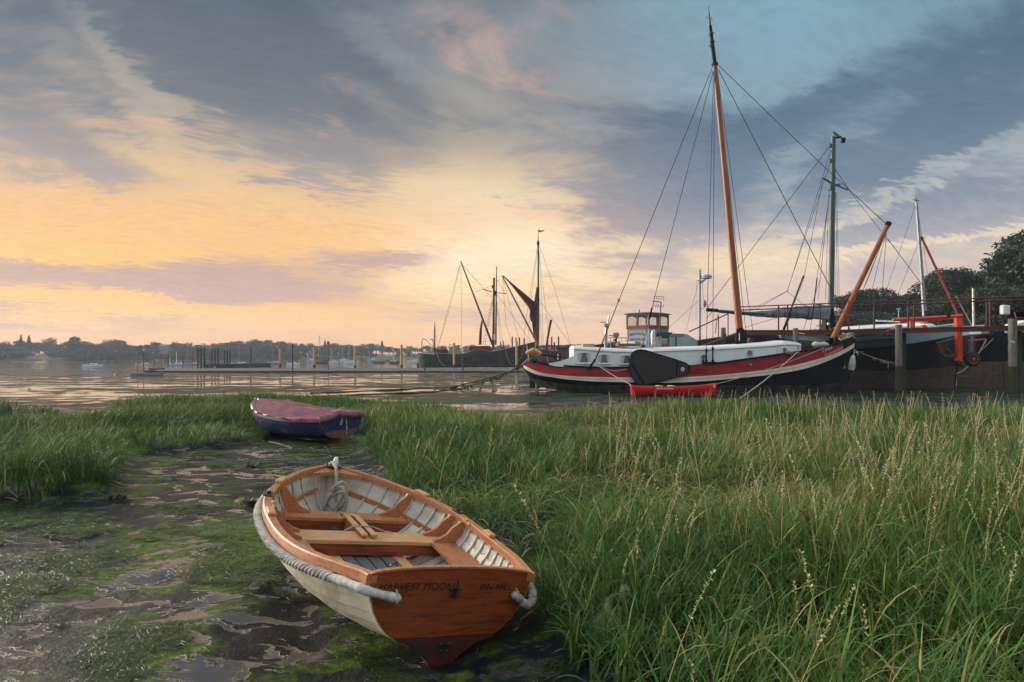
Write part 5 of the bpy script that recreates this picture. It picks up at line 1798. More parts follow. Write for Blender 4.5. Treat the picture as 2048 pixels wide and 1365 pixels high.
def build_blue_barge():
    Yc = 47.0
    root = thing('houseboat_barge', 'pale blue barge with brown-windowed wheelhouse and blue-green mast beyond the red barge', 'barge', tuple(PW(1450, 780, Yc)))
    lv = [(1225, 1700, [(1225, 775), (1700, 775)], .9), (1205, 1722, [(1205, 735), (1300, 740), (1600, 738), (1722, 715)], 1.0), (1205, 1724, [(1205, 703), (1300, 706), (1500, 702), (1640, 694), (1724, 684)], .98)]
    P, u = hull_levels(lv, Yc, 2.4)
    band(root, 'bottom', M_DIRTY, P[0], P[1], Yc); band(root, 'topside', M_BBLACK, P[1], P[2], Yc)
    mb = MB(); mb.grid([[tuple(p), (p[0], 2 * Yc - p[1], p[2])] for p in P[2]]); mb.build('deck', M_DECK, root, world=True)
    # wheelhouse, turned so that a corner faces us
    zb, zw, zt = CAMH + (719 - 703) / FPX * 45, CAMH + (719 - 657) / FPX * 45, CAMH + (719 - 627.5) / FPX * 45
    c0 = Vector((PW(1297, 0, 45).x, 44.9, 0))
    e1 = Vector((PW(1254, 0, 46.1).x, 46.1, 0)); e2 = Vector((PW(1336, 0, 46.2).x, 46.2, 0))
    e3 = e1 + e2 - c0
    cor = [c0, e2, e3, e1]
    up = lambda z: Vector((0, 0, z))
    mb = MB(); mb.prism([p + up(zb) for p in cor], (0, 0, zw - zb))
    low = mb.build('wheelhouse_base', M_PBLUE, root, world=True)
    # darker panel on the right-hand face
    nrm2 = Vector((e2.y - c0.y, -(e2.x - c0.x), 0)).normalized()
    mb = MB(); mb.prism([c0.lerp(e2, .0) + up(zw - .42), e2 + up(zw - .42), e2 + up(zw), c0 + up(zw)], nrm2 * .05); mb.build('wheelhouse_band', M_TEALP, low, world=True)
    mb = MB(); mb.prism([c0.lerp(e2, .16) + up(zb), c0.lerp(e2, .6) + up(zb), c0.lerp(e2, .6) + up(zw - .45), c0.lerp(e2, .16) + up(zw - .45)], nrm2 * .03); mb.build('wheelhouse_door', M_TEALP, low, world=True)
    # posts, rails and windows
    def face(a, b, nm):
        d = b - a; L = d.length; d.normalize(); n = Vector((d.y, -d.x, 0))
        mb = MB()
        for t in (0, .5, 1): mb.beam(a + d * (L * t) + up(zw), a + d * (L * t) + up(zt), .10, .09, up=n)
        mb.beam(a + up(zw + .09), b + up(zw + .09), .10, .24); mb.beam(a + up(zt - .05), b + up(zt - .05), .10, .12)
        w = mb.build(nm, M_TEAK, root, world=True)
        for t0, t1 in ((.06, .47), (.53, .94)):
            # arched head pieces
            q = [a + d * (L * (t0 + (t1 - t0) * k)) + up(zt - .11 - (0.10 * abs(2 * k - 1) ** 2.2)) for k in np.linspace(0, 1, 9)]
            mb = MB(); mb.prism([a + d * (L * t0) + up(zt - .09), a + d * (L * t1) + up(zt - .09)] + q[::-1], n * .04); mb.build('arched_head', M_TEAK, w, world=True)
            mb = MB(); mb.prism([a + d * (L * t0) + up(zw + .2), a + d * (L * t1) + up(zw + .2), a + d * (L * t1) + up(zt - .1), a + d * (L * t0) + up(zt - .1)], n * .006); mb.build('pane', M_CLEAR, w, world=True)
        return n
    face(c0, e1, 'window_frame'); face(c0, e2, 'window_frame'); face(e1, e3, 'window_frame'); face(e2, e3, 'window_frame')
    cen = (c0 + e3) / 2
    rf = []
    ov = [cen + (p - cen) * 1.16 for p in cor]
    mb = MB()
    rows = []
    for t, dz, k in ((0, 0, 1.0), (0, .05, 1.0), (0, .12, .72), (0, .15, .3)):
        rows.append([tuple(cen + (p - cen) * k + up(zt + dz)) for p in ov])
    mb.grid(rows, close_v=True); mb.f.append((0, 1, 2, 3)); mb.f.append(tuple(len(mb.v) - 4 + k for k in range(4)))
    mb.build('wheelhouse_roof', pm('dark_green_roof', (.06, .12, .11), (.05, .09, .085), rough=.5), root, world=True)
    mb = MB(); mb.lathe([(.07, 0), (.07, .22), (.09, .22), (.09, .28)], cen + Vector((-.55, .2, zt + .06)), 10); mb.build('roof_vent', M_BRASS, root, world=True)
    # name board on the left-hand face
    d = (c0 - e1).normalized(); n = Vector((d.y, -d.x, 0))
    yaw = math.atan2(d.y, d.x)
    mid = (c0 + e1) / 2 + n * .02
    M_NAME = pm('red_lettering', (.28, .030, .035), None, rough=.6, bump=0)
    M_NAME2 = pm('dark_blue_lettering', (.04, .05, .10), None, rough=.6, bump=0)
    # MANON on an arch
    for i, ch in enumerate('MANON'):
        t = (i - 2) * .235
        text(ch, 'name_lettering', M_NAME, low, mid + d * (t - .05) + up(zw - .33 - t * t * .28), (R_(90), R_(t * 28), yaw), .29, world=True, offset=.005)
    text('BRUXELLES', 'name_lettering', M_NAME, low, mid + d * -.02 + up(zw - .72), (R_(90), 0, yaw), .225, world=True, offset=.004)
    text('BR 22 561 B', 'name_lettering', M_NAME2, low, mid + d * -.0 + up(zw - 1.02), (R_(90), 0, yaw), .16, world=True, offset=.002)
    mb = MB()
    b0, b1 = e1.lerp(c0, .06) + n * .012, e1.lerp(c0, .92) + n * .012
    for z0 in (zw - .12, zb + .15): mb.beam(b0 + up(z0), b1 + up(z0), .012, .02)
    for q in (b0, b1): mb.beam(q + up(zb + .15), q + up(zw - .12), .02, .012)
    mb.build('board_beading', M_TEALP, low, world=True)
    # deckhouse with sloping dark panels
    Y0 = 44.9
    def deckhouse(pts, name, mat, Y, dp):
        mb = MB(); mb.prism([PW(*p, Y) for p in pts], (0, dp, 0)); return mb.build(name, mat, root, world=True)
    deckhouse([(1322, 706), (1322, 677), (1338, 677), (1345, 668), (1375, 669), (1394, 681), (1396, 706)], 'deckhouse', M_PBLUE, Y0, 3.2)
    deckhouse([(1341, 673.5), (1346.5, 667.5), (1371, 668.2), (1365, 674)], 'deckhouse_window', M_GLASS, Y0 - .05, .05)
    deckhouse([(1318, 678), (1318, 665.5), (1346, 665), (1340, 673)], 'deck_canopy', pm('dark_green_cloth', (.025, .07, .07), (.02, .05, .05), rough=.8), Y0 + .2, 2.6)
    deckhouse([(1312, 706), (1311, 674), (1323, 673), (1324, 706)], 'pale_locker', M_PBLUE, Y0 - .4, .5)
    deckhouse([(1324, 706), (1324, 688), (1335, 688), (1335, 706)], 'red_locker', pm('red_box', (.30, .04, .035), None, rough=.5), Y0 - .5, .5)
    deckhouse([(1283, 706), (1283, 690), (1291, 690), (1291, 706)], 'blue_bin', pm('blue_plastic', (.02, .04, .20), None, rough=.4), Y0 - .6, .5)
    deckhouse([(1397, 690), (1399, 681), (1480, 669), (1590, 672), (1650, 688), (1650, 706), (1397, 706)], 'hold_cover', pm('dark_tarpaulin', (.030, .032, .036), (.06, .03, .028), scale=.8, rough=.7, bump=.3), Y0 + .4, 3.4)
    deckhouse([(1600, 706), (1604, 686), (1618, 683), (1634, 681), (1650, 690), (1650, 706)], 'fore_locker', M_TEALP, Y0 - .2, 1.6)
    deckhouse([(1494, 690), (1500, 676), (1507, 676), (1505, 690)], 'orange_hatch', pm('orange_wood', (.36, .12, .05), None, rough=.6), Y0 - .4, .6)
    mb = MB()
    for px in (1337, 1352): mb.beam(PW(px, 706, Y0 - .15), PW(px, 674, Y0 - .15), .07, .07)
    mb.build('deck_post', M_RUSTRED, root, world=True)
    # rail round the stern
    mb = MB()
    for px in (1209, 1221, 1243, 1252): mb.tube([PW(px, 706, Y0), PW(px, 675.5, Y0)], .03, 6)
    for py in (676, 684): mb.tube([PW(1208, py, Y0), PW(1254, py, Y0)], .025, 6)
    mb.build('stern_rail', M_PBLUE, root, world=True)
    mb = MB(); mb.box(PW(1228, 690, Y0 + .4), (1.0, .7, .25), bev=.06); mb.build('blue_cover', pm('blue_cloth', (.04, .13, .28), (.03, .09, .2), rough=.8), root, world=True)
    mb = MB(); mb.tube([PW(1211, 700, Y0), PW(1213, 648, Y0)], .09, 8); mb.tube([PW(1214, 660, Y0), PW(1218, 632, Y0)], .05, 6); mb.tube([PW(1200, 645, Y0), PW(1211, 645, Y0)], .03, 6); mb.box(PW(1212, 651, Y0), (.26, .2, .24), bev=.04)
    mb.build('stern_post', M_BRASS, root, world=True)
    # TV aerial
    A = lambda px, py: PW(px, py, 44.2)
    mb = MB(); mb.tube([A(1319, 680), A(1322, 604)], .035, 6); mb.tube([A(1305, 602.5), A(1323, 605)], .03, 5)
    for i, px in enumerate((1309, 1314, 1318, 1323, 1328)):
        mb.tube([A(px - 1, 592 + i * .4), A(px - .5, 600 + i * .6)], .014, 4); mb.tube([A(px, 607 + i * .6), A(px - 3, 616)], .014, 4)
    mb.tube([A(1308, 592.5), A(1328, 594)], .012, 4); mb.tube([A(1307, 612), A(1325, 613)], .012, 4)
    mb.build('aerial', M_WIRE, root, world=True)
    # radar mast
    B = lambda px, py: PW(px, py, 46.5)
    mb = MB(); mb.tube([B(1399.5, 690), B(1399.5, 540)], .075, 8); mb.build('radar_mast', pm('blue_grey_pole', (.20, .29, .35), (.15, .22, .27), rough=.4), root, world=True, smooth=True)
    mb = MB(); mb.prism([B(1400, 563), B(1410, 559), B(1413, 559), B(1400, 570)], (0, .06, 0)); mb.tube([B(1393, 562), B(1399, 561)], .02, 5); mb.tube([B(1393, 562), B(1392, 640)], .012, 4); mb.build('radar_bracket', M_PBLUE, root, world=True)
    c = B(1412.5, 558)
    mb = MB(); mb.lathe([(.28, 0), (.37, .03), (.37, .16), (.36, .22), (.30, .28), (.1, .30)], c, 18); mb.build('radar_dome', pm('white_dome', (.58, .62, .60), (.44, .48, .46), rough=.4), root, world=True, smooth=True, angle=40)
    mb = MB(); mb.lathe([(.37, .10), (.375, .11), (.375, .13), (.37, .14)], c, 18); mb.build('radar_stripe', pm('dark_blue_stripe', (.03, .05, .16), None, rough=.5), root, world=True)
    mb = MB(); mb.lathe([(.24, -.03), (.25, 0), (.24, .03)], B(1409.5, 608), 16, Matrix.Rotation(R_(90), 3, 'Y') @ Matrix.Rotation(R_(35), 3, 'X')); mb.tube([B(1400, 618), B(1406, 618), B(1409, 610)], .025, 5); mb.build('round_lamp', M_BRASS, root, world=True)
    # mast with its cap and gallows
    Ym = 46.6
    a, b = PW(1660.5, 700, Ym), PW(1666.8, 274, Ym)
    mb = MB(); mb.tube([a.lerp(b, t) for t in np.linspace(0, 1, 12)], [.205 - .055 * t for t in np.linspace(0, 1, 12)], 12); mb.build('mast', M_GMAST, root, world=True, smooth=True, angle=60)
    mb = MB(); mb.prism([PW(1648, 703, Ym - .35), PW(1654, 622, Ym - .35), PW(1668, 618, Ym - .35), PW(1672, 703, Ym - .35)], (0, .7, 0)); mb.build('mast_case', M_BBLACK, root, world=True)
    mb = MB()
    mb.beam(PW(1664, 277, Ym), PW(1682, 274.5, Ym), .16, .11)
    mb.box(PW(1686, 281, Ym), (.28, .24, .34), Euler((.1, .15, .3)), bev=.04)
    mb.build('masthead_lamp', M_BBLACK, root, world=True)
    mb = MB()
    mb.beam(PW(1645, 356, Ym - .5), PW(1664, 368, Ym), .09, .09); mb.beam(PW(1664, 368, Ym), PW(1696, 380.5, Ym - .4), .09, .09); mb.beam(PW(1660, 371, Ym), PW(1680, 370, Ym), .14, .12)
    mb.build('crosstree', M_GMAST, root, world=True)
    for py, w in ((377, .4), (322, .14), (292, .12)):
        mb = MB(); mb.box(PW(1660.7, py, Ym), (.15, w, .28), bev=.03); mb.build('mast_cleat', M_GMAST, root, world=True)
    # boom with the stowed sail in its cover
    P0, P1 = PW(1414, 620.5, Ym - .5), PW(1655, 636, Ym - .3)
    mb = MB(); mb.tube([P0, PW(1655, 638, Ym - .3)], .09, 8); mb.build('boom', M_GMAST, root, world=True)
    mb = MB(); mb.tube([PW(1412.5, 620, Ym - .5), PW(1436, 621.5, Ym - .5)], .12, 8); mb.build('boom_end', M_BBLACK, root, world=True)
    rows = []
    topc = tab([(1437, 620), (1480, 624), (1520, 623), (1580, 615), (1620, 612), (1658, 610)])
    botc = tab([(1437, 626), (1480, 630), (1520, 634), (1580, 636), (1620, 638), (1658, 637)])
    for i, px in enumerate(np.linspace(1437, 1658, 70)):
        t, b_ = float(topc(px)), float(botc(px))
        c = PW(px, (t + b_) / 2, Ym - .35); h = (b_ - t) / 2 / FPX * Ym
        row = []
        for v in np.linspace(0, 2 * math.pi, 19)[:-1]:
            f = 1 + .10 * math.sin(3 * v + i * .55) + .09 * math.sin(5 * v - i * .31) + .07 * math.sin(i * .9) * (math.sin(v) < 0)
            row.append((c.x, c.y + h * .55 * f * math.cos(v), c.z + h * f * math.sin(v)))
        rows.append(row)
    mb = MB(); mb.grid(rows, close_v=True); mb.f.append(tuple(range(18))); mb.f.append(tuple(69 * 18 + k for k in range(18)))
    sc = mb.build('sail_cover', M_SAILCOVER, root, world=True, smooth=True)
    mb = MB()
    for i in range(6, 68, 7): mb.tube([Vector(p) + (Vector(p) - PW(np.linspace(1437, 1658, 70)[i], 628, Ym - .35)) * .04 for p in rows[i]], .014, 4, closed=True)
    mb.build('sail_tie', M_WIRE, sc, world=True)
    # rigging
    for pts, r in (([(1663, 288, Ym), (1415, 616, Ym - .5)], .020), ([(1662, 300, Ym), (1574, 585, 44.9)], .016), ([(1662, 322, Ym), (1574, 583, Ym)], .014),
                   ([(1664, 330, Ym), (1697, 379, Ym - .4), (1776, 452, 42)], .022), ([(1697, 380, Ym - .4), (1780, 486, 44)], .014),
                   ([(1574, 583, 45), (1510, 620, 45.5)], .016), ([(1574, 583, 45), (1620, 620, 45.5)], .014), ([(1495, 622, 46), (1574, 583, 45)], .012),
                   ([(1646, 358, Ym - .5), (1607, 560, 45), (1556, 690, 44.8)], .015), ([(1659, 380, Ym), (1640, 560, 45), (1600, 680, 44.8)], .014), ([(1659, 390, Ym), (1633, 560, Ym - .6), (1618, 680, 44.8)], .014),
                   ([(1657, 400, Ym), (1651, 600, Ym - .4)], .014), ([(1654, 420, Ym), (1636, 600, Ym)], .012), ([(1671, 385, Ym), (1675, 610, Ym - .4)], .014), ([(1673, 385, Ym), (1679, 620, Ym)], .012), ([(1668, 385, Ym), (1671, 610, Ym)], .012)):
        wire(root, pts, r)
    for a, b, r in (((1607, 552, 45), (1566, 660, 44.9), .05), ((1634, 556, 45.9), (1624, 640, 45.3), .04), ((1582, 628, 45), (1556, 690, 44.8), .04)):
        wire(root, [a, b], r, 'tackle', M_BBLACK, 6)
    mb = MB(); mb.lathe([(.02, -.12), (.1, -.06), (.1, .06), (.02, .12)], PW(1657, 648, Ym - .45), 8); mb.tube([PW(1655, 610, Ym - .4), PW(1657, 648, Ym - .45), PW(1664, 690, Ym - .5)], .02, 5); mb.build('mast_block', M_BRASS, root, world=True)
    for p in (((1399, 600, 46.5), (1338, 655, 45.5)), ((1399, 556, 46.5), (1372, 660, 46)), ((1404, 560, 46.5), (1408, 608, 46.5))): wire(root, list(p), .010)
    wire(root, sag(PW(1408, 600, 46.5), PW(1430, 620, Ym), .25), .010, 'cable')
    wire(root, sag(PW(1628, 628, 45.5), PW(1490, 656, 45), -.2), .014, 'cable')
    return root


build_blue_barge()


# ------------------------------------------------------------------ jetty
def YJ(px): return 44.0 - (px - 1480) * .0105


def build_jetty():
    root = thing('jetty', 'long red oxide steel jetty on weathered timber piles beside the barges', 'jetty', tuple(PW(1700, 790, YJ(1700))))
    J = lambda px, py, d=0: PW(px, py, YJ(px) + d)
    pts = [(1484, 662), (1560, 662), (1640, 662), (1700, 661), (1800, 658.5), (1900, 656), (2048, 653), (2200, 650)]
    for dd in (-.02, 1.15):
        mb = MB()
        for (a, b) in zip(pts[:-1], pts[1:]):
            mb.beam(J(*a, dd), J(*b, dd), .16, .06, bev=.0); mb.beam(J(a[0], a[1] + 4, dd), J(b[0], b[1] + 4, dd), .06, .22); mb.beam(J(a[0], a[1] + 8, dd), J(b[0], b[1] + 8, dd), .16, .05)
        mb.build('deck_beam', M_RUSTRED, root, world=True)
    mb = MB()
    for i, px in enumerate(np.arange(1488, 2200, 5.0)):
        py = float(np.interp(px, [p[0] for p in pts], [p[1] for p in pts]))
        a, b = J(px, py - 1.2, -.08), J(px, py - 1.2, 1.2)
        mb.beam(a, b, .13, .04)
    o = mb.build('deck_boards', M_RUSTRED, root, world=True); tag(o, kind='stuff')
    # handrails
    r1 = [(1428, 616), (1475, 614.5), (1560, 611), (1640, 608), (1740, 603.5), (1840, 601.5), (2048, 593), (2200, 588)]
    for dy, r in ((0, .035), (6.5, .040)):
        for dd in (0, 1.1):
            mb = MB(); mb.tube([J(p[0], p[1] + dy + (6 if dd else 0) * 0, dd) for p in r1[1:]], r, 6); mb.build('handrail', M_RUSTRED, root, world=True)
    for px in (1476, 1557, 1575, 1640, 1697, 1748, 1816, 1828, 1973, 1980, 2060):
        yt = float(np.interp(px, [p[0] for p in r1], [p[1] for p in r1])); yb = float(np.interp(px, [p[0] for p in pts], [p[1] for p in pts]))
        d = 0 if px in (1557, 1640, 1748, 1816, 1973, 2060) else 1.1
        mb = MB(); mb.beam(J(px, yt, d), J(px, yb + 4, d), .07, .07, up=(1, 0, 0)); mb.build('rail_post', M_RUSTRED, root, world=True)
    # piles
    for px, top, bot, r, d, m in ((1446.5, 656, 790, .155, -.2, 0), (1591, 657, 790, .16, -.25, 0), (1611.5, 664, 790, .17, .5, 1), (1797, 650, 800, .185, -.35, 2), (1806, 664, 800, .16, .5, 1), (2025, 638, 800, .21, -.35, 2), (2036, 660, 800, .17, .6, 1)):
        a = J(px, top, d); b = Vector((a.x, a.y, -.4))
        n = 14
        rr = [r * (1 + .05 * math.sin(k * 1.7)) for k in range(n)]
        if m == 2:
            zs = 1.45
            mb = MB(); mb.tube([a + (Vector((a.x, a.y, zs)) - a) * t for t in np.linspace(0, 1, n)], rr, 10)
            p = mb.build('pile', M_PILE, root, world=True, smooth=True, angle=50)
            mb = MB(); mb.tube([Vector((a.x, a.y, zs)), b], [r * 1.02, r * 1.04], 10); mb.build('weedy_foot', M_PILEG, p, world=True, smooth=True, angle=50)
        else:
            mb = MB(); mb.tube([a.lerp(b, t) for t in np.linspace(0, 1, n)], rr, 10)
            mb.build('pile', M_PILE if m == 0 else M_PILEG, root, world=True, smooth=True, angle=50)
    # green net hung on the left pile
    mb = MB(); mb.prism([J(1447, 666, -.45), J(1453, 668, -.45), J(1450, 692, -.45), J(1441, 692, -.45)], (0, .1, 0)); mb.build('hung_net', pm('dark_green_net', (.02, .10, .09), (.02, .06, .06), rough=.9), root, world=True)
    # mark on the right pile
    mb = MB(); c = J(2025, 683, -.35 - .225); mb.box(c, (.22, .012, .05), Euler((0, .2, 0))); mb.box(c + Vector((.05, 0, -.08)), (.18, .012, .04)); mb.build('white_mark', M_ROOF, root, world=True)
    return root


build_jetty()


def build_gangway():
    Y = 44.3
    root = thing('gangway', 'red oxide gangway with handrail sloping down from the left end of the jetty', 'gangway', tuple(PW(1440, 700, Y)))
    mb = MB(); mb.beam(PW(1378, 703, Y), PW(1488, 662, Y), .9, .10); mb.build('gangway_deck', M_RUSTRED, root, world=True)
    for d in (-.5, .5):
        mb = MB(); mb.tube([PW(1378, 664, Y + d), PW(1456, 628, Y + d)], .038, 6); mb.tube([PW(1437, 632, Y + d), PW(1437, 678, Y + d)], .035, 6); mb.tube([PW(1456, 628, Y + d), PW(1456, 672, Y + d)], .035, 6); mb.tube([PW(1430, 618, Y + d), PW(1412, 638, Y + d)], .02, 5)
        mb.build('handrail', M_RUSTRED, root, world=True)
    # ladder beyond
    mb = MB(); mb.tube([PW(1430, 668, Y + 1), PW(1436, 628, Y + 1)], .02, 5)
    for k in range(8): mb.tube([PW(1429 + k * .2, 666 - k * 4, Y + 1), PW(1433.5 + k * .2, 665 - k * 4, Y + 1)], .012, 4)
    mb.build('ladder', M_WIRE, root, world=True)


build_gangway()

# ------------------------------------------------------------------ dark barge on the right
M_DGREEN = pm('dark_green_paint', (.012, .035, .030), (.018, .045, .04), scale=.8, rough=.45, bump=.06)
M_BROWNB = pm('rusty_brown_bottom', (.062, .042, .036), (.095, .068, .056), scale=.9, rough=.75, bump=.3, c3=(.05, .030, .024), s3=1.7, t3=(.52, .66), bdist=.02)
M_LBLUE = pm('light_blue_bulwark', (.22, .36, .41), (.17, .29, .34), scale=.9, rough=.45, bump=.05, c3=(.12, .16, .17), s3=2.6, t3=(.64, .8))
M_ORANGE = pm('orange_paint', (.78, .085, .022), (.62, .06, .018), scale=2.5, rough=.45, bump=.06, c3=(.28, .05, .02), s3=5, t3=(.64, .78))
M_RUST = pm('rust', (.20, .085, .045), (.12, .048, .028), scale=5, rough=.85, bump=.4)


def build_dark_barge():
    Yc = 45.2
    root = thing('dark_barge', 'black barge with light blue bulwark, brown bottom and rusty anchor behind the jetty', 'barge', tuple(PW(1800, 785, Yc)))
    lv = [(1560, 1906, [(1560, 786), (1906, 786)], .86), (1560, 1913, [(1560, 741), (1700, 742), (1811, 741), (1913, 732)], 1.0), (1560, 1914, [(1560, 696), (1700, 699), (1800, 692), (1860, 683), (1914, 672)], 1.0), (1560, 1914, [(1560, 662), (1700, 674), (1740, 667), (1800, 663), (1914, 648)], .98)]
    P, u = hull_levels(lv, Yc, 2.7, pa=8, pb=5.0, qb=.5)
    band(root, 'bottom', M_BROWNB, P[0], P[1], Yc); band(root, 'topside', M_BBLACK, P[1], P[2], Yc)
    i = int(np.searchsorted(u, (1818 - 1737) / 177.0)); j = int(np.searchsorted(u, (1700 - 1737) / 177.0))
    mid = P[2] * .25 + P[3] * .75
    band(root, 'green_band', M_DGREEN, P[2] , P[2] * .42 + P[3] * .58, Yc, .02, i1=i)
    band(root, 'bulwark', M_LBLUE, P[2] * .42 + P[3] * .58, P[3], Yc, 0, i1=i)
    band(root, 'bulwark', M_LBLUE, P[2], P[3], Yc, 0, i0=i - 1)
    for q, nm, r, m in ((P[3], 'bulwark_cap', .05, M_ROOF), (P[2], 'rubbing_bar', .06, M_BBLACK)):
        mb = MB(); mb.tube([(p[0], p[1] - .02, p[2]) for p in q], r, 6); mb.build(nm, m, root, world=True)
    mb = MB(); mb.grid([[tuple(p), (p[0], 2 * Yc - p[1], p[2])] for p in P[2]]); mb.build('deck', M_DECK, root, world=True)
    mb = MB(); mb.prism([PW(1911, 648, Yc - .06), PW(1916, 648, Yc - .06), PW(1916, 735, Yc - .06), PW(1908, 787, Yc - .06), PW(1903, 787, Yc - .06)], (0, .12, 0)); mb.build('stem', M_BBLACK, root, world=True)
    # corrugated pale cabin roof
    rows = []
    for k, px in enumerate(np.linspace(1687, 1860, 90)):
        py = np.interp(px, [1687, 1760, 1860], [661, 655.5, 652])
        c = PW(px, py, Yc - 1.3)
        dz = .03 * (k % 2)
        rows.append([(c.x, Yc - 1.3, c.z - .12), (c.x, Yc - 1.3, c.z + dz), (c.x, Yc, c.z + .22 + dz), (c.x, Yc + 1.3, c.z + dz)])
    mb = MB(); mb.grid(rows); mb.build('corrugated_roof', M_ROOF, root, world=True)
    # name board
    c = PW(1778, 667.5, Yc - 2.72)
    mb = MB(); mb.box(c, (.62, .03, .26)); nb = mb.build('name_board', pm('navy_board', (.012, .02, .05), None, rough=.5), root, world=True)
    text('EHT', 'name_lettering', M_ROOF, nb, c + Vector((.03, -.02, 0)), (R_(90), R_(-3), 0), .24, world=True, offset=.008)
    text('LEYLAND', 'name_lettering', M_RUSTRED, root, PW(1888, 658, Yc - 1.97), (R_(90), R_(-4), R_(10)), .22, world=True, offset=.006)
    # anchor at the bow
    Ya = Yc - 2.9
    A = lambda px, py: PW(px, py, Ya)
    anc = mb = MB(); mb.tube([A(1880, 704), A(1885, 711), A(1892, 714), A(1900, 714.5), A(1908, 712), A(1915, 708), A(1919, 700)], [.06, .09, .11, .12, .11, .09, .06], 8)
    mb.tube([A(1903, 712), A(1898, 704), A(1894, 698)], .10, 8)
    an = mb.build('anchor', M_RUST, root, world=True, smooth=True, angle=50)
    for sgn, q in ((0, [(1876, 687), (1881, 688.5), (1889, 702), (1888, 704), (1881, 706), (1876.5, 701)]), (1, [(1911, 681), (1915, 680), (1920, 692), (1921, 697), (1914, 700), (1909.5, 697)])):
        mb = MB(); mb.prism([PW(a, b, Ya - .06) for a, b in q], (0, .10, 0)); mb.build('fluke', M_RUST, an, world=True)
    # ropes along the side
    wire(root, [Vector(p) for p in sag(PW(1690, 703, Yc - 2.78), PW(1912, 676, Yc - 2.2), .32)], .022, 'rope', M_ROPE_B)
    wire(root, [Vector(p) for p in sag(PW(1690, 680, Yc - 2.9), PW(1796, 655, 40.5), .1)], .025, 'rope', M_ROPE_B)
    wire(root, [Vector(p) for p in sag(PW(1700, 664, Yc - 2.9), PW(1796, 650, 40.5), .15)], .022, 'rope', M_ROPE_B)
    # black ball of a fender on the far side of the red bow
    return root


build_dark_barge()


def more_moorings():
    # weed-hung line between the red barge's bow and the jetty pile
    root = thing('weedy_line', 'rope hung with ragged weed between the barge bow and a jetty pile', 'rope', tuple(PW(1760, 720, 40.6)))
    q = sag(PW(1710, 701, 40.2), PW(1805, 729, 40.6), .12, 14)
    mb = MB(); mb.tube(q, .02, 5); mb.build('line', M_ROPE_B, root, world=True)
    mb = MB(); rs = np.random.default_rng(4)
    for k in range(46):
        t = rs.uniform(.28, 1) ** .8; p = q[min(int(t * 13), 12)].lerp(q[min(int(t * 13) + 1, 13)], t * 13 % 1); L = rs.uniform(.05, .22) * (2.4 if .66 < t < .74 else 1)
        w = rs.uniform(.02, .05)
        mb.prism([p + Vector((-w, 0, .02)), p + Vector((w, 0, .02)), p + Vector((rs.uniform(-.04, .04), 0, -L))], (0, .012, 0))
    tag(mb.build('hanging_weed', pm('dry_weed', (.26, .23, .16), (.14, .13, .08), rough=.9), root, world=True), kind='stuff')
    # pale long fender at the bow
    c = PW(1704, 727, 38.9)
    mb = MB(); mb.lathe([(.05, -.45), (.16, -.40), (.20, -.2), (.17, .15), (.10, .42), (.04, .47)], c, 12, Matrix.Rotation(R_(8), 3, 'Y')); mb.tube([c + Vector((.08, 0, .45)), PW(1709, 700, 39.4)], .02, 5)
    tag(mb.build('fender', pm('mossy_fender', (.44, .47, .38), (.26, .30, .20), scale=3, rough=.7, bump=.2), None, smooth=True, angle=50), 'long pale mossy fender hanging under the bow of the red barge', 'fender')
    mb = MB(); mb.prism([PW(1709, 698, 39.6), PW(1714, 702, 39.6), PW(1718, 711, 39.6), PW(1713, 708, 39.6)], (0, .35, 0)); tag(mb.build('fender', pm('striped_fender', (.6, .6, .58), (.05, .05, .05), scale=6, thr=(.48, .52), rough=.6, stretch=(1, 1, 3)), None), 'short black and white striped fender at the barge stem', 'fender')


more_moorings()


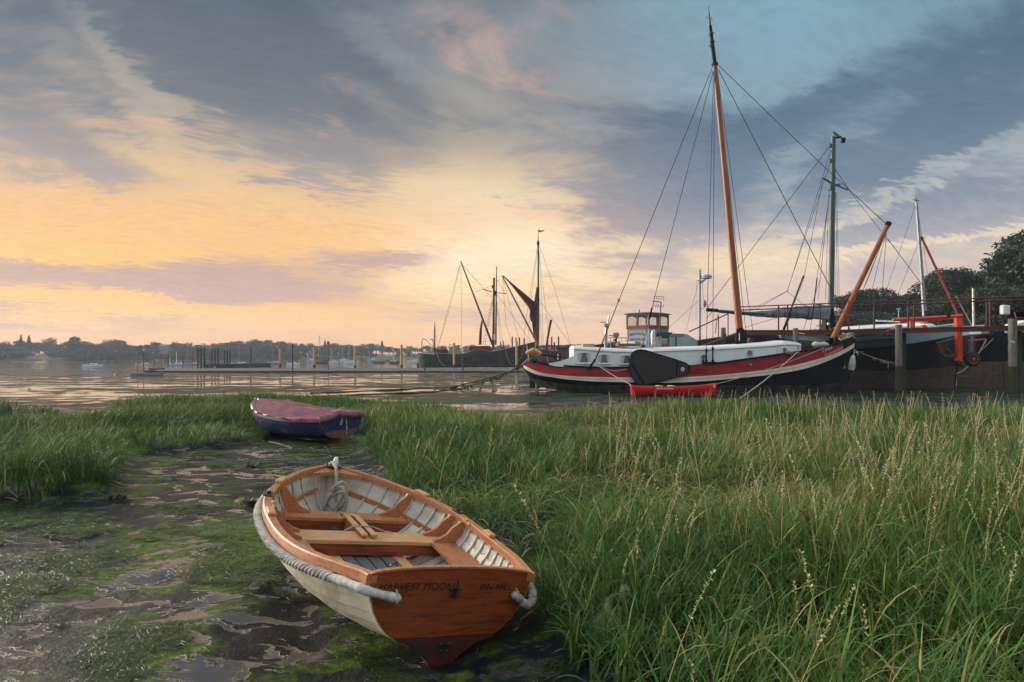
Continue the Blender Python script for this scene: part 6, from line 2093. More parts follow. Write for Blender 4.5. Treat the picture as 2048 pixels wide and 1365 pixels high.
def build_right_hull():
    Yc = 48.5
    root = thing('lighter', 'black steel lighter with thin red bands and rusty brown plates at the right edge', 'barge', tuple(PW(1990, 785, Yc)))
    lv = [(1926, 2330, [(1926, 788), (2330, 790)], .94), (1921, 2330, [(1921, 724), (2330, 722)], 1.0), (1921, 2330, [(1921, 672), (1990, 668), (2330, 664)], 1.0)]
    P, u = hull_levels(lv, Yc, 3.4, pa=7, pb=7, qa=.5)
    band(root, 'bottom', M_DIRTY, P[0], P[1], Yc)
    band(root, 'topside', M_BBLACK, P[1], P[2], Yc)
    mb = MB(); mb.grid([[tuple(p), (p[0], 2 * Yc - p[1], p[2])] for p in P[2]]); mb.build('deck', M_DECK, root, world=True)
    # red bands at the end of the hull
    mb = MB(); mb.beam(PW(1936, 681.5, Yc - 3.42), PW(1972, 678.5, Yc - 3.42), .04, .09); mb.build('red_band', M_ORANGE, root, world=True)
    mb = MB(); mb.beam(PW(1936, 671, Yc - 3.42), PW(1984, 668, Yc - 3.42), .04, .07); mb.build('red_band', M_RUSTRED, root, world=True)
    # brown bottom plates, each with its own edges
    Yp = Yc - 3.55
    rs = np.random.default_rng(6)
    xs = [1914, 1966, 1984, 2006, 2040, 2075]
    for i in range(len(xs) - 1):
        for y0, y1 in ((725, 752), (752.6, 786)):
            mb = MB(); mb.box((PW(xs[i], y0, Yp) + PW(xs[i + 1] - .8, y1, Yp)) / 2 + Vector((0, rs.uniform(-.015, .015), 0)), ((xs[i + 1] - xs[i] - .8) / FPX * Yp, .06, (y1 - y0) / FPX * Yp), bev=.012)
            mb.build('steel_plate', M_BROWNB, root, world=True)
    # pale superstructure scraps and clutter on deck
    for pts, nm, m, y in (([(1962, 668), (1962, 660), (1978, 658), (1978, 667)], 'pale_box', M_LBLUE, Yc - 3.2), ([(2035, 664), (2035, 648), (2060, 640), (2110, 640), (2110, 664)], 'cabin', M_ROOF, Yc - 2.2), ([(2035, 668), (2037, 658), (2110, 658), (2110, 668)], 'blue_cabin_side', pm('bright_blue', (.03, .16, .36), None, rough=.5), Yc - 2.5)):
        mb = MB(); mb.prism([PW(*p, y) for p in pts], (0, 1.2, 0)); mb.build(nm, m, root, world=True)
    mb = MB(); mb.prism([PW(*p, Yc - 2.56) for p in ((2037, 662), (2043, 659), (2052, 659), (2044, 664))], (0, .04, 0)); mb.build('yellow_sticker', pm('yellow_patch', (.6, .42, .03), None, rough=.5), root, world=True)
    # guy ropes curving down
    wire(root, [Vector(p) for p in sag(PW(1972, 680, Yc - 3.8), PW(1912, 748, Yc - 3.9), .42, 12)], .04, 'rope', M_ROPE_B)
    wire(root, [PW(1986, 678, Yc - 3.7), PW(1935, 728, Yc - 3.8)], .025, 'rope', M_ROPE_B)
    return root


build_right_hull()


def build_hoist():
    Y = 41.9
    root = thing('hoist_trailer', 'bright orange steel hoist frame on a rubber tyred wheel by the dark barge', 'hoist', tuple(PW(1900, 735, Y)))
    T = lambda px, py, d=0: PW(px, py, Y + d)
    mb = MB(); mb.tube([T(1785.5, 640), T(1850, 637), T(1924, 632)], .10, 8); mb.build('top_tube', M_ORANGE, root, world=True, smooth=True)
    mb = MB(); mb.tube([T(1800, 643, .9), T(1915, 636.5, .9)], .08, 8); mb.build('top_tube', M_ORANGE, root, world=True, smooth=True)
    mb = MB(); mb.beam(T(1823.5, 637), T(1823.5, 660), .20, .26, up=(1, 0, 0), bev=.02); mb.build('short_leg', M_ORANGE, root, world=True)
    mb = MB(); mb.prism([T(1913, 634), T(1925, 632), T(1924.5, 720), T(1926, 722), T(1912, 722), T(1916, 715)], (0, .28, 0)); mb.build('tall_leg', M_ORANGE, root, world=True)
    mb = MB(); mb.prism([T(1844.5, 655), T(1847.5, 650), T(1851, 650), T(1856, 655)], (0, .3, 0)); mb.build('mast_foot', M_ORANGE, root, world=True)
    mb = MB(); mb.beam(T(1925, 716, .1), T(1944, 718, .5), .10, .10); mb.beam(T(1912, 724, .1), T(1928, 732, .1), .3, .2); mb.build('axle', M_DIRTY, root, world=True)
    c = T(1944, 718.5, .1); M = Matrix.Rotation(R_(90), 3, 'X')
    r = 15.4 / FPX * Y
    mb = MB(); mb.lathe([(r * .58, -.14), (r * .8, -.17), (r * .97, -.12), (r, 0), (r * .97, .12), (r * .8, .17), (r * .58, .14)], c, 26, M); wl = mb.build('wheel', pm('rubber', (.018, .018, .020), (.03, .03, .03), rough=.8, bump=.2), root, world=True, smooth=True, angle=50)
    mb = MB(); mb.lathe([(r * .60, .11), (r * .60, .15), (r * .45, .12), (r * .25, .10), (r * .22, .17), (.02, .17)], c, 20, M); mb.build('hub', M_ORANGE, wl, world=True, smooth=True, angle=30)
    mb = MB()
    for k in range(5): a = k * 1.257; mb.lathe([(.02, .10), (.02, .14)], c + Vector((r * .36 * math.cos(a), 0, r * .36 * math.sin(a))), 6, M)
    mb.build('wheel_nuts', M_BBLACK, wl, world=True)
    mb = MB(); mb.box(T(1897, 632, -.1), (.18, .18, .12), bev=.02); mb.tube([T(1894, 627), T(1897, 631)], .03, 5); mb.build('clamp', M_BBLACK, root, world=True)


build_hoist()


def build_lamp_and_pot():
    r = thing('floodlight', 'white square floodlight on a dark bracket above the right-hand jetty pile', 'lamp', tuple(PW(2010, 640, 38.5)))
    mb = MB(); mb.box(PW(2009.5, 620.5, 38.4), (.48, .30, .54), Euler((0, .03, .25)), bev=.05); mb.build('housing', M_PLASTIC_W, r, world=True)
    mb = MB(); mb.beam(PW(2019, 622, 38.6), PW(2026, 640, 38.6), .2, .2); mb.build('bracket', M_BBLACK, r, world=True)
    r = thing('flower_pot', 'terracotta trough standing on a dark shelf at the right edge', 'pot', tuple(PW(2036, 640, 38.9)))
    a = PW(2037, 637, 38.9)
    mb = MB(); rows = []
    for w, z in ((.26, 0), (.34, .26), (.38, .27), (.38, .33), (.32, .33), (.28, .05)):
        rows.append([(a.x - w, 38.7, a.z + z), (a.x + w, 38.7, a.z + z), (a.x + w, 39.1, a.z + z), (a.x - w, 39.1, a.z + z)])
    mb.grid(rows, close_v=True); mb.f.append((0, 1, 2, 3)); mb.build('trough', pm('terracotta', (.40, .12, .055), (.30, .085, .04), rough=.8), r, world=True)
    mb = MB(); mb.box((a.x + .1, 38.9, a.z - .03), (1.2, .5, .06)); mb.build('shelf', M_BBLACK, r, world=True)


build_lamp_and_pot()


def build_yacht_behind():
    Y = 50.0
    root = thing('sailing_yacht', 'white yacht with blue sail cover and leaning pale mast behind the dark barge', 'yacht', tuple(PW(1820, 700, Y)))
    T = lambda px, py, d=0: PW(px, py, Y + d)
    lv = [(1765, 1950, [(1765, 700), (1950, 700)], .7), (1745, 1968, [(1745, 655), (1850, 657), (1968, 650)], 1.0)]
    P, u = hull_levels(lv, Y, 1.5, pa=2.5, pb=1.8, qa=.5, qb=.8)
    band(root, 'hull', M_ROOF, P[0], P[1], Y)
    mb = MB(); mb.grid([[tuple(p), (p[0], 2 * Y - p[1], p[2])] for p in P[1]]); mb.build('deck', M_ROOF, root, world=True)
    mb = MB(); mb.prism([T(1800, 656, -.8), T(1806, 649, -.8), T(1862, 647, -.8), T(1880, 655, -.8)], (0, 1.6, 0)); mb.build('coachroof', M_ROOF, root, world=True)
    mb = MB(); mb.tube([T(1850.5, 655), T(1842, 530), T(1832.5, 404)], [.16, .13, .09], 8); mb.build('mast', pm('grey_alloy', (.24, .27, .30), (.18, .21, .24), rough=.4, metal=.3), root, world=True, smooth=True)
    mb = MB(); mb.tube([T(1850.7, 640), T(1849.5, 622)], .175, 8); mb.build('blue_mast_collar', pm('navy_cloth', (.015, .022, .09), (.02, .03, .11), rough=.8), root, world=True)
    mb = MB(); mb.tube([T(1826, 400), T(1840, 403)], .03, 5); mb.tube([T(1832.5, 404), T(1832, 396)], .025, 5); mb.box(T(1843, 478), (.25, .1, .3), bev=.04); mb.build('masthead_gear', M_WIRE, root, world=True)
    mb = MB(); mb.tube([T(1752, 641.5), T(1850, 645)], .07, 6); mb.build('boom', M_ROOF, root, world=True)
    rows = []
    for i, t in enumerate(np.linspace(0, 1, 18)):
        c = T(1752 + 98 * t, 638.5 - 2.5 * t + 2.5 * t, 0); h = .07 + .12 * t
        rows.append([(c.x, c.y + h * math.cos(v), c.z + h * 1.2 * math.sin(v)) for v in np.linspace(0, 2 * math.pi, 11)[:-1]])
    mb = MB(); mb.grid(rows, close_v=True); mb.build('sail_cover', pm('navy_cover', (.015, .022, .085), (.02, .03, .11), rough=.8, bump=.2), root, world=True, smooth=True)
    mb = MB(); mb.tube([T(1845, 480, -.2), T(1926, 652, -.9)], .085, 8); mb.build('red_furled_sail', pm('faded_red', (.36, .05, .07), (.28, .04, .05), rough=.7), root, world=True)
    mb = MB(); mb.tube([T(1911, 592, -.5), T(1944, 652, -.5)], .045, 6); mb.build('pale_spar', M_BRASS, root, world=True)
    for pts in (([(1832, 408, Y), (1752, 640, Y)]), ([(1834, 410, Y), (1870, 650, Y)]), ([(1843, 470, Y), (1770, 655, Y - 1)])): wire(root, pts, .012)
    # two more poles in the moorings
    o = thing('mooring_pole', 'thin grey pole standing behind the orange hoist', 'pole', tuple(PW(1947, 660, 47)))
    mb = MB(); mb.tube([PW(1947.5, 665, 47), PW(1946, 575, 47)], [.085, .07], 8); mb.build('shaft', M_BRASS, o, world=True); mb = MB(); mb.lathe([(.09, 0), (.09, .1)], PW(1946, 577, 47), 8); mb.build('collar', M_BBLACK, o, world=True)
    # TV aerial mast behind the dark barge
    o = thing('aerial_mast', 'small pale aerial on a short mast behind the corrugated roof', 'aerial', tuple(PW(1797, 650, 47)))
    mb = MB(); mb.tube([PW(1797, 655, 47), PW(1797, 618, 47)], .035, 6); mb.build('shaft', M_PBLUE, o, world=True); mb = MB(); mb.tube([PW(1793, 619, 47), PW(1801, 617.5, 47)], .04, 5); mb.build('head', M_PBLUE, o, world=True)


build_yacht_behind()


def build_gull():
    c = PW(1667, 274, 46.6)
    s = 1.0
    root = thing('gull', 'grey-backed gull standing on the blue-green mast head, facing left', 'bird', tuple(c))
    # body as one skin: profile from bill to tail, facing -x
    spine = [(-.30, .365, .008), (-.26, .37, .014), (-.235, .372, .030), (-.20, .378, .048), (-.165, .365, .050), (-.13, .32, .052), (-.08, .26, .085), (-.0, .205, .105), (.09, .165, .095), (.18, .125, .065), (.26, .095, .04), (.36, .06, .018), (.40, .05, .006)]
    rows = []
    for x, z, r in spine:
        rows.append([(x, r * .8 * math.cos(v), z + r * math.sin(v)) for v in np.linspace(0, 2 * math.pi, 13)[:-1]])
    mb = MB(); mb.grid(rows, close_v=True); mb.f.append(tuple(range(12))); mb.f.append(tuple(12 * 12 + k for k in range(12)))
    M_GW = pm('gull_white', (.55, .54, .52), (.45, .44, .43), rough=.8, scale=9)
    mb.build('body', M_GW, root, smooth=True)
    M_GG = pm('gull_grey', (.12, .13, .15), (.08, .09, .10), rough=.8, scale=9)
    for sd in (1, -1):
        rows = []
        for x, z, h in ((-.10, .30, .02), (-.05, .27, .075), (.05, .225, .085), (.16, .165, .07), (.27, .115, .045), (.38, .065, .02), (.44, .045, .004)):
            rows.append([(x, sd * (.055 + .035 * (1 - abs(x) * 1.4)), z + h), (x, sd * (.085 + .03 * (1 - abs(x) * 1.6)), z), (x, sd * (.075 + .02 * (1 - abs(x) * 1.6)), z - h * .7)])
        mb = MB(); mb.grid(rows); o = mb.build('wing', M_GG, root, smooth=True); md = o.modifiers.new('thickness', 'SOLIDIFY'); md.thickness = .012
    for sd in (1, -1):
        mb = MB(); mb.tube([(.0, sd * .035, .12), (.01, sd * .035, .012)], .008, 6); mb.box((-.02, sd * .035, .007), (.06, .035, .008)); mb.build('leg', pm('gull_leg', (.5, .30, .24), None, rough=.6), root)
    mb = MB(); mb.lathe([(.013, 0), (.010, .03), (.002, .065)], (-.285, 0, .368), 8, Matrix.Rotation(R_(-95), 3, 'Y')); mb.build('bill', pm('gull_bill', (.55, .36, .06), None, rough=.5), root)
    for sd in (1, -1):
        mb = MB(); mb.lathe([(.007, 0), (.004, .004)], (-.215, sd * .036, .388), 8, Matrix.Rotation(R_(-90 * sd), 3, 'X')); mb.build('eye', M_INK, root)


build_gull()
# ------------------------------------------------------------------ trees
def mat_leaf(name, c1, c2, c3):
    m, g, b = new_mat(name)
    at = g.n('ShaderNodeAttribute', attribute_name='tone').outputs['Fac']
    oi = g.n('ShaderNodeObjectInfo').outputs['Random']
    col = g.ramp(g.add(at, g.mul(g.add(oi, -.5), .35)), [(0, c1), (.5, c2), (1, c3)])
    g.put(b.inputs['Base Color'], col)
    b.inputs['Roughness'].default_value = .6
    tr = g.n('ShaderNodeBsdfTranslucent'); g.put(tr.inputs[0], col)
    mx = g.n('ShaderNodeMixShader'); mx.inputs[0].default_value = .22
    out = [n for n in m.node_tree.nodes if n.type == 'OUTPUT_MATERIAL'][0]
    m.node_tree.links.new(b.outputs[0], mx.inputs[1]); m.node_tree.links.new(tr.outputs[0], mx.inputs[2])
    m.node_tree.links.new(mx.outputs[0], out.inputs[0])
    return m


M_LEAF = mat_leaf('tree_leaves', (.009, .017, .010), (.020, .036, .017), (.042, .066, .026))
M_LEAFC = mat_leaf('conifer_needles', (.010, .022, .016), (.018, .036, .022), (.032, .055, .03))
M_BARK = pm('bark', (.045, .038, .030), (.08, .07, .055), scale=6, rough=.9, bump=.4)


def crown_mesh(name, kind, nleaf, leaf, rs):
    """unit-height crown (0..1): many leaf clumps spread through uneven lobes"""
    if kind == 'conifer':
        f = rs.uniform(0, 1, nleaf) ** .8
        z = .10 + .88 * f
        rad = (.20 * (1 - f) + .012) * (1 + .25 * np.sin(z * 60)) * np.sqrt(rs.uniform(.15, 1, nleaf))
        a = rs.uniform(0, 6.283, nleaf)
        C = np.stack([rad * np.cos(a), rad * np.sin(a), z - rad * .25], 1)
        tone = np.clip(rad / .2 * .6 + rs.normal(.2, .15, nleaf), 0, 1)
    else:
        nl = 17
        L = []
        for k in range(nl):
            if kind == 'spread':
                a = rs.uniform(0, 6.283); r = rs.uniform(.05, .36); zz = rs.uniform(.42, .84) - r * .35
            elif kind == 'tall':
                a = rs.uniform(0, 6.283); r = rs.uniform(.0, .17); zz = rs.uniform(.25, .90)
            else:
                a = rs.uniform(0, 6.283); r = rs.uniform(.0, .27); zz = rs.uniform(.26, .86) - r * .25
            R = rs.uniform(.09, .17) * (1.12 if kind == 'spread' else 1)
            L.append((r * math.cos(a), r * math.sin(a), min(zz, .97 - R * .8), R))
        L = np.array(L)
        w = L[:, 3] ** 2; w /= w.sum()
        k = rs.choice(nl, nleaf, p=w)
        d = rs.normal(0, 1, (nleaf, 3)); d /= np.linalg.norm(d, axis=1, keepdims=True)
        rr = L[k, 3] * (rs.uniform(.35, 1, nleaf) ** .45) * (1 + rs.normal(0, .12, nleaf))
        C = L[k, :3] + d * rr[:, None] * np.array([1, 1, .8])
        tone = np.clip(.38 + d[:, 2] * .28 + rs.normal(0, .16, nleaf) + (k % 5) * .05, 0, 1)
    n1 = rs.normal(0, 1, (nleaf, 3)); n1 /= np.linalg.norm(n1, axis=1, keepdims=True)
    n2 = np.cross(n1, rs.normal(0, 1, (nleaf, 3))); n2 /= np.linalg.norm(n2, axis=1, keepdims=True)
    s = leaf * rs.uniform(.55, 1.35, nleaf)[:, None]
    V = np.stack([C - n1 * s, C + n2 * s * .55, C + n1 * s, C - n2 * s * .55], 1).reshape(-1, 3)
    b = np.arange(nleaf)[:, None] * 4
    T = np.concatenate([b + np.array([[0, 1, 2]]), b + np.array([[0, 2, 3]])])
    me = bpy.data.meshes.new(name)
    me.vertices.add(len(V)); me.vertices.foreach_set('co', V.astype(np.float32).ravel())
    me.loops.add(T.size); me.loops.foreach_set('vertex_index', T.astype(np.int32).ravel())
    me.polygons.add(len(T)); me.polygons.foreach_set('loop_start', np.arange(0, T.size, 3, dtype=np.int32))
    me.update(calc_edges=True)
    at = me.attributes.new('tone', 'FLOAT', 'POINT'); at.data.foreach_set('value', np.repeat(tone, 4).astype(np.float32))
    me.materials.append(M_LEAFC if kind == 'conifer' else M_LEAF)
    return me


def trunk_mesh(name, kind, rs):
    mb = MB()
    top = .9 if kind == 'conifer' else .62
    mb.tube([(0, 0, -.06), (.004, .003, .12), (-.006, .004, .3), (.0, -.004, top)], [.030, .022, .017, .005], 7)
    if kind != 'conifer':
        for k in range(7):
            a = rs.uniform(0, 6.283); z0 = rs.uniform(.2, .5); r = rs.uniform(.14, .30)
            mb.tube([(0, 0, z0), (r * .5 * math.cos(a), r * .5 * math.sin(a), z0 + .09), (r * math.cos(a), r * math.sin(a), z0 + rs.uniform(.18, .28))], [.011, .008, .003], 5)
    me = bpy.data.meshes.new(name)
    me.from_pydata(mb.v, [], mb.f); me.materials.append(M_BARK)
    return me


def tree_kinds(nleaf, leaf, seed):
    rs = np.random.default_rng(seed)
    out = []
    for kd, nm in (('round', 'broadleaf_tree'), ('round', 'broadleaf_tree'), ('spread', 'spreading_tree'), ('spread', 'spreading_tree'), ('tall', 'tall_tree'), ('conifer', 'conifer_tree')):
        out.append((kd, nm, crown_mesh('crown', kd, nleaf if kd != 'conifer' else nleaf // 2, leaf, rs), trunk_mesh('trunk', kd, rs)))
    return out


T_NEAR = tree_kinds(11000, .0155, 3)
T_FAR = tree_kinds(1500, .034, 4)


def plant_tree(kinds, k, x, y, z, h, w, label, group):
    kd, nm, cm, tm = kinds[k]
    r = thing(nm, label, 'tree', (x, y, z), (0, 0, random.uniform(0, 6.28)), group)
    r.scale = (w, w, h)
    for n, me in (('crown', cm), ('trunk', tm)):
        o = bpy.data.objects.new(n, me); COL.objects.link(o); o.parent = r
    return r


# the wooded slope on the right: (column, row of the crown's top, distance, kind, width factor)
slope = [
    (1722, 566, 150, 0, 1.1), (1748, 572, 160, 2, 1.0), (1775, 582, 165, 0, 1.0), (1800, 590, 168, 1, 1.0), (1826, 586, 160, 2, 1.0), (1852, 574, 150, 0, 1.0),
    (1872, 538, 140, 1, .95), (1893, 523, 132, 0, 1.05), (1918, 532, 135, 2, .95), (1944, 530, 136, 3, .9), (1968, 538, 138, 1, 1.0), (1990, 524, 132, 0, 1.0), (2012, 512, 124, 2, .9), (2034, 500, 116, 1, 1.0), (2052, 466, 108, 4, 1.1), (2085, 480, 104, 0, 1.0), (2130, 470, 100, 2, 1.0),
    (1700, 612, 158, 1, 1.0), (1690, 640, 170, 0, 1.0), (1672, 655, 190, 2, 1.0),
    (1740, 618, 128, 2, 1.1), (1772, 626, 126, 0, 1.1), (1806, 622, 122, 1, 1.1), (1838, 612, 118, 3, 1.1), (1868, 598, 112, 0, 1.1), (1898, 588, 108, 1, 1.15), (1930, 582, 104, 2, 1.1), (1962, 580, 102, 0, 1.1), (1994, 572, 100, 1, 1.15), (2026, 560, 96, 3, 1.1), (2062, 556, 94, 0, 1.1),
    (1712, 664, 104, 0, 1.2), (1752, 660, 102, 2, 1.2), (1792, 656, 100, 1, 1.2), (1832, 650, 98, 0, 1.2), (1872, 644, 96, 3, 1.2), (1912, 640, 94, 1, 1.2), (1952, 634, 92, 0, 1.2), (1992, 630, 90, 2, 1.2), (2032, 624, 88, 1, 1.2), (2072, 618, 86, 0, 1.2),
]
LAB_S = {0: 'dense dark round-crowned tree on the wooded slope behind the jetty', 1: 'dense dark lumpy-crowned tree on the wooded slope behind the jetty', 2: 'dark tree with a wide spreading crown on the wooded slope', 3: 'dark tree with a low spreading crown on the wooded slope', 4: 'tall narrow tree standing above the others at the right edge'}
random.seed(3)
ORDW = ['first', 'second', 'third', 'fourth', 'fifth', 'sixth', 'seventh', 'eighth', 'ninth', 'tenth', 'eleventh', 'twelfth', 'thirteenth', 'fourteenth', 'fifteenth', 'sixteenth', 'seventeenth', 'eighteenth', 'nineteenth', 'twentieth', 'twenty-first', 'twenty-second', 'twenty-third', 'twenty-fourth', 'twenty-fifth', 'twenty-sixth', 'twenty-seventh', 'twenty-eighth', 'twenty-ninth', 'thirtieth']
LOOK = {0: 'dense dark round-crowned tree', 1: 'dense dark lumpy-crowned tree', 2: 'dark wide-crowned tree', 3: 'dark low spreading tree', 4: 'tall dark tree'}
row_of = lambda t: 'skyline' if t[2] >= 104 and t[1] < 600 or t[0] > 2050 and t[1] < 500 else 'lowest' if t[1] > 615 and t[2] < 105 else 'skyline' if t[2] > 150 else 'middle'
by_row = {}
for t in slope: by_row.setdefault(row_of(t), []).append(t[0])
for (px, py, Y, k, wf) in slope:
    rw = row_of((px, py, Y, k, wf))
    LAB_S[k] = '%s, %s from the left in the %s row of the wooded slope' % (LOOK[k], ORDW[sorted(by_row[rw]).index(px)], rw)
    p = PW(px, py, Y)
    z0 = gz(p.x, Y)
    h = max(p.z - z0, 4) / .95
    w = max(h * 1.15, 17) * wf
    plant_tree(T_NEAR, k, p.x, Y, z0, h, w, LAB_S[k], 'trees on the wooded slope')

# the far bank: skyline as seen across the river
sky = tab([(-260, 672), (-60, 676), (0, 684), (40, 681), (58, 680), (90, 686), (110, 690), (148, 678), (175, 686), (215, 682), (240, 680), (262, 691), (300, 687), (330, 688), (372, 686), (420, 688), (450, 684), (512, 681), (600, 687), (650, 687), (700, 688), (760, 690), (820, 693), (900, 690), (960, 691), (1040, 690), (1120, 688), (1200, 690), (1300, 690), (1420, 694), (1560, 696), (1700, 690)])
LAB_F = {0: 'hazy round-crowned tree in the wood along the far bank', 1: 'hazy lumpy-crowned tree in the wood along the far bank', 2: 'hazy wide-crowned tree in the wood along the far bank', 3: 'hazy low spreading tree in the wood along the far bank', 4: 'hazy tall slender tree in the wood along the far bank', 5: 'hazy pointed conifer rising from the wood along the far bank'}


def far_shore(x): return 420 + min(max(x + 320, 0), 800) * .55


random.seed(12)
cols = []
px = -250
while px < 1760:
    cols.append((px, 0)); px += random.uniform(11, 17)
px = -250
while px < 1760:
    cols.append((px, 1)); px += random.uniform(15, 22)
px = -250
while px < 1760:
    cols.append((px, 3)); px += random.uniform(11, 16)
specials = {42: (671, 5), 58: (672, 5), 100: (675, 2), 148: (674, 4), 218: (679, 2), 236: (679, 2), 309: (683, 2), 352: (683, 2), 512: (678, 2), 650: (681, 5), 764: (682, 5)}
SPEC_L = {42: 'hazy pointed conifer above the far wood, leftmost of the close pair', 58: 'hazy pointed conifer above the far wood, right one of the close pair', 100: 'flat-topped hazy tree rising above the wood at far left', 148: 'slender hazy tree rising above the wood left of the white cruiser', 218: 'broad hazy tree above the far wood, left one over the two-masted boat', 236: 'broad hazy tree above the far wood, right one over the two-masted boat', 309: 'wide hazy tree standing left of the pale country house', 352: 'wide hazy tree standing right of the pale country house', 512: 'lone umbrella-shaped hazy tree on the skyline above the tall dark post', 650: 'hazy conifer on the skyline behind the tallest red-topped withy', 764: 'hazy conifer on the skyline left of the fourth yellow post'}
for (px, row) in cols + [(p, 2) for p in specials]:
    d0 = 470 + max(0, px - 300) * .25
    Y = d0 + (70 + random.uniform(-10, 40) if row in (0, 2) else 8 + random.uniform(0, 14) if row == 1 else random.uniform(-6, 4))
    x = (px - 1024) / FPX * Y
    Y = max(Y, far_shore(x) + 14)
    x = (px - 1024) / FPX * Y
    if row == 2: ty, k = specials[px]
    else:
        ty = float(sky(px)) + random.uniform(-2.5, 3.5) + (9 + random.uniform(-4, 4) if row == 1 else 24 + random.uniform(-5, 4) if row == 3 else 0)
        k = random.choice([0, 1, 2, 3, 0, 1, 2, 4])
    if row in (1, 3) and (52 < px < 100 or 318 < px < 330 or 745 < px < 790): continue
    z0 = gz(x, Y)
    h = (CAMH - (ty - HOR) / FPX * Y - z0) / .95
    if h < 3: continue
    w = max(h * (1.75 if k != 5 else .9), 16) * random.uniform(.85, 1.2)
    lab = SPEC_L[px] if row == 2 else ('low hazy bushy tree at the foot of the wood along the far bank' if row == 3 else LAB_F[k])
    plant_tree(T_FAR, k, x, Y, z0 - .3, h, w, lab, 'trees along the far bank')


def country_house():
    Y = 545; px0, px1 = 317, 334
    a, b = PW(px0, 702, Y), PW(px1, 692.5, Y)
    root = thing('country_house', 'pale country house with rows of windows among the trees of the far bank', 'house', ((a.x + b.x) / 2, Y, a.z - 3))
    mb = MB(); mb.prism([(a.x, Y, a.z - 3), (b.x, Y, a.z - 3), (b.x, Y, b.z), (a.x, Y, b.z)], (0, 7, 0)); w = mb.build('wall', pm('pale_render', (.24, .225, .21), None, rough=.8, bump=0), root, world=True)
    mb = MB(); mb.prism([(a.x - .3, Y - .3, b.z), (b.x + .3, Y - .3, b.z), (b.x - 1.5, Y + 2, b.z + 1.3), (a.x + 1.5, Y + 2, b.z + 1.3)], (0, 4, 0)); mb.build('roof', pm('slate', (.12, .13, .15), None, rough=.7, bump=0), root, world=True)
    for r in range(2):
        for k in range(6):
            x = a.x + (b.x - a.x) * (k + .5) / 6; z = a.z + .6 + r * 2.0
            mb = MB(); mb.box((x, Y - .05, z), (.6, .1, 1.1)); mb.build('window', M_GLASS, root, world=True)


country_house()

# ------------------------------------------------------------------ the hard and its posts
M_HARD = pm('muddy_concrete', (.045, .042, .04), (.085, .078, .072), scale=.5, rough=.6, bump=.3, c3=(.05, .055, .04), s3=1.5, t3=(.5, .65), bdist=.03)
M_YELLOW = pm('yellow_paint', (.47, .32, .065), (.38, .25, .05), scale=2, rough=.55, bump=.08, c3=(.25, .17, .05), s3=4, t3=(.62, .76))
M_DPOST = pm('tarred_timber', (.030, .032, .036), (.05, .05, .05), scale=3, rough=.8, bump=.3)
M_GPOST = pm('green_black_post', (.022, .034, .034), (.035, .05, .046), scale=3, rough=.8, bump=.3)


def build_hard():
    mb = MB()
    a0, a1 = PW(300, 743, 97), PW(1060, 743, 97)
    b0, b1 = PW(330, 737, 128), PW(1085, 737, 128)
    n = 40
    rows = []
    for t in np.linspace(0, 1, n):
        f, k = a0.lerp(a1, t), b0.lerp(b1, t)
        zt = .17 + .02 * math.sin(t * 30)
        rows.append([(f.x, f.y, -.3), (f.x, f.y, zt - .02), (f.x, f.y + .5, zt), (k.x, k.y, zt + .03), (k.x, k.y + .2, -.3)])
    mb.grid(rows)
    o = mb.build('causeway', M_HARD, None); tag(o, 'low muddy causeway with a dark kerb running across the mudflat', 'causeway')
    o = MB()
    k0, k1 = PW(290, 744, 95.5), PW(1050, 744.5, 95.5)
    for i, (t0, t1) in enumerate(zip(np.linspace(0, 1, 19)[:-1], np.linspace(0, 1, 19)[1:])):
        mb = MB(); mb.beam(k0.lerp(k1, t0 + .0006) + Vector((0, 0, -.02 - .012 * (i % 3))), k0.lerp(k1, t1 - .0006) + Vector((0, 0, -.02 - .012 * (i % 3))), .5, .34, bev=.03)
        ks = mb.build('kerb_block', M_DPOST, bpy.data.objects['causeway'])
    # low dark wall beyond
    a, b = PW(410, 733.5, 150), PW(541, 731, 150)
    root = thing('breakwater', 'low black timber breakwater behind the row of dark posts', 'breakwater', tuple((a + b) / 2))
    for i, (t0, t1) in enumerate(zip(np.linspace(0, 1, 13)[:-1], np.linspace(0, 1, 13)[1:])):
        mb = MB(); mb.beam(a.lerp(b, t0 + .002), a.lerp(b, t1 - .002), .4, .9 + .08 * (i % 2)); mb.build('baulk', M_DPOST, root, world=True)


build_hard()


def post(name, px, top, bot, wpx, Y, mat, label, foot=None, footcol=None, group=None, cat='post', cap=None):
    a, b = PW(px, top, Y), PW(px, bot, Y)
    root = thing(name, label, cat, (b.x, b.y, b.z), group=group)
    r = wpx / 2 / FPX * Y
    m = PW(px, foot, Y) if foot else b - Vector((0, 0, .4))
    mb = MB(); mb.tube([a.lerp(m, t) for t in np.linspace(0, 1, 5)], [r * .97, r, r * 1.02, r, r], 8); mb.build('shaft', mat, root, world=True, smooth=True, angle=50)
    if foot:
        mb = MB(); mb.tube([m, b - Vector((0, 0, .4))], r * 1.06, 8); mb.build('dark_foot', M_DPOST, root, world=True, smooth=True, angle=50)
    if cap:
        mb = MB(); mb.box(a + Vector((0, 0, .0)), (cap / FPX * Y, r * 2.4, cap * 1.05 / FPX * Y), bev=.02); mb.build('topmark', pm('red_topmark', (.42, .02, .03), (.34, .02, .025), rough=.5), root, world=True)
    return root


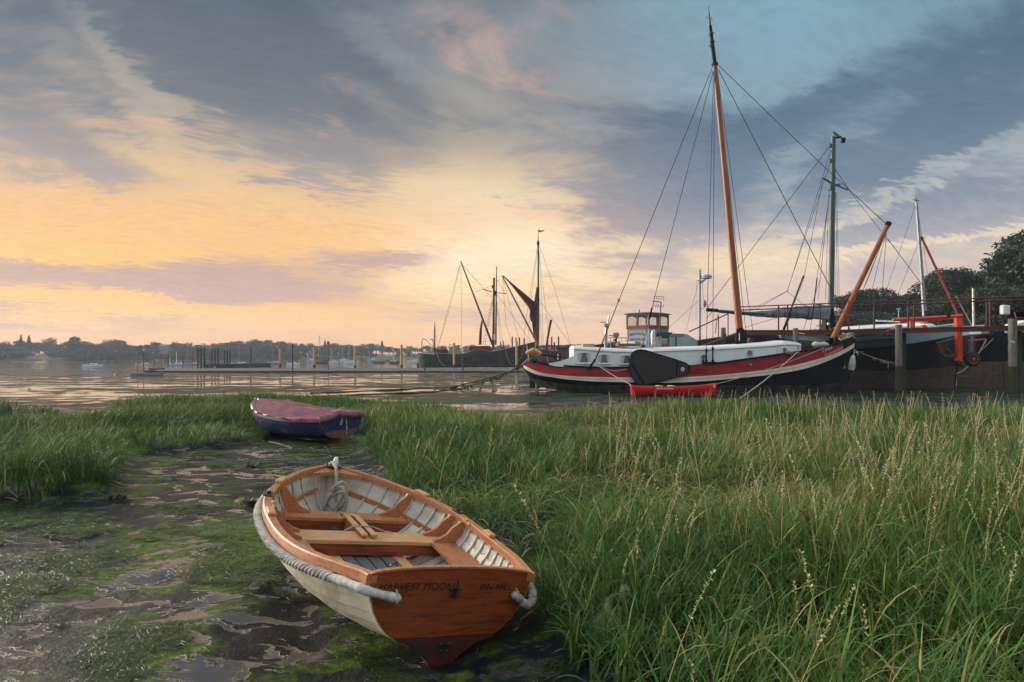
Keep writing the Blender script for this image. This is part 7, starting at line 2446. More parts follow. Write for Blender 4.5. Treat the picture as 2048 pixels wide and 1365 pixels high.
YEL = [(560.2, 697.4, 728.6, 735.6, 'yellow post farthest left on the causeway, right of the lone tall dark post'), (628.4, 695, 730, 735, 'yellow post on the causeway just left of the red-topped withy'), (710.2, 692, 731, 735, 'yellow post standing alone midway along the causeway'),
       (803, 690, 730, 735, 'yellow post just left of the black sailing barge stern'), (908.2, 686.5, 729, 733, 'yellow post in front of the middle of the black sailing barge'), (1033.3, 683, 730, 734, 'yellow post in front of the bow of the black sailing barge')]
for px, t, f, b, lab in YEL: post('yellow_post', px, t, b, 4.6, 128, M_YELLOW, lab, f, group='yellow posts along the causeway')
for i, (px, t, b) in enumerate([(424, 697, 735), (430.2, 698.6, 735), (436.3, 696, 735), (449.2, 699.3, 733), (454.5, 701, 733), (460, 699, 733)]):
    post('mooring_post', px, t, b, 2.7, 135, M_DPOST, ['dark mooring post, first of the left trio by the red buoy', 'dark mooring post, shortest and middle of the left trio', 'dark mooring post, last and tallest of the left trio', 'dark mooring post, first of the right trio', 'dark mooring post, shortest and middle of the right trio', 'dark mooring post, last of the right trio'][i], group='dark mooring posts')
post('mooring_post', 501.6, 694, 731, 2.9, 140, M_DPOST, 'tall dark post standing alone over the black breakwater', group='dark mooring posts')
post('mooring_post', 585.3, 687, 741, 2.6, 105, M_GPOST, 'tall slim green-black post on the causeway edge between two yellow posts', group='dark mooring posts')
post('mooring_post', 849.5, 718, 742, 3.4, 102, M_GPOST, 'short dark post in front of the black barge stern', group='dark mooring posts')
post('mooring_post', 925.5, 708, 742, 3.4, 102, M_GPOST, 'dark post with a white bird on top before the black barge', group='dark mooring posts')
post('mooring_post', 336.4, 708.5, 736, 1.4, 118, M_GPOST, 'thin grey withy between two red-topped withies at left', group='dark mooring posts')
for px, t, b, w, lab in ((656.5, 686, 742, 1.7, 'red-topped withy, tallest, in front of the causeway right of the yellow posts'), (323, 709, 736, 1.3, 'red-topped withy at the far left end of the causeway'), (365.7, 711, 736, 1.3, 'red-topped withy left of the dark timber frame, the shorter one'), (385.6, 705, 737, 1.5, 'red-topped withy right beside the dark timber frame')):
    post('withy', px, t, b, w, 104 if w > 1.6 else 118, pm('dark_red_pole', (.16, .03, .035), (.1, .025, .03), rough=.7), lab, group='red-topped withies', cap=5.2 if w > 1.6 else 3.2)
PIL = [(1024.6, 674, 705), (1032, 676, 705), (1039, 675, 705), (1048.5, 676, 705), (1094.6, 674, 700), (1103.4, 674, 700), (1108.6, 685, 700), (1117.2, 673.6, 700)]
for i, (px, t, b) in enumerate(PIL):
    post('mooring_pile', px, t, 722, 2.7 if i < 4 else 3.0, 175, M_DPOST, ['mooring pile left of the maroon barge, nearest the second yellow post', 'mooring pile left of the maroon barge, second in line', 'mooring pile left of the maroon barge, third in line', 'mooring pile left of the maroon barge, close by its mast', 'mooring pile behind the maroon barge, leftmost of the thick ones', 'mooring pile behind the maroon barge, middle tall one', 'short mooring pile behind the maroon barge', 'mooring pile behind the maroon barge, nearest the white cabin'][i], group='mooring piles beyond the barges')


def timber_frame():
    Y = 122
    root = thing('timber_frame', 'dark timber frame of three posts joined by two cross bars', 'frame', tuple(PW(402, 738, Y)))
    for px in (395.7, 402.3, 408.8):
        mb = MB(); mb.tube([PW(px, 695.5, Y), PW(px, 740, Y)], .13, 8); mb.build('upright', M_DPOST, root, world=True)
    for py in (701.2, 709.5):
        mb = MB(); mb.beam(PW(395, py, Y - .14), PW(409.5, py, Y - .14), .08, .12); mb.build('cross_bar', M_DPOST, root, world=True)
    mb = MB(); mb.tube([PW(410, 718, Y - .1), PW(410, 740, Y - .1)], .12, 8); mb.build('stub', M_DPOST, root, world=True)


timber_frame()


def far_fence():
    Y = 170
    root = thing('dock_fence', 'low dark rail fence with closely set posts behind the maroon barge', 'fence', tuple(PW(1120, 705, Y)))
    mb = MB(); mb.beam(PW(1078, 693.5, Y), PW(1165, 689.5, Y), .15, .16); mb.build('rail', M_DPOST, root, world=True)
    for px in np.arange(1081, 1165, 6.2):
        mb = MB(); mb.beam(PW(px, 690.5, Y), PW(px, 722, Y), .12, .12, up=(1, 0, 0)); mb.build('post', M_DPOST, root, world=True)


far_fence()

# ------------------------------------------------------------------ sailing barges by the hard
M_OLDBLACK = pm('old_black_timber', (.022, .022, .024), (.05, .045, .042), scale=.35, rough=.8, bump=.4, stretch=(1, 1, 2), c3=(.10, .075, .06), s3=.7, t3=(.58, .74), bdist=.05)
M_MAROON = pm('maroon_paint', (.10, .018, .026), (.07, .015, .02), scale=.5, rough=.55, bump=.1)
M_TAN = pm('tan_sail', (.12, .018, .016), (.085, .015, .014), scale=.8, rough=.85, bump=.5, stretch=(1, 1, .4), bdist=.1)
M_DARKSPAR = pm('dark_spar', (.10, .030, .018), (.05, .02, .014), scale=1, rough=.6, bump=.1)


def spar(root, a, b, ra, rb, Y, name='spar', mat=None, k=8):
    A_, B_ = PW(*a, Y), PW(*b, Y)
    mb = MB(); mb.tube([A_.lerp(B_, t) for t in np.linspace(0, 1, 6)], [ra + (rb - ra) * t for t in np.linspace(0, 1, 6)], k)
    return mb.build(name, mat or M_DARKSPAR, root, world=True, smooth=True, angle=60)


def cloth(root, pts, name, Y, mat, th=.25):
    """a sail bundled against its spar: outline with folds in depth"""
    P = [PW(*p, Y) for p in pts]
    n = len(P) // 2
    L, Rr = P[:n], P[n:][::-1]
    rows = []
    for i in range(n):
        row = []
        for t in np.linspace(0, 1, 7):
            q = L[i].lerp(Rr[i], t); q.y += .22 * math.sin(t * 14 + i * .8)
            row.append(tuple(q))
        rows.append(row)
    mb = MB(); mb.grid(rows)
    o = mb.build(name, mat, root, world=True, smooth=True)
    md = o.modifiers.new('thickness', 'SOLIDIFY'); md.thickness = .12
    return o


def build_black_barge():
    Yc = 150.0
    root = thing('black_sailing_barge', 'old black sailing barge with raking sprit aground beyond the causeway', 'barge', tuple(PW(955, 735, Yc)))
    lv = [(838, 1068, [(838, 736), (1068, 735)], .9), (836, 1069, [(836, 722), (870, 724), (1069, 716)], .97), (834.5, 1070, [(834.5, 709), (860, 713), (930, 716), (1000, 708), (1070, 690)], 1.0), (836, 1071, [(836, 704), (862, 706), (905, 708), (935, 706), (948, 700), (985, 703), (1030, 694), (1071, 684)], 1.0)]
    P, u = hull_levels(lv, Yc, 2.9, pa=6, pb=3.2)
    band(root, 'bottom', pm('weedy_black', (.018, .022, .016), (.03, .034, .026), scale=.5, rough=.8, bump=.3), P[0], P[1], Yc); band(root, 'topside', M_OLDBLACK, P[1], P[2], Yc); band(root, 'bulwark', M_OLDBLACK, P[2], P[3], Yc, .05)
    i = int(np.searchsorted(u, (872 - 953) / 117.5))
    q = P[3] * .9 + P[2] * .1
    band(root, 'white_quarter_board', pm('dirty_white', (.42, .40, .38), (.3, .28, .27), scale=1, rough=.7), P[2] * .45 + P[3] * .55, P[3] * 1.0, Yc, .10, i1=i)
    mb = MB(); mb.tube([tuple(p) for p in P[3]], .09, 5); mb.build('rail', pm('grey_rail', (.22, .21, .20), (.14, .13, .13), rough=.7), root, world=True)
    mb = MB(); mb.grid([[tuple(p), (p[0], 2 * Yc - p[1], p[2])] for p in P[2]]); mb.build('deck', M_OLDBLACK, root, world=True)
    i0, i1 = int(np.searchsorted(u, (940 - 953) / 117.5)), int(np.searchsorted(u, (966 - 953) / 117.5))
    band(root, 'rusty_patch', pm('rusty_side', (.07, .030, .024), (.05, .024, .02), scale=.6, rough=.8), P[1], P[3], Yc, .08, i0=i0, i1=i1)
    mb = MB(); mb.prism([PW(*p, Yc) for p in ((833.5, 736), (834, 727), (844, 721), (850, 724), (850, 736))], (0, .4, 0)); mb.build('rudder', M_OLDBLACK, root, world=True)
    # masts
    spar(root, (869.5, 708), (869.5, 644), .22, .07, Yc, 'mizzen_mast')
    spar(root, (986.5, 700), (988, 556), .30, .24, Yc, 'lower_mast'); spar(root, (991.5, 690), (993.3, 534), .20, .10, Yc, 'topmast')
    spar(root, (985, 690), (921.5, 523), .26, .12, Yc, 'sprit')
    mb = MB(); mb.box(PW(990, 587, Yc), (.9, .6, 1.0), bev=.1); mb.tube([PW(966, 579, Yc), PW(983, 584, Yc)], .09, 6); mb.tube([PW(995, 586, Yc), PW(1013, 588, Yc)], .08, 6); mb.box(PW(985, 574, Yc), (.3, .3, .6)); mb.build('crosstrees', M_OLDBLACK, root, world=True)
    cloth(root, [(963.5, 640), (960, 656), (959, 672), (958.5, 690), (963, 690), (963.5, 676), (963, 660), (964.5, 645)], 'furled_sail', Yc, M_TAN)
    mb = MB(); mb.prism([PW(986.5, 668, Yc - .4), PW(991.5, 668, Yc - .4), PW(991.5, 680, Yc - .4), PW(986.5, 680, Yc - .4)], (0, .1, 0)); mb.build('white_board', M_ROOF, root, world=True)
    # davits, wheel, deck houses
    for x0, x1 in ((843.5, 851), (866, 861)):
        mb = MB(); mb.tube([PW(x0, 704, Yc), PW(x0 + .3, 684, Yc), PW((x0 * 2 + x1) / 3, 678.5, Yc), PW(x1, 679, Yc), PW(x1 + (1 if x1 < 855 else -1) * .8, 681, Yc)], .09, 6); mb.build('davit', M_DARKSPAR, root, world=True, smooth=True)
    wire(root, [(852, 680, Yc), (866, 696, Yc), (869, 700, Yc)], .05, 'fall')
    c = PW(886, 701, Yc); mb = MB(); mb.tube([c + Vector((.6 * math.cos(t), 0, .6 * math.sin(t))) for t in np.linspace(0, 2 * math.pi, 17)[:-1]], .08, 5, closed=True)
    for k in range(6): mb.tube([c, c + Vector((.75 * math.cos(k * 1.047), 0, .75 * math.sin(k * 1.047)))], .05, 4)
    mb.build('steering_wheel', M_OLDBLACK, root, world=True)
    mb = MB(); mb.box(PW(884, 704, Yc + .6), (2.6, 1.6, 1.0), bev=.1); mb.build('deck_house', M_TAN, root, world=True)
    mb = MB(); mb.box(PW(960, 699, Yc), (5, 2.2, 1.4), bev=.3); mb.build('stowed_sail_heap', M_TAN, root, world=True)
    mb = MB()
    for px in (899.5, 906): mb.tube([PW(px, 708, Yc - 1), PW(px, 690, Yc - 1)], .06, 5)
    for py in (690, 696): mb.tube([PW(899, py, Yc - 1), PW(907, py, Yc - 1)], .05, 5)
    mb.build('ladder_frame', M_OLDBLACK, root, world=True)
    for k, x in enumerate((1001, 1006)):
        mb = MB(); mb.tube([PW(x, 684 - k * 2, Yc), PW(x + 2, 703, Yc)], .12, 6); mb.build('belaying_post', M_OLDBLACK, root, world=True)
    # rigging
    for pts in ([(920.5, 528, Yc), (907, 590, Yc), (875, 700, Yc)], [(922, 530, Yc), (923, 704, Yc)], [(920.5, 528, Yc), (878, 685, Yc)], [(923, 528, Yc), (984, 596, Yc)], [(949, 586, Yc), (985, 571, Yc)], [(995, 590, Yc), (1062, 684, Yc)], [(1010, 588, Yc), (995, 560, Yc)], [(984, 600, Yc), (966, 690, Yc - 2)], [(986, 600, Yc), (970, 690, Yc - 2)], [(993, 600, Yc), (1008, 700, Yc - 2)], [(992, 600, Yc), (1003, 700, Yc - 2)], [(869.5, 646, Yc), (866, 690, Yc)], [(869.5, 646, Yc), (876, 700, Yc)]): wire(root, pts, .030, n=4)
    mb = MB()
    for k in range(14):
        t = k / 14; a = PW(984 - 18 * t, 600 + 90 * t, Yc - 1.0); b = PW(986 - 16 * t, 600 + 90 * t, Yc - 1.0); mb.tube([a - Vector((.15, 0, 0)), b + Vector((.15, 0, 0))], .03, 4)
    mb.build('ratlines', M_WIRE, root, world=True)
    # ropes hanging at the bow
    for a, b, s_ in (((1048, 692), (1034, 720), 1.2), ((1011, 702), (1030, 729), 1.3), ((872, 703), (892, 731), 1.0)): wire(root, [Vector(p) for p in sag(PW(*a, Yc - 3.1), PW(*b, Yc - 3.3), s_)], .05, 'hanging_rope', M_ROPE_B)
    return root


build_black_barge()


def build_maroon_barge():
    Yc = 140.0
    root = thing('maroon_sailing_barge', 'maroon sailing barge with tan sails bundled at its mast behind the red barge stern', 'barge', tuple(PW(1130, 730, Yc)))
    lv = [(1064, 1230, [(1064, 735), (1230, 735)], .9), (1062, 1232, [(1062, 722), (1232, 722)], 1.0), (1062, 1232, [(1062, 704), (1100, 704.5), (1148, 700), (1232, 690)], 1.0), (1062, 1232, [(1062, 700), (1100, 701), (1148, 695.5), (1232, 684)], 1.0)]
    P, u = hull_levels(lv, Yc, 3.0, pa=5, pb=4)
    band(root, 'bottom', M_OLDBLACK, P[0], P[1], Yc); band(root, 'topside', M_MAROON, P[1], P[2], Yc); band(root, 'bulwark', M_OLDBLACK, P[2], P[3], Yc, .06)
    mb = MB(); mb.grid([[tuple(p), (p[0], 2 * Yc - p[1], p[2])] for p in P[2]]); mb.build('deck', M_OLDBLACK, root, world=True)
    spar(root, (1074, 702), (1075.5, 575), .42, .34, Yc, 'lower_mast'); spar(root, (1076.5, 606), (1076.5, 484), .20, .14, Yc, 'topmast', M_OLDBLACK); spar(root, (1076.5, 486), (1076.5, 462), .09, .05, Yc, 'pole', M_OLDBLACK)
    mb = MB(); mb.lathe([(.2, -.6), (.3, 0), (.2, .5)], PW(1076.3, 487, Yc), 8); mb.box(PW(1075, 602, Yc), (.8, .6, 1.6), bev=.1); mb.build('mast_cap', M_OLDBLACK, root, world=True)
    spar(root, (1077, 692), (1004.5, 552), .22, .13, Yc - .5, 'sprit', pm('pale_sprit', (.26, .16, .075), (.18, .10, .05), rough=.6))
    cloth(root, [(1005, 551), (1024, 573), (1042, 596), (1056, 614), (1060, 622), (1060, 634), (1062, 641), (1065, 645), (1066, 660), (1068, 676), (1073, 694), (1077, 694), (1076, 676), (1075, 660), (1074, 645), (1074, 641), (1072, 634), (1072, 622), (1070, 606), (1054, 592), (1032, 573), (1006, 551.5)], 'tan_mainsail', Yc, M_TAN)
    cloth(root, [(1073, 577), (1071, 590), (1069, 606), (1068, 622), (1075, 622), (1076, 606), (1077, 590), (1077, 577)], 'tan_topsail', Yc - .3, M_TAN)
    spar(root, (1091, 702), (1102, 640), .16, .26, Yc, 'furled_foresail', M_TAN)
    mb = MB(); mb.grid([[tuple(PW(1076.6 + 12 * t, 459 + 3.5 * t + 1.0 * math.sin(t * 5) + s_ * (5 - 3.6 * t), Yc + .2 * math.sin(t * 6))) for s_ in (0, .5, 1)] for t in np.linspace(0, 1, 10)]); o = mb.build('pennant', pm('grey_pennant', (.20, .20, .19), (.30, .25, .16), scale=1, rough=.9), root, world=True); md = o.modifiers.new('thickness', 'SOLIDIFY'); md.thickness = .03
    c = PW(1126, 696, Yc - 1)
    mb = MB(); mb.lathe([(.5, -1.3), (.55, -.6), (.3, -.55), (.3, .55), (.55, .6), (.5, 1.3)], c, 12, Matrix.Rotation(R_(90), 3, 'Y')); mb.box(c + Vector((0, .4, -.2)), (1.6, .3, .9)); mb.build('windlass', M_OLDBLACK, root, world=True)
    mb = MB(); mb.box(PW(1107, 701.3, Yc - 3.06), (1.9, .06, .28)); mb.build('name_board', pm('orange_board', (.45, .17, .06), (.3, .10, .04), rough=.6), root, world=True)
    for pts in ([(1075, 494, Yc), (1052, 640, Yc), (1046, 690, Yc)], [(1076, 494, Yc), (1062, 600, Yc), (1055, 690, Yc)], [(1077, 494, Yc), (1094, 640, Yc), (1097, 695, Yc)], [(1077, 494, Yc), (1084, 600, Yc), (1086, 690, Yc)], [(1079, 493, Yc), (1110, 580, Yc), (1140, 685, Yc)], [(1078, 600, Yc), (1103, 636, Yc), (1142, 690, Yc)], [(1005, 554, Yc), (1012, 650, Yc), (1024, 686, Yc)], [(1005, 553, Yc), (1040, 690, Yc)], [(1078, 608, Yc), (1080, 696, Yc - 2)], [(1079, 608, Yc), (1084, 696, Yc - 2)]): wire(root, pts, .028, n=4)
    return root


build_maroon_barge()


# ------------------------------------------------------------------ boats on the river
def yacht(px0, px1, wl, top, Y, hull, label, masts=(), cabin=True, cover=None, boot=None, cat='yacht', name='moored_yacht', mono=False):
    """small boat: sheered hull, deck, cabin with windows, masts and boom"""
    Y = min(Y, 420)
    a, b = PW(px0, wl, Y), PW(px1, wl, Y)
    L = b.x - a.x
    H = (wl - top) / FPX * Y
    cx = (a.x + b.x) / 2; z0 = a.z - .1
    root = thing(name, label, cat, (cx, Y, z0))
    n = 15
    rows = []
    for u in np.linspace(0, 1, n):
        w = L * .15 * (1 - abs(2 * u - .9) ** 2.4 / 1.25) ** .8 if abs(2 * u - .9) < 1.09 else .02
        w = max(w, .03)
        sh = H * (.9 + .25 * (2 * u - .9) ** 2) + .1
        xx = a.x + L * u
        ex = L * .05 * (1 if u > .9 else -1 if u < .06 else 0)
        rows.append([(xx - ex, Y - w * .6, z0 - .3), (xx, Y - w, z0 + sh * .5), (xx, Y - w * .98, z0 + sh), (xx, Y + w * .98, z0 + sh), (xx, Y + w, z0 + sh * .5), (xx - ex, Y + w * .6, z0 - .3)])
    mb = MB(); mb.grid(rows, close_v=True); mb.f.append(tuple(range(6))); mb.f.append(tuple((n - 1) * 6 + k for k in range(6)))
    mb.build('hull', hull, root, world=True, smooth=True, angle=40)
    if boot is not None:
        mb = MB(); mb.grid([[(r[0][0], r[0][1] - .02 - (r[1][1] - r[0][1]) * -.35, z0 - .1), (r[1][0], r[1][1] - .02, z0 + .16)] for r in rows]); mb.build('boot_stripe', boot, root, world=True)
    if cabin:
        hc = H * .55
        mb = MB(); xs = (a.x + L * .34, a.x + L * .40, a.x + L * .66, a.x + L * .74)
        z1 = z0 + H * .95
        mb.prism([(xs[0], Y - L * .09, z1), (xs[1], Y - L * .09, z1 + hc), (xs[2], Y - L * .09, z1 + hc * .9), (xs[3], Y - L * .09, z1)], (0, L * .18, 0)); c = mb.build('cabin', M_ROOF, root, world=True)
        for t in (.44, .53, .61):
            mb = MB(); mb.box((a.x + L * t, Y - L * .09 - .02, z1 + hc * .55), (L * .06, .03, hc * .32)); mb.build('window', M_GLASS, c, world=True)
    for (mx, mt, lean, mat) in masts:
        p, q = PW(mx, wl - (wl - top) * .6, Y), PW(mx + lean, mt, Y)
        mb = MB(); mb.tube([p, q], [.10 * Y / 250 + .03, .05 * Y / 250 + .02], 6); mb.build('mast', mat, root, world=True)
        for s_ in (-1, 1):
            e = PW(mx + s_ * (px1 - px0) * .42, top, Y)
            mb = MB(); mb.tube([q, e], .018 * Y / 150, 3); mb.build('stay', M_WIRE, root, world=True)
    if cover is not None:
        x0, x1, yy, m = cover
        mb = MB(); mb.tube([PW(x0, yy - .8, Y), PW((x0 + x1) / 2, yy, Y), PW(x1, yy + .6, Y)], [.10, .30, .2], 6); mb.build('sail_cover', m, root, world=True)
    return root


M_W = pm('boat_white', (.62, .66, .70), (.5, .55, .6), scale=.6, rough=.4, bump=0)
M_LB = pm('boat_light_blue', (.24, .42, .52), (.2, .36, .45), scale=.6, rough=.4, bump=0)
M_DK = pm('boat_dark', (.06, .055, .06), (.04, .04, .045), scale=.6, rough=.5, bump=0)
M_GY = pm('boat_grey', (.24, .25, .27), (.2, .2, .22), scale=.6, rough=.5, bump=0)
M_CR = pm('boat_cream', (.48, .44, .36), (.4, .36, .3), scale=.6, rough=.5, bump=0)
M_RD = pm('boat_red', (.30, .05, .045), (.22, .04, .04), scale=.6, rough=.5, bump=0)
M_BL = pm('boat_blue_cover', (.03, .12, .26), (.03, .10, .2), scale=2, rough=.8, bump=0)
M_MB = pm('brown_mast', (.16, .07, .04), None, rough=.5, bump=0)
M_MG = pm('grey_mast', (.22, .24, .27), None, rough=.5, bump=0)
yacht(167, 207, 737, 730, 158, M_W, 'white motor cruiser with wheelhouse on the river at the far left', ((178, 692, -9, M_MG) if False else (172, 692, 7, M_MG),), cat='cruiser', name='motor_cruiser')
yacht(189, 219, 738, 733, 150, M_LB, 'light blue open launch lying in front of the white cruiser', ((194, 712, 3, M_MG),), cabin=False, cat='launch', name='open_launch')
yacht(271, 306, 733, 728, 230, M_CR, 'cream sloop with bare mast beyond the two-masted dinghy', ((282, 700, 0, M_MB),))
yacht(337, 375, 734, 728, 210, M_LB, 'pale blue cruiser with white mast left of the dark timber frame', ((353, 704, 0, M_ROOF), (340, 716, 0, M_ROOF)))
yacht(374, 404, 732, 727, 230, M_GY, 'grey sloop with dark mast half hidden by the timber frame', ((374.5, 697, 0, M_MG),))
yacht(462, 501, 731, 726, 230, M_LB, 'white and blue yacht with bright blue sail cover behind the dark posts', ((478, 686, 0, M_MG),), cover=(478, 491, 720, M_BL))
yacht(534, 567, 730, 725, 250, M_GY, 'grey sloop with brown mast left of the first yellow post', ((545.5, 689, 0, M_MB),))
yacht(574, 600, 732, 726.5, 220, M_W, 'small white cabin boat behind the slim green-black post', ())
yacht(613, 630, 725, 720, 400, M_LB, 'small pale blue cruiser just left of the second yellow post', ((618, 706, 0, M_MG),))
yacht(632, 656, 728, 723.5, 300, M_DK, 'dark gaffer with tall brown mast and lowered boom by the red-topped withy', ((638.5, 671, 0, M_MB),), cabin=False, cover=(638, 656, 721, M_TAN))
yacht(656, 677, 728, 722.5, 300, M_W, 'white sloop right of the red-topped withy', ((663, 694, 0, M_MG),))
yacht(680, 696, 724, 719, 410, M_W, 'small white sloop far off left of the third yellow post', ((685, 690, 0, M_MG),))
yacht(688, 718, 730, 723.5, 260, M_W, 'white yacht with tall dark mast just left of the third yellow post', ((698, 687, 0, M_MG),))
yacht(735, 755, 724, 719, 410, M_LB, 'far pale blue sloop with thin mast right of the third yellow post', ((740, 690, -4, M_MG),))
yacht(745, 771, 727, 723, 320, M_RD, 'low red lifeboat moored between the third and fourth yellow posts', (), cabin=False)
yacht(770, 779, 723, 720.5, 415, M_DK, 'tiny dark dinghy far off beyond the red lifeboat', (), cabin=False, cat='dinghy', name='moored_dinghy')
yacht(779, 799, 728, 723, 300, M_DK, 'dark and red cabin boat with short mast left of the fourth yellow post', ((787, 705, 0, M_MG),))
yacht(815, 845, 727, 721.5, 320, M_W, 'white sloop between the fourth yellow post and the black barge rudder', ((824, 690, 0, M_MG), (834.5, 700, 0, M_MG)))
yacht(263, 327, 752.5, 745, 76, M_GY, 'grey two-masted open boat with red bottom aground on the mud', ((274, 693, 6, M_MB), (288, 701, -2.5, M_DK)), cabin=False, boot=M_RD, cat='dinghy', name='two_masted_boat')
yacht(300, 330, 741.5, 737, 112, M_DK, 'flat dark punt at the left end of the causeway', (), cabin=False, cat='punt', name='punt')


def buoy(px, py, r, Y, label):
    c = PW(px, py, Y)
    root = thing('mooring_buoy', label, 'buoy', tuple(c))
    rr = r / FPX * Y
    mb = MB(); mb.lathe([(rr * math.cos(a) + .002, rr * math.sin(a)) for a in np.linspace(-1.5, 1.5, 9)], c, 12); mb.build('float', pm('pink_float', (.50, .10, .08), (.4, .07, .06), rough=.5), root, world=True, smooth=True)
    mb = MB(); mb.tube([c + Vector((0, 0, rr * .9)), c + Vector((.0, 0, rr * 1.25)), c + Vector((rr * .5, -.05, rr * .7)), c + Vector((rr * 1.6, -.1, -rr * .8))], .025, 5); mb.build('strop', M_ROPE, root, world=True)


buoy(233, 751, 4.2, 80, 'pink mooring buoy lying on the mud left of the two-masted boat')
buoy(163.5, 736.5, 1.6, 150, 'small pink buoy floating at the bow of the white cruiser')
buoy(429.5, 735.5, 2.2, 133, 'red buoy lying at the foot of the left trio of posts')
o = thing('white_bird', 'small white bird perched on a dark post before the black barge', 'bird', tuple(PW(925.5, 708, 102)))
c = PW(925.5, 707, 102)
mb = MB(); rows = []
for x, z, r in ((-.20, .12, .01), (-.15, .16, .06), (-.10, .15, .055), (-.05, .10, .08), (.08, .06, .09), (.2, .05, .05), (.3, .04, .01)):
    rows.append([(c.x + x, c.y + r * .8 * math.cos(v), c.z + .05 + z + r * math.sin(v)) for v in np.linspace(0, 2 * math.pi, 9)[:-1]])
mb.grid(rows, close_v=True); mb.f.append(tuple(range(8))); mb.build('body', M_GW if 'M_GW' in globals() else M_ROOF, o, world=True, smooth=True)
mb = MB(); mb.tube([c + Vector((0, .02, .08)), c + Vector((0, .02, -.12))], .012, 5); mb.build('leg', M_WIRE, o, world=True)
# ------------------------------------------------------------------ ropes on the mud, driftweed, and prominent plants
M_WEEDROPE = pm('weedy_rope', (.022, .034, .018), (.05, .05, .038), scale=6, rough=.9, bump=.5)


def weedy_rope(pts, label, seed, tufts=30):
    P = []
    for (px, py, Y, up) in pts:
        p = PW(px, py, Y)
        P.append(Vector((p.x, Y, max(p.z, gz(p.x, Y) + .02) if not up else p.z)))
    C = []
    for a, b in zip(P[:-1], P[1:]):
        for t in np.linspace(0, 1, 8)[:-1]: C.append(a.lerp(b, t))
    C.append(P[-1])
    root = thing('weedy_rope', label, 'rope', tuple(P[0]))
    mb = MB(); mb.tube(C, .035, 6); mb.build('line', M_WEEDROPE, root, world=True, smooth=True)
    rs = np.random.default_rng(seed)
    mb = MB()
    for k in range(tufts):
        p = C[rs.integers(4, len(C))]
        for _ in range(3):
            d = Vector((rs.uniform(-.16, .16), rs.uniform(-.08, .08), -rs.uniform(.06, .30)))
            w = rs.uniform(.03, .07)
            mb.prism([p + Vector((-w, 0, .02)), p + Vector((w, 0, .02)), p + d], (0, .02, 0))
    o = mb.build('hanging_weed', M_WEEDROPE, root, world=True); tag(o, kind='stuff')


weedy_rope([(1056, 722, 39.4, 1), (1040, 736, 39.6, 1), (1000, 750, 40, 1), (960, 762, 40.5, 1), (930, 768, 41, 1), (900, 775, 43, 0), (840, 777, 43, 0), (760, 782, 40, 0), (620, 790, 37, 0)], 'weed-hung mooring rope running from the barge stern out across the mud, the upper one', 3)
weedy_rope([(1052, 727, 39.0, 1), (1000, 754, 39.5, 1), (960, 766, 40, 1), (935, 773, 41, 1), (915, 779, 42, 0), (870, 786, 38, 0), (760, 792, 36, 0), (640, 797, 34, 0)], 'weed-hung mooring rope running from the barge stern out across the mud, the lower one', 4)


def stick(pts, label, r=.018):
    P = [Vector((*GP(a, b), 0)) for a, b in pts]
    for p in P: p.z = gz(p.x, p.y) + .02
    o = MB().tube(P, r, 6).build('driftwood_stick', pm('driftwood', (.12, .10, .075), (.2, .17, .13), scale=8, rough=.9), None, smooth=True)
    tag(o, label, 'stick')


stick([(538, 886), (560, 893), (585, 901)], 'thin pale stick on the mud below the covered dinghy')


def clump(px, py, n, size, label, mat, name='weed_clump'):
    x, y = GP(px, py)
    rs = np.random.default_rng(int(px))
    z = gz(x, y)
    root = None
    base = np.stack([x + rs.normal(0, size * .5, n), y + rs.normal(0, size * .4, n), z + rs.uniform(0, size * .3, n)], 1)
    V, T, to, al = blades(base, rs.uniform(0, 6.28, n), rs.uniform(.5, 1.2, n) * size, np.full(n, size * .12), rs.uniform(.3, .9, n), rs.uniform(.2, 1.3, n), rs.uniform(0, 1, n), 3, rs)
    o = mesh_np(name, V, T, mat, {'tone': to})
    tag(o, label, 'seaweed')


def wrackmat(name, a, b, c):
    m, g, bb = new_mat(name)
    at = g.n('ShaderNodeAttribute', attribute_name='tone').outputs['Fac']
    g.put(bb.inputs['Base Color'], g.ramp(at, [(0, a), (.5, b), (1, c)])); bb.inputs['Roughness'].default_value = .45
    return m


M_WRACK = wrackmat('brown_wrack', (.012, .012, .008), (.03, .028, .014), (.07, .06, .025))
clump(235, 1000, 260, .11, 'brown clump of wrack at the foot of the left grass bank', M_WRACK)
clump(502, 1012, 240, .10, 'dark clump of wrack on the mud beside the dinghy bow', M_WRACK)
clump(402, 918, 60, .07, 'small dark weed tuft standing on the mud in front of the left bank', M_WRACK)
clump(502, 932, 120, .08, 'dark weed tuft on the mud left of the white bow cap', M_WRACK)
M_GREENMAT = wrackmat('green_matted_weed', (.018, .06, .008), (.045, .13, .016), (.10, .22, .03))


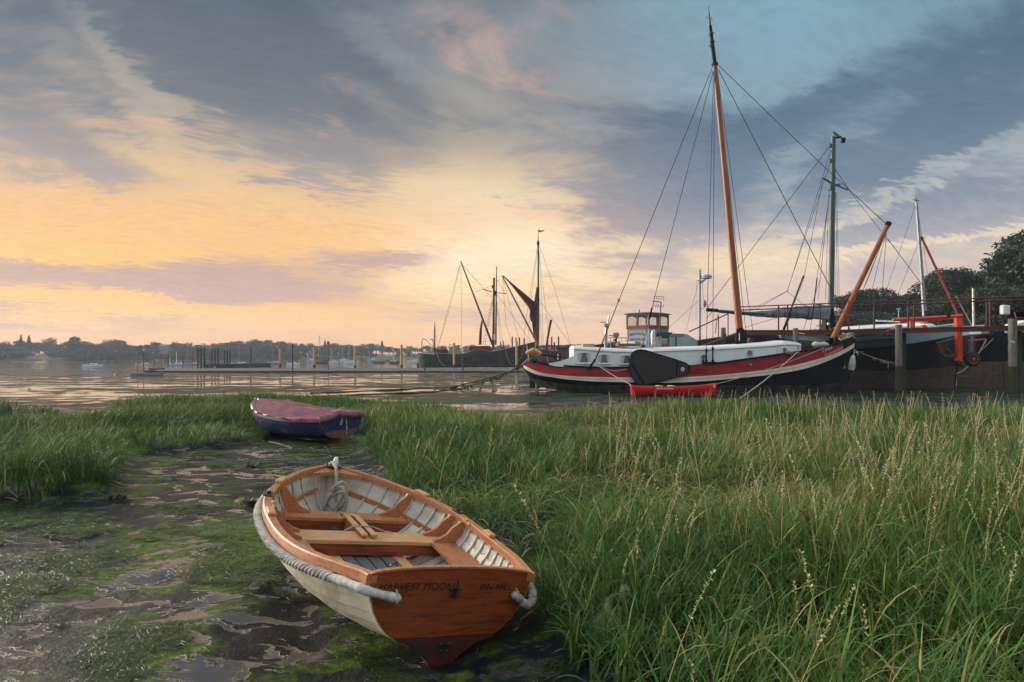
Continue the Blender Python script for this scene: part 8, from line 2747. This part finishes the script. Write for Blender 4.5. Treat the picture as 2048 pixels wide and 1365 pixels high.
def draped_weed():
    """bright green weed hung over the grass in peaks, by the dinghy's transom"""
    pts = [(1222, 1190), (1290, 1185), (1250, 1240), (1200, 1270)]
    x0, y0 = GP(1235, 1330, .1)
    rs = np.random.default_rng(31)
    P = np.zeros((34, 26, 3))
    for i, u in enumerate(np.linspace(-1, 1, 34)):
        for j, v in enumerate(np.linspace(-1, 1, 26)):
            pk = .13 * math.exp(-((u + .45) / .20) ** 2 - ((v - .1) / .45) ** 2) + .17 * math.exp(-((u - .0) / .17) ** 2 - ((v - .45) / .4) ** 2) + .12 * math.exp(-((u - .5) / .16) ** 2 - ((v - .15) / .4) ** 2)
            e = 1 - min(1, max(abs(u), abs(v)) ** 4)
            P[i, j] = (x0 + .10 + u * .26 + .02 * math.sin(9 * v), y0 + .15 + v * .24, .20 + e * (.12 + pk) + rs.normal(0, .009))
    o = MB().grid(P).build('draped_weed', pm('bright_green_weed', (.012, .055, .006), (.030, .095, .012), scale=14, rough=.6, bump=.9, bscale=70, c3=(.012, .045, .008), s3=20, t3=(.5, .65), bdist=.02), None, smooth=True)
    md = o.modifiers.new('thickness', 'SOLIDIFY'); md.thickness = .006
    tag(o, 'bright green weed draped in peaks over the grass right of the dinghy transom', 'seaweed')


draped_weed()
M_DRY = pm('dry_leaf', (.40, .26, .14), (.28, .16, .08), scale=12, rough=.8, bump=.4)


def dry_leaf(px, py, Y, L, w, tilt, label):
    c = PW(px, py, Y)
    rows = []
    for t in np.linspace(0, 1, 10):
        ww = w * math.sin(math.pi * min(t * .93 + .06, 1)) ** .8
        rows.append([(c.x + tilt * L * t + k * ww, c.y + .25 * ww * abs(k) + .03 * math.sin(6 * t), c.z - L * t + .01 * math.sin(9 * t + k)) for k in (-1, -.4, .2, 1)])
    o = MB().grid(rows).build('dry_leaf', M_DRY, None, smooth=True)
    md = o.modifiers.new('thickness', 'SOLIDIFY'); md.thickness = .003
    tag(o, label, 'leaf')


dry_leaf(1630, 1232, 3.7, .20, .026, .03, 'long dry brown leaf hanging among the front grass')
dry_leaf(1668, 1285, 3.7, .16, .045, .12, 'broad crumpled dry leaf low in the front grass')
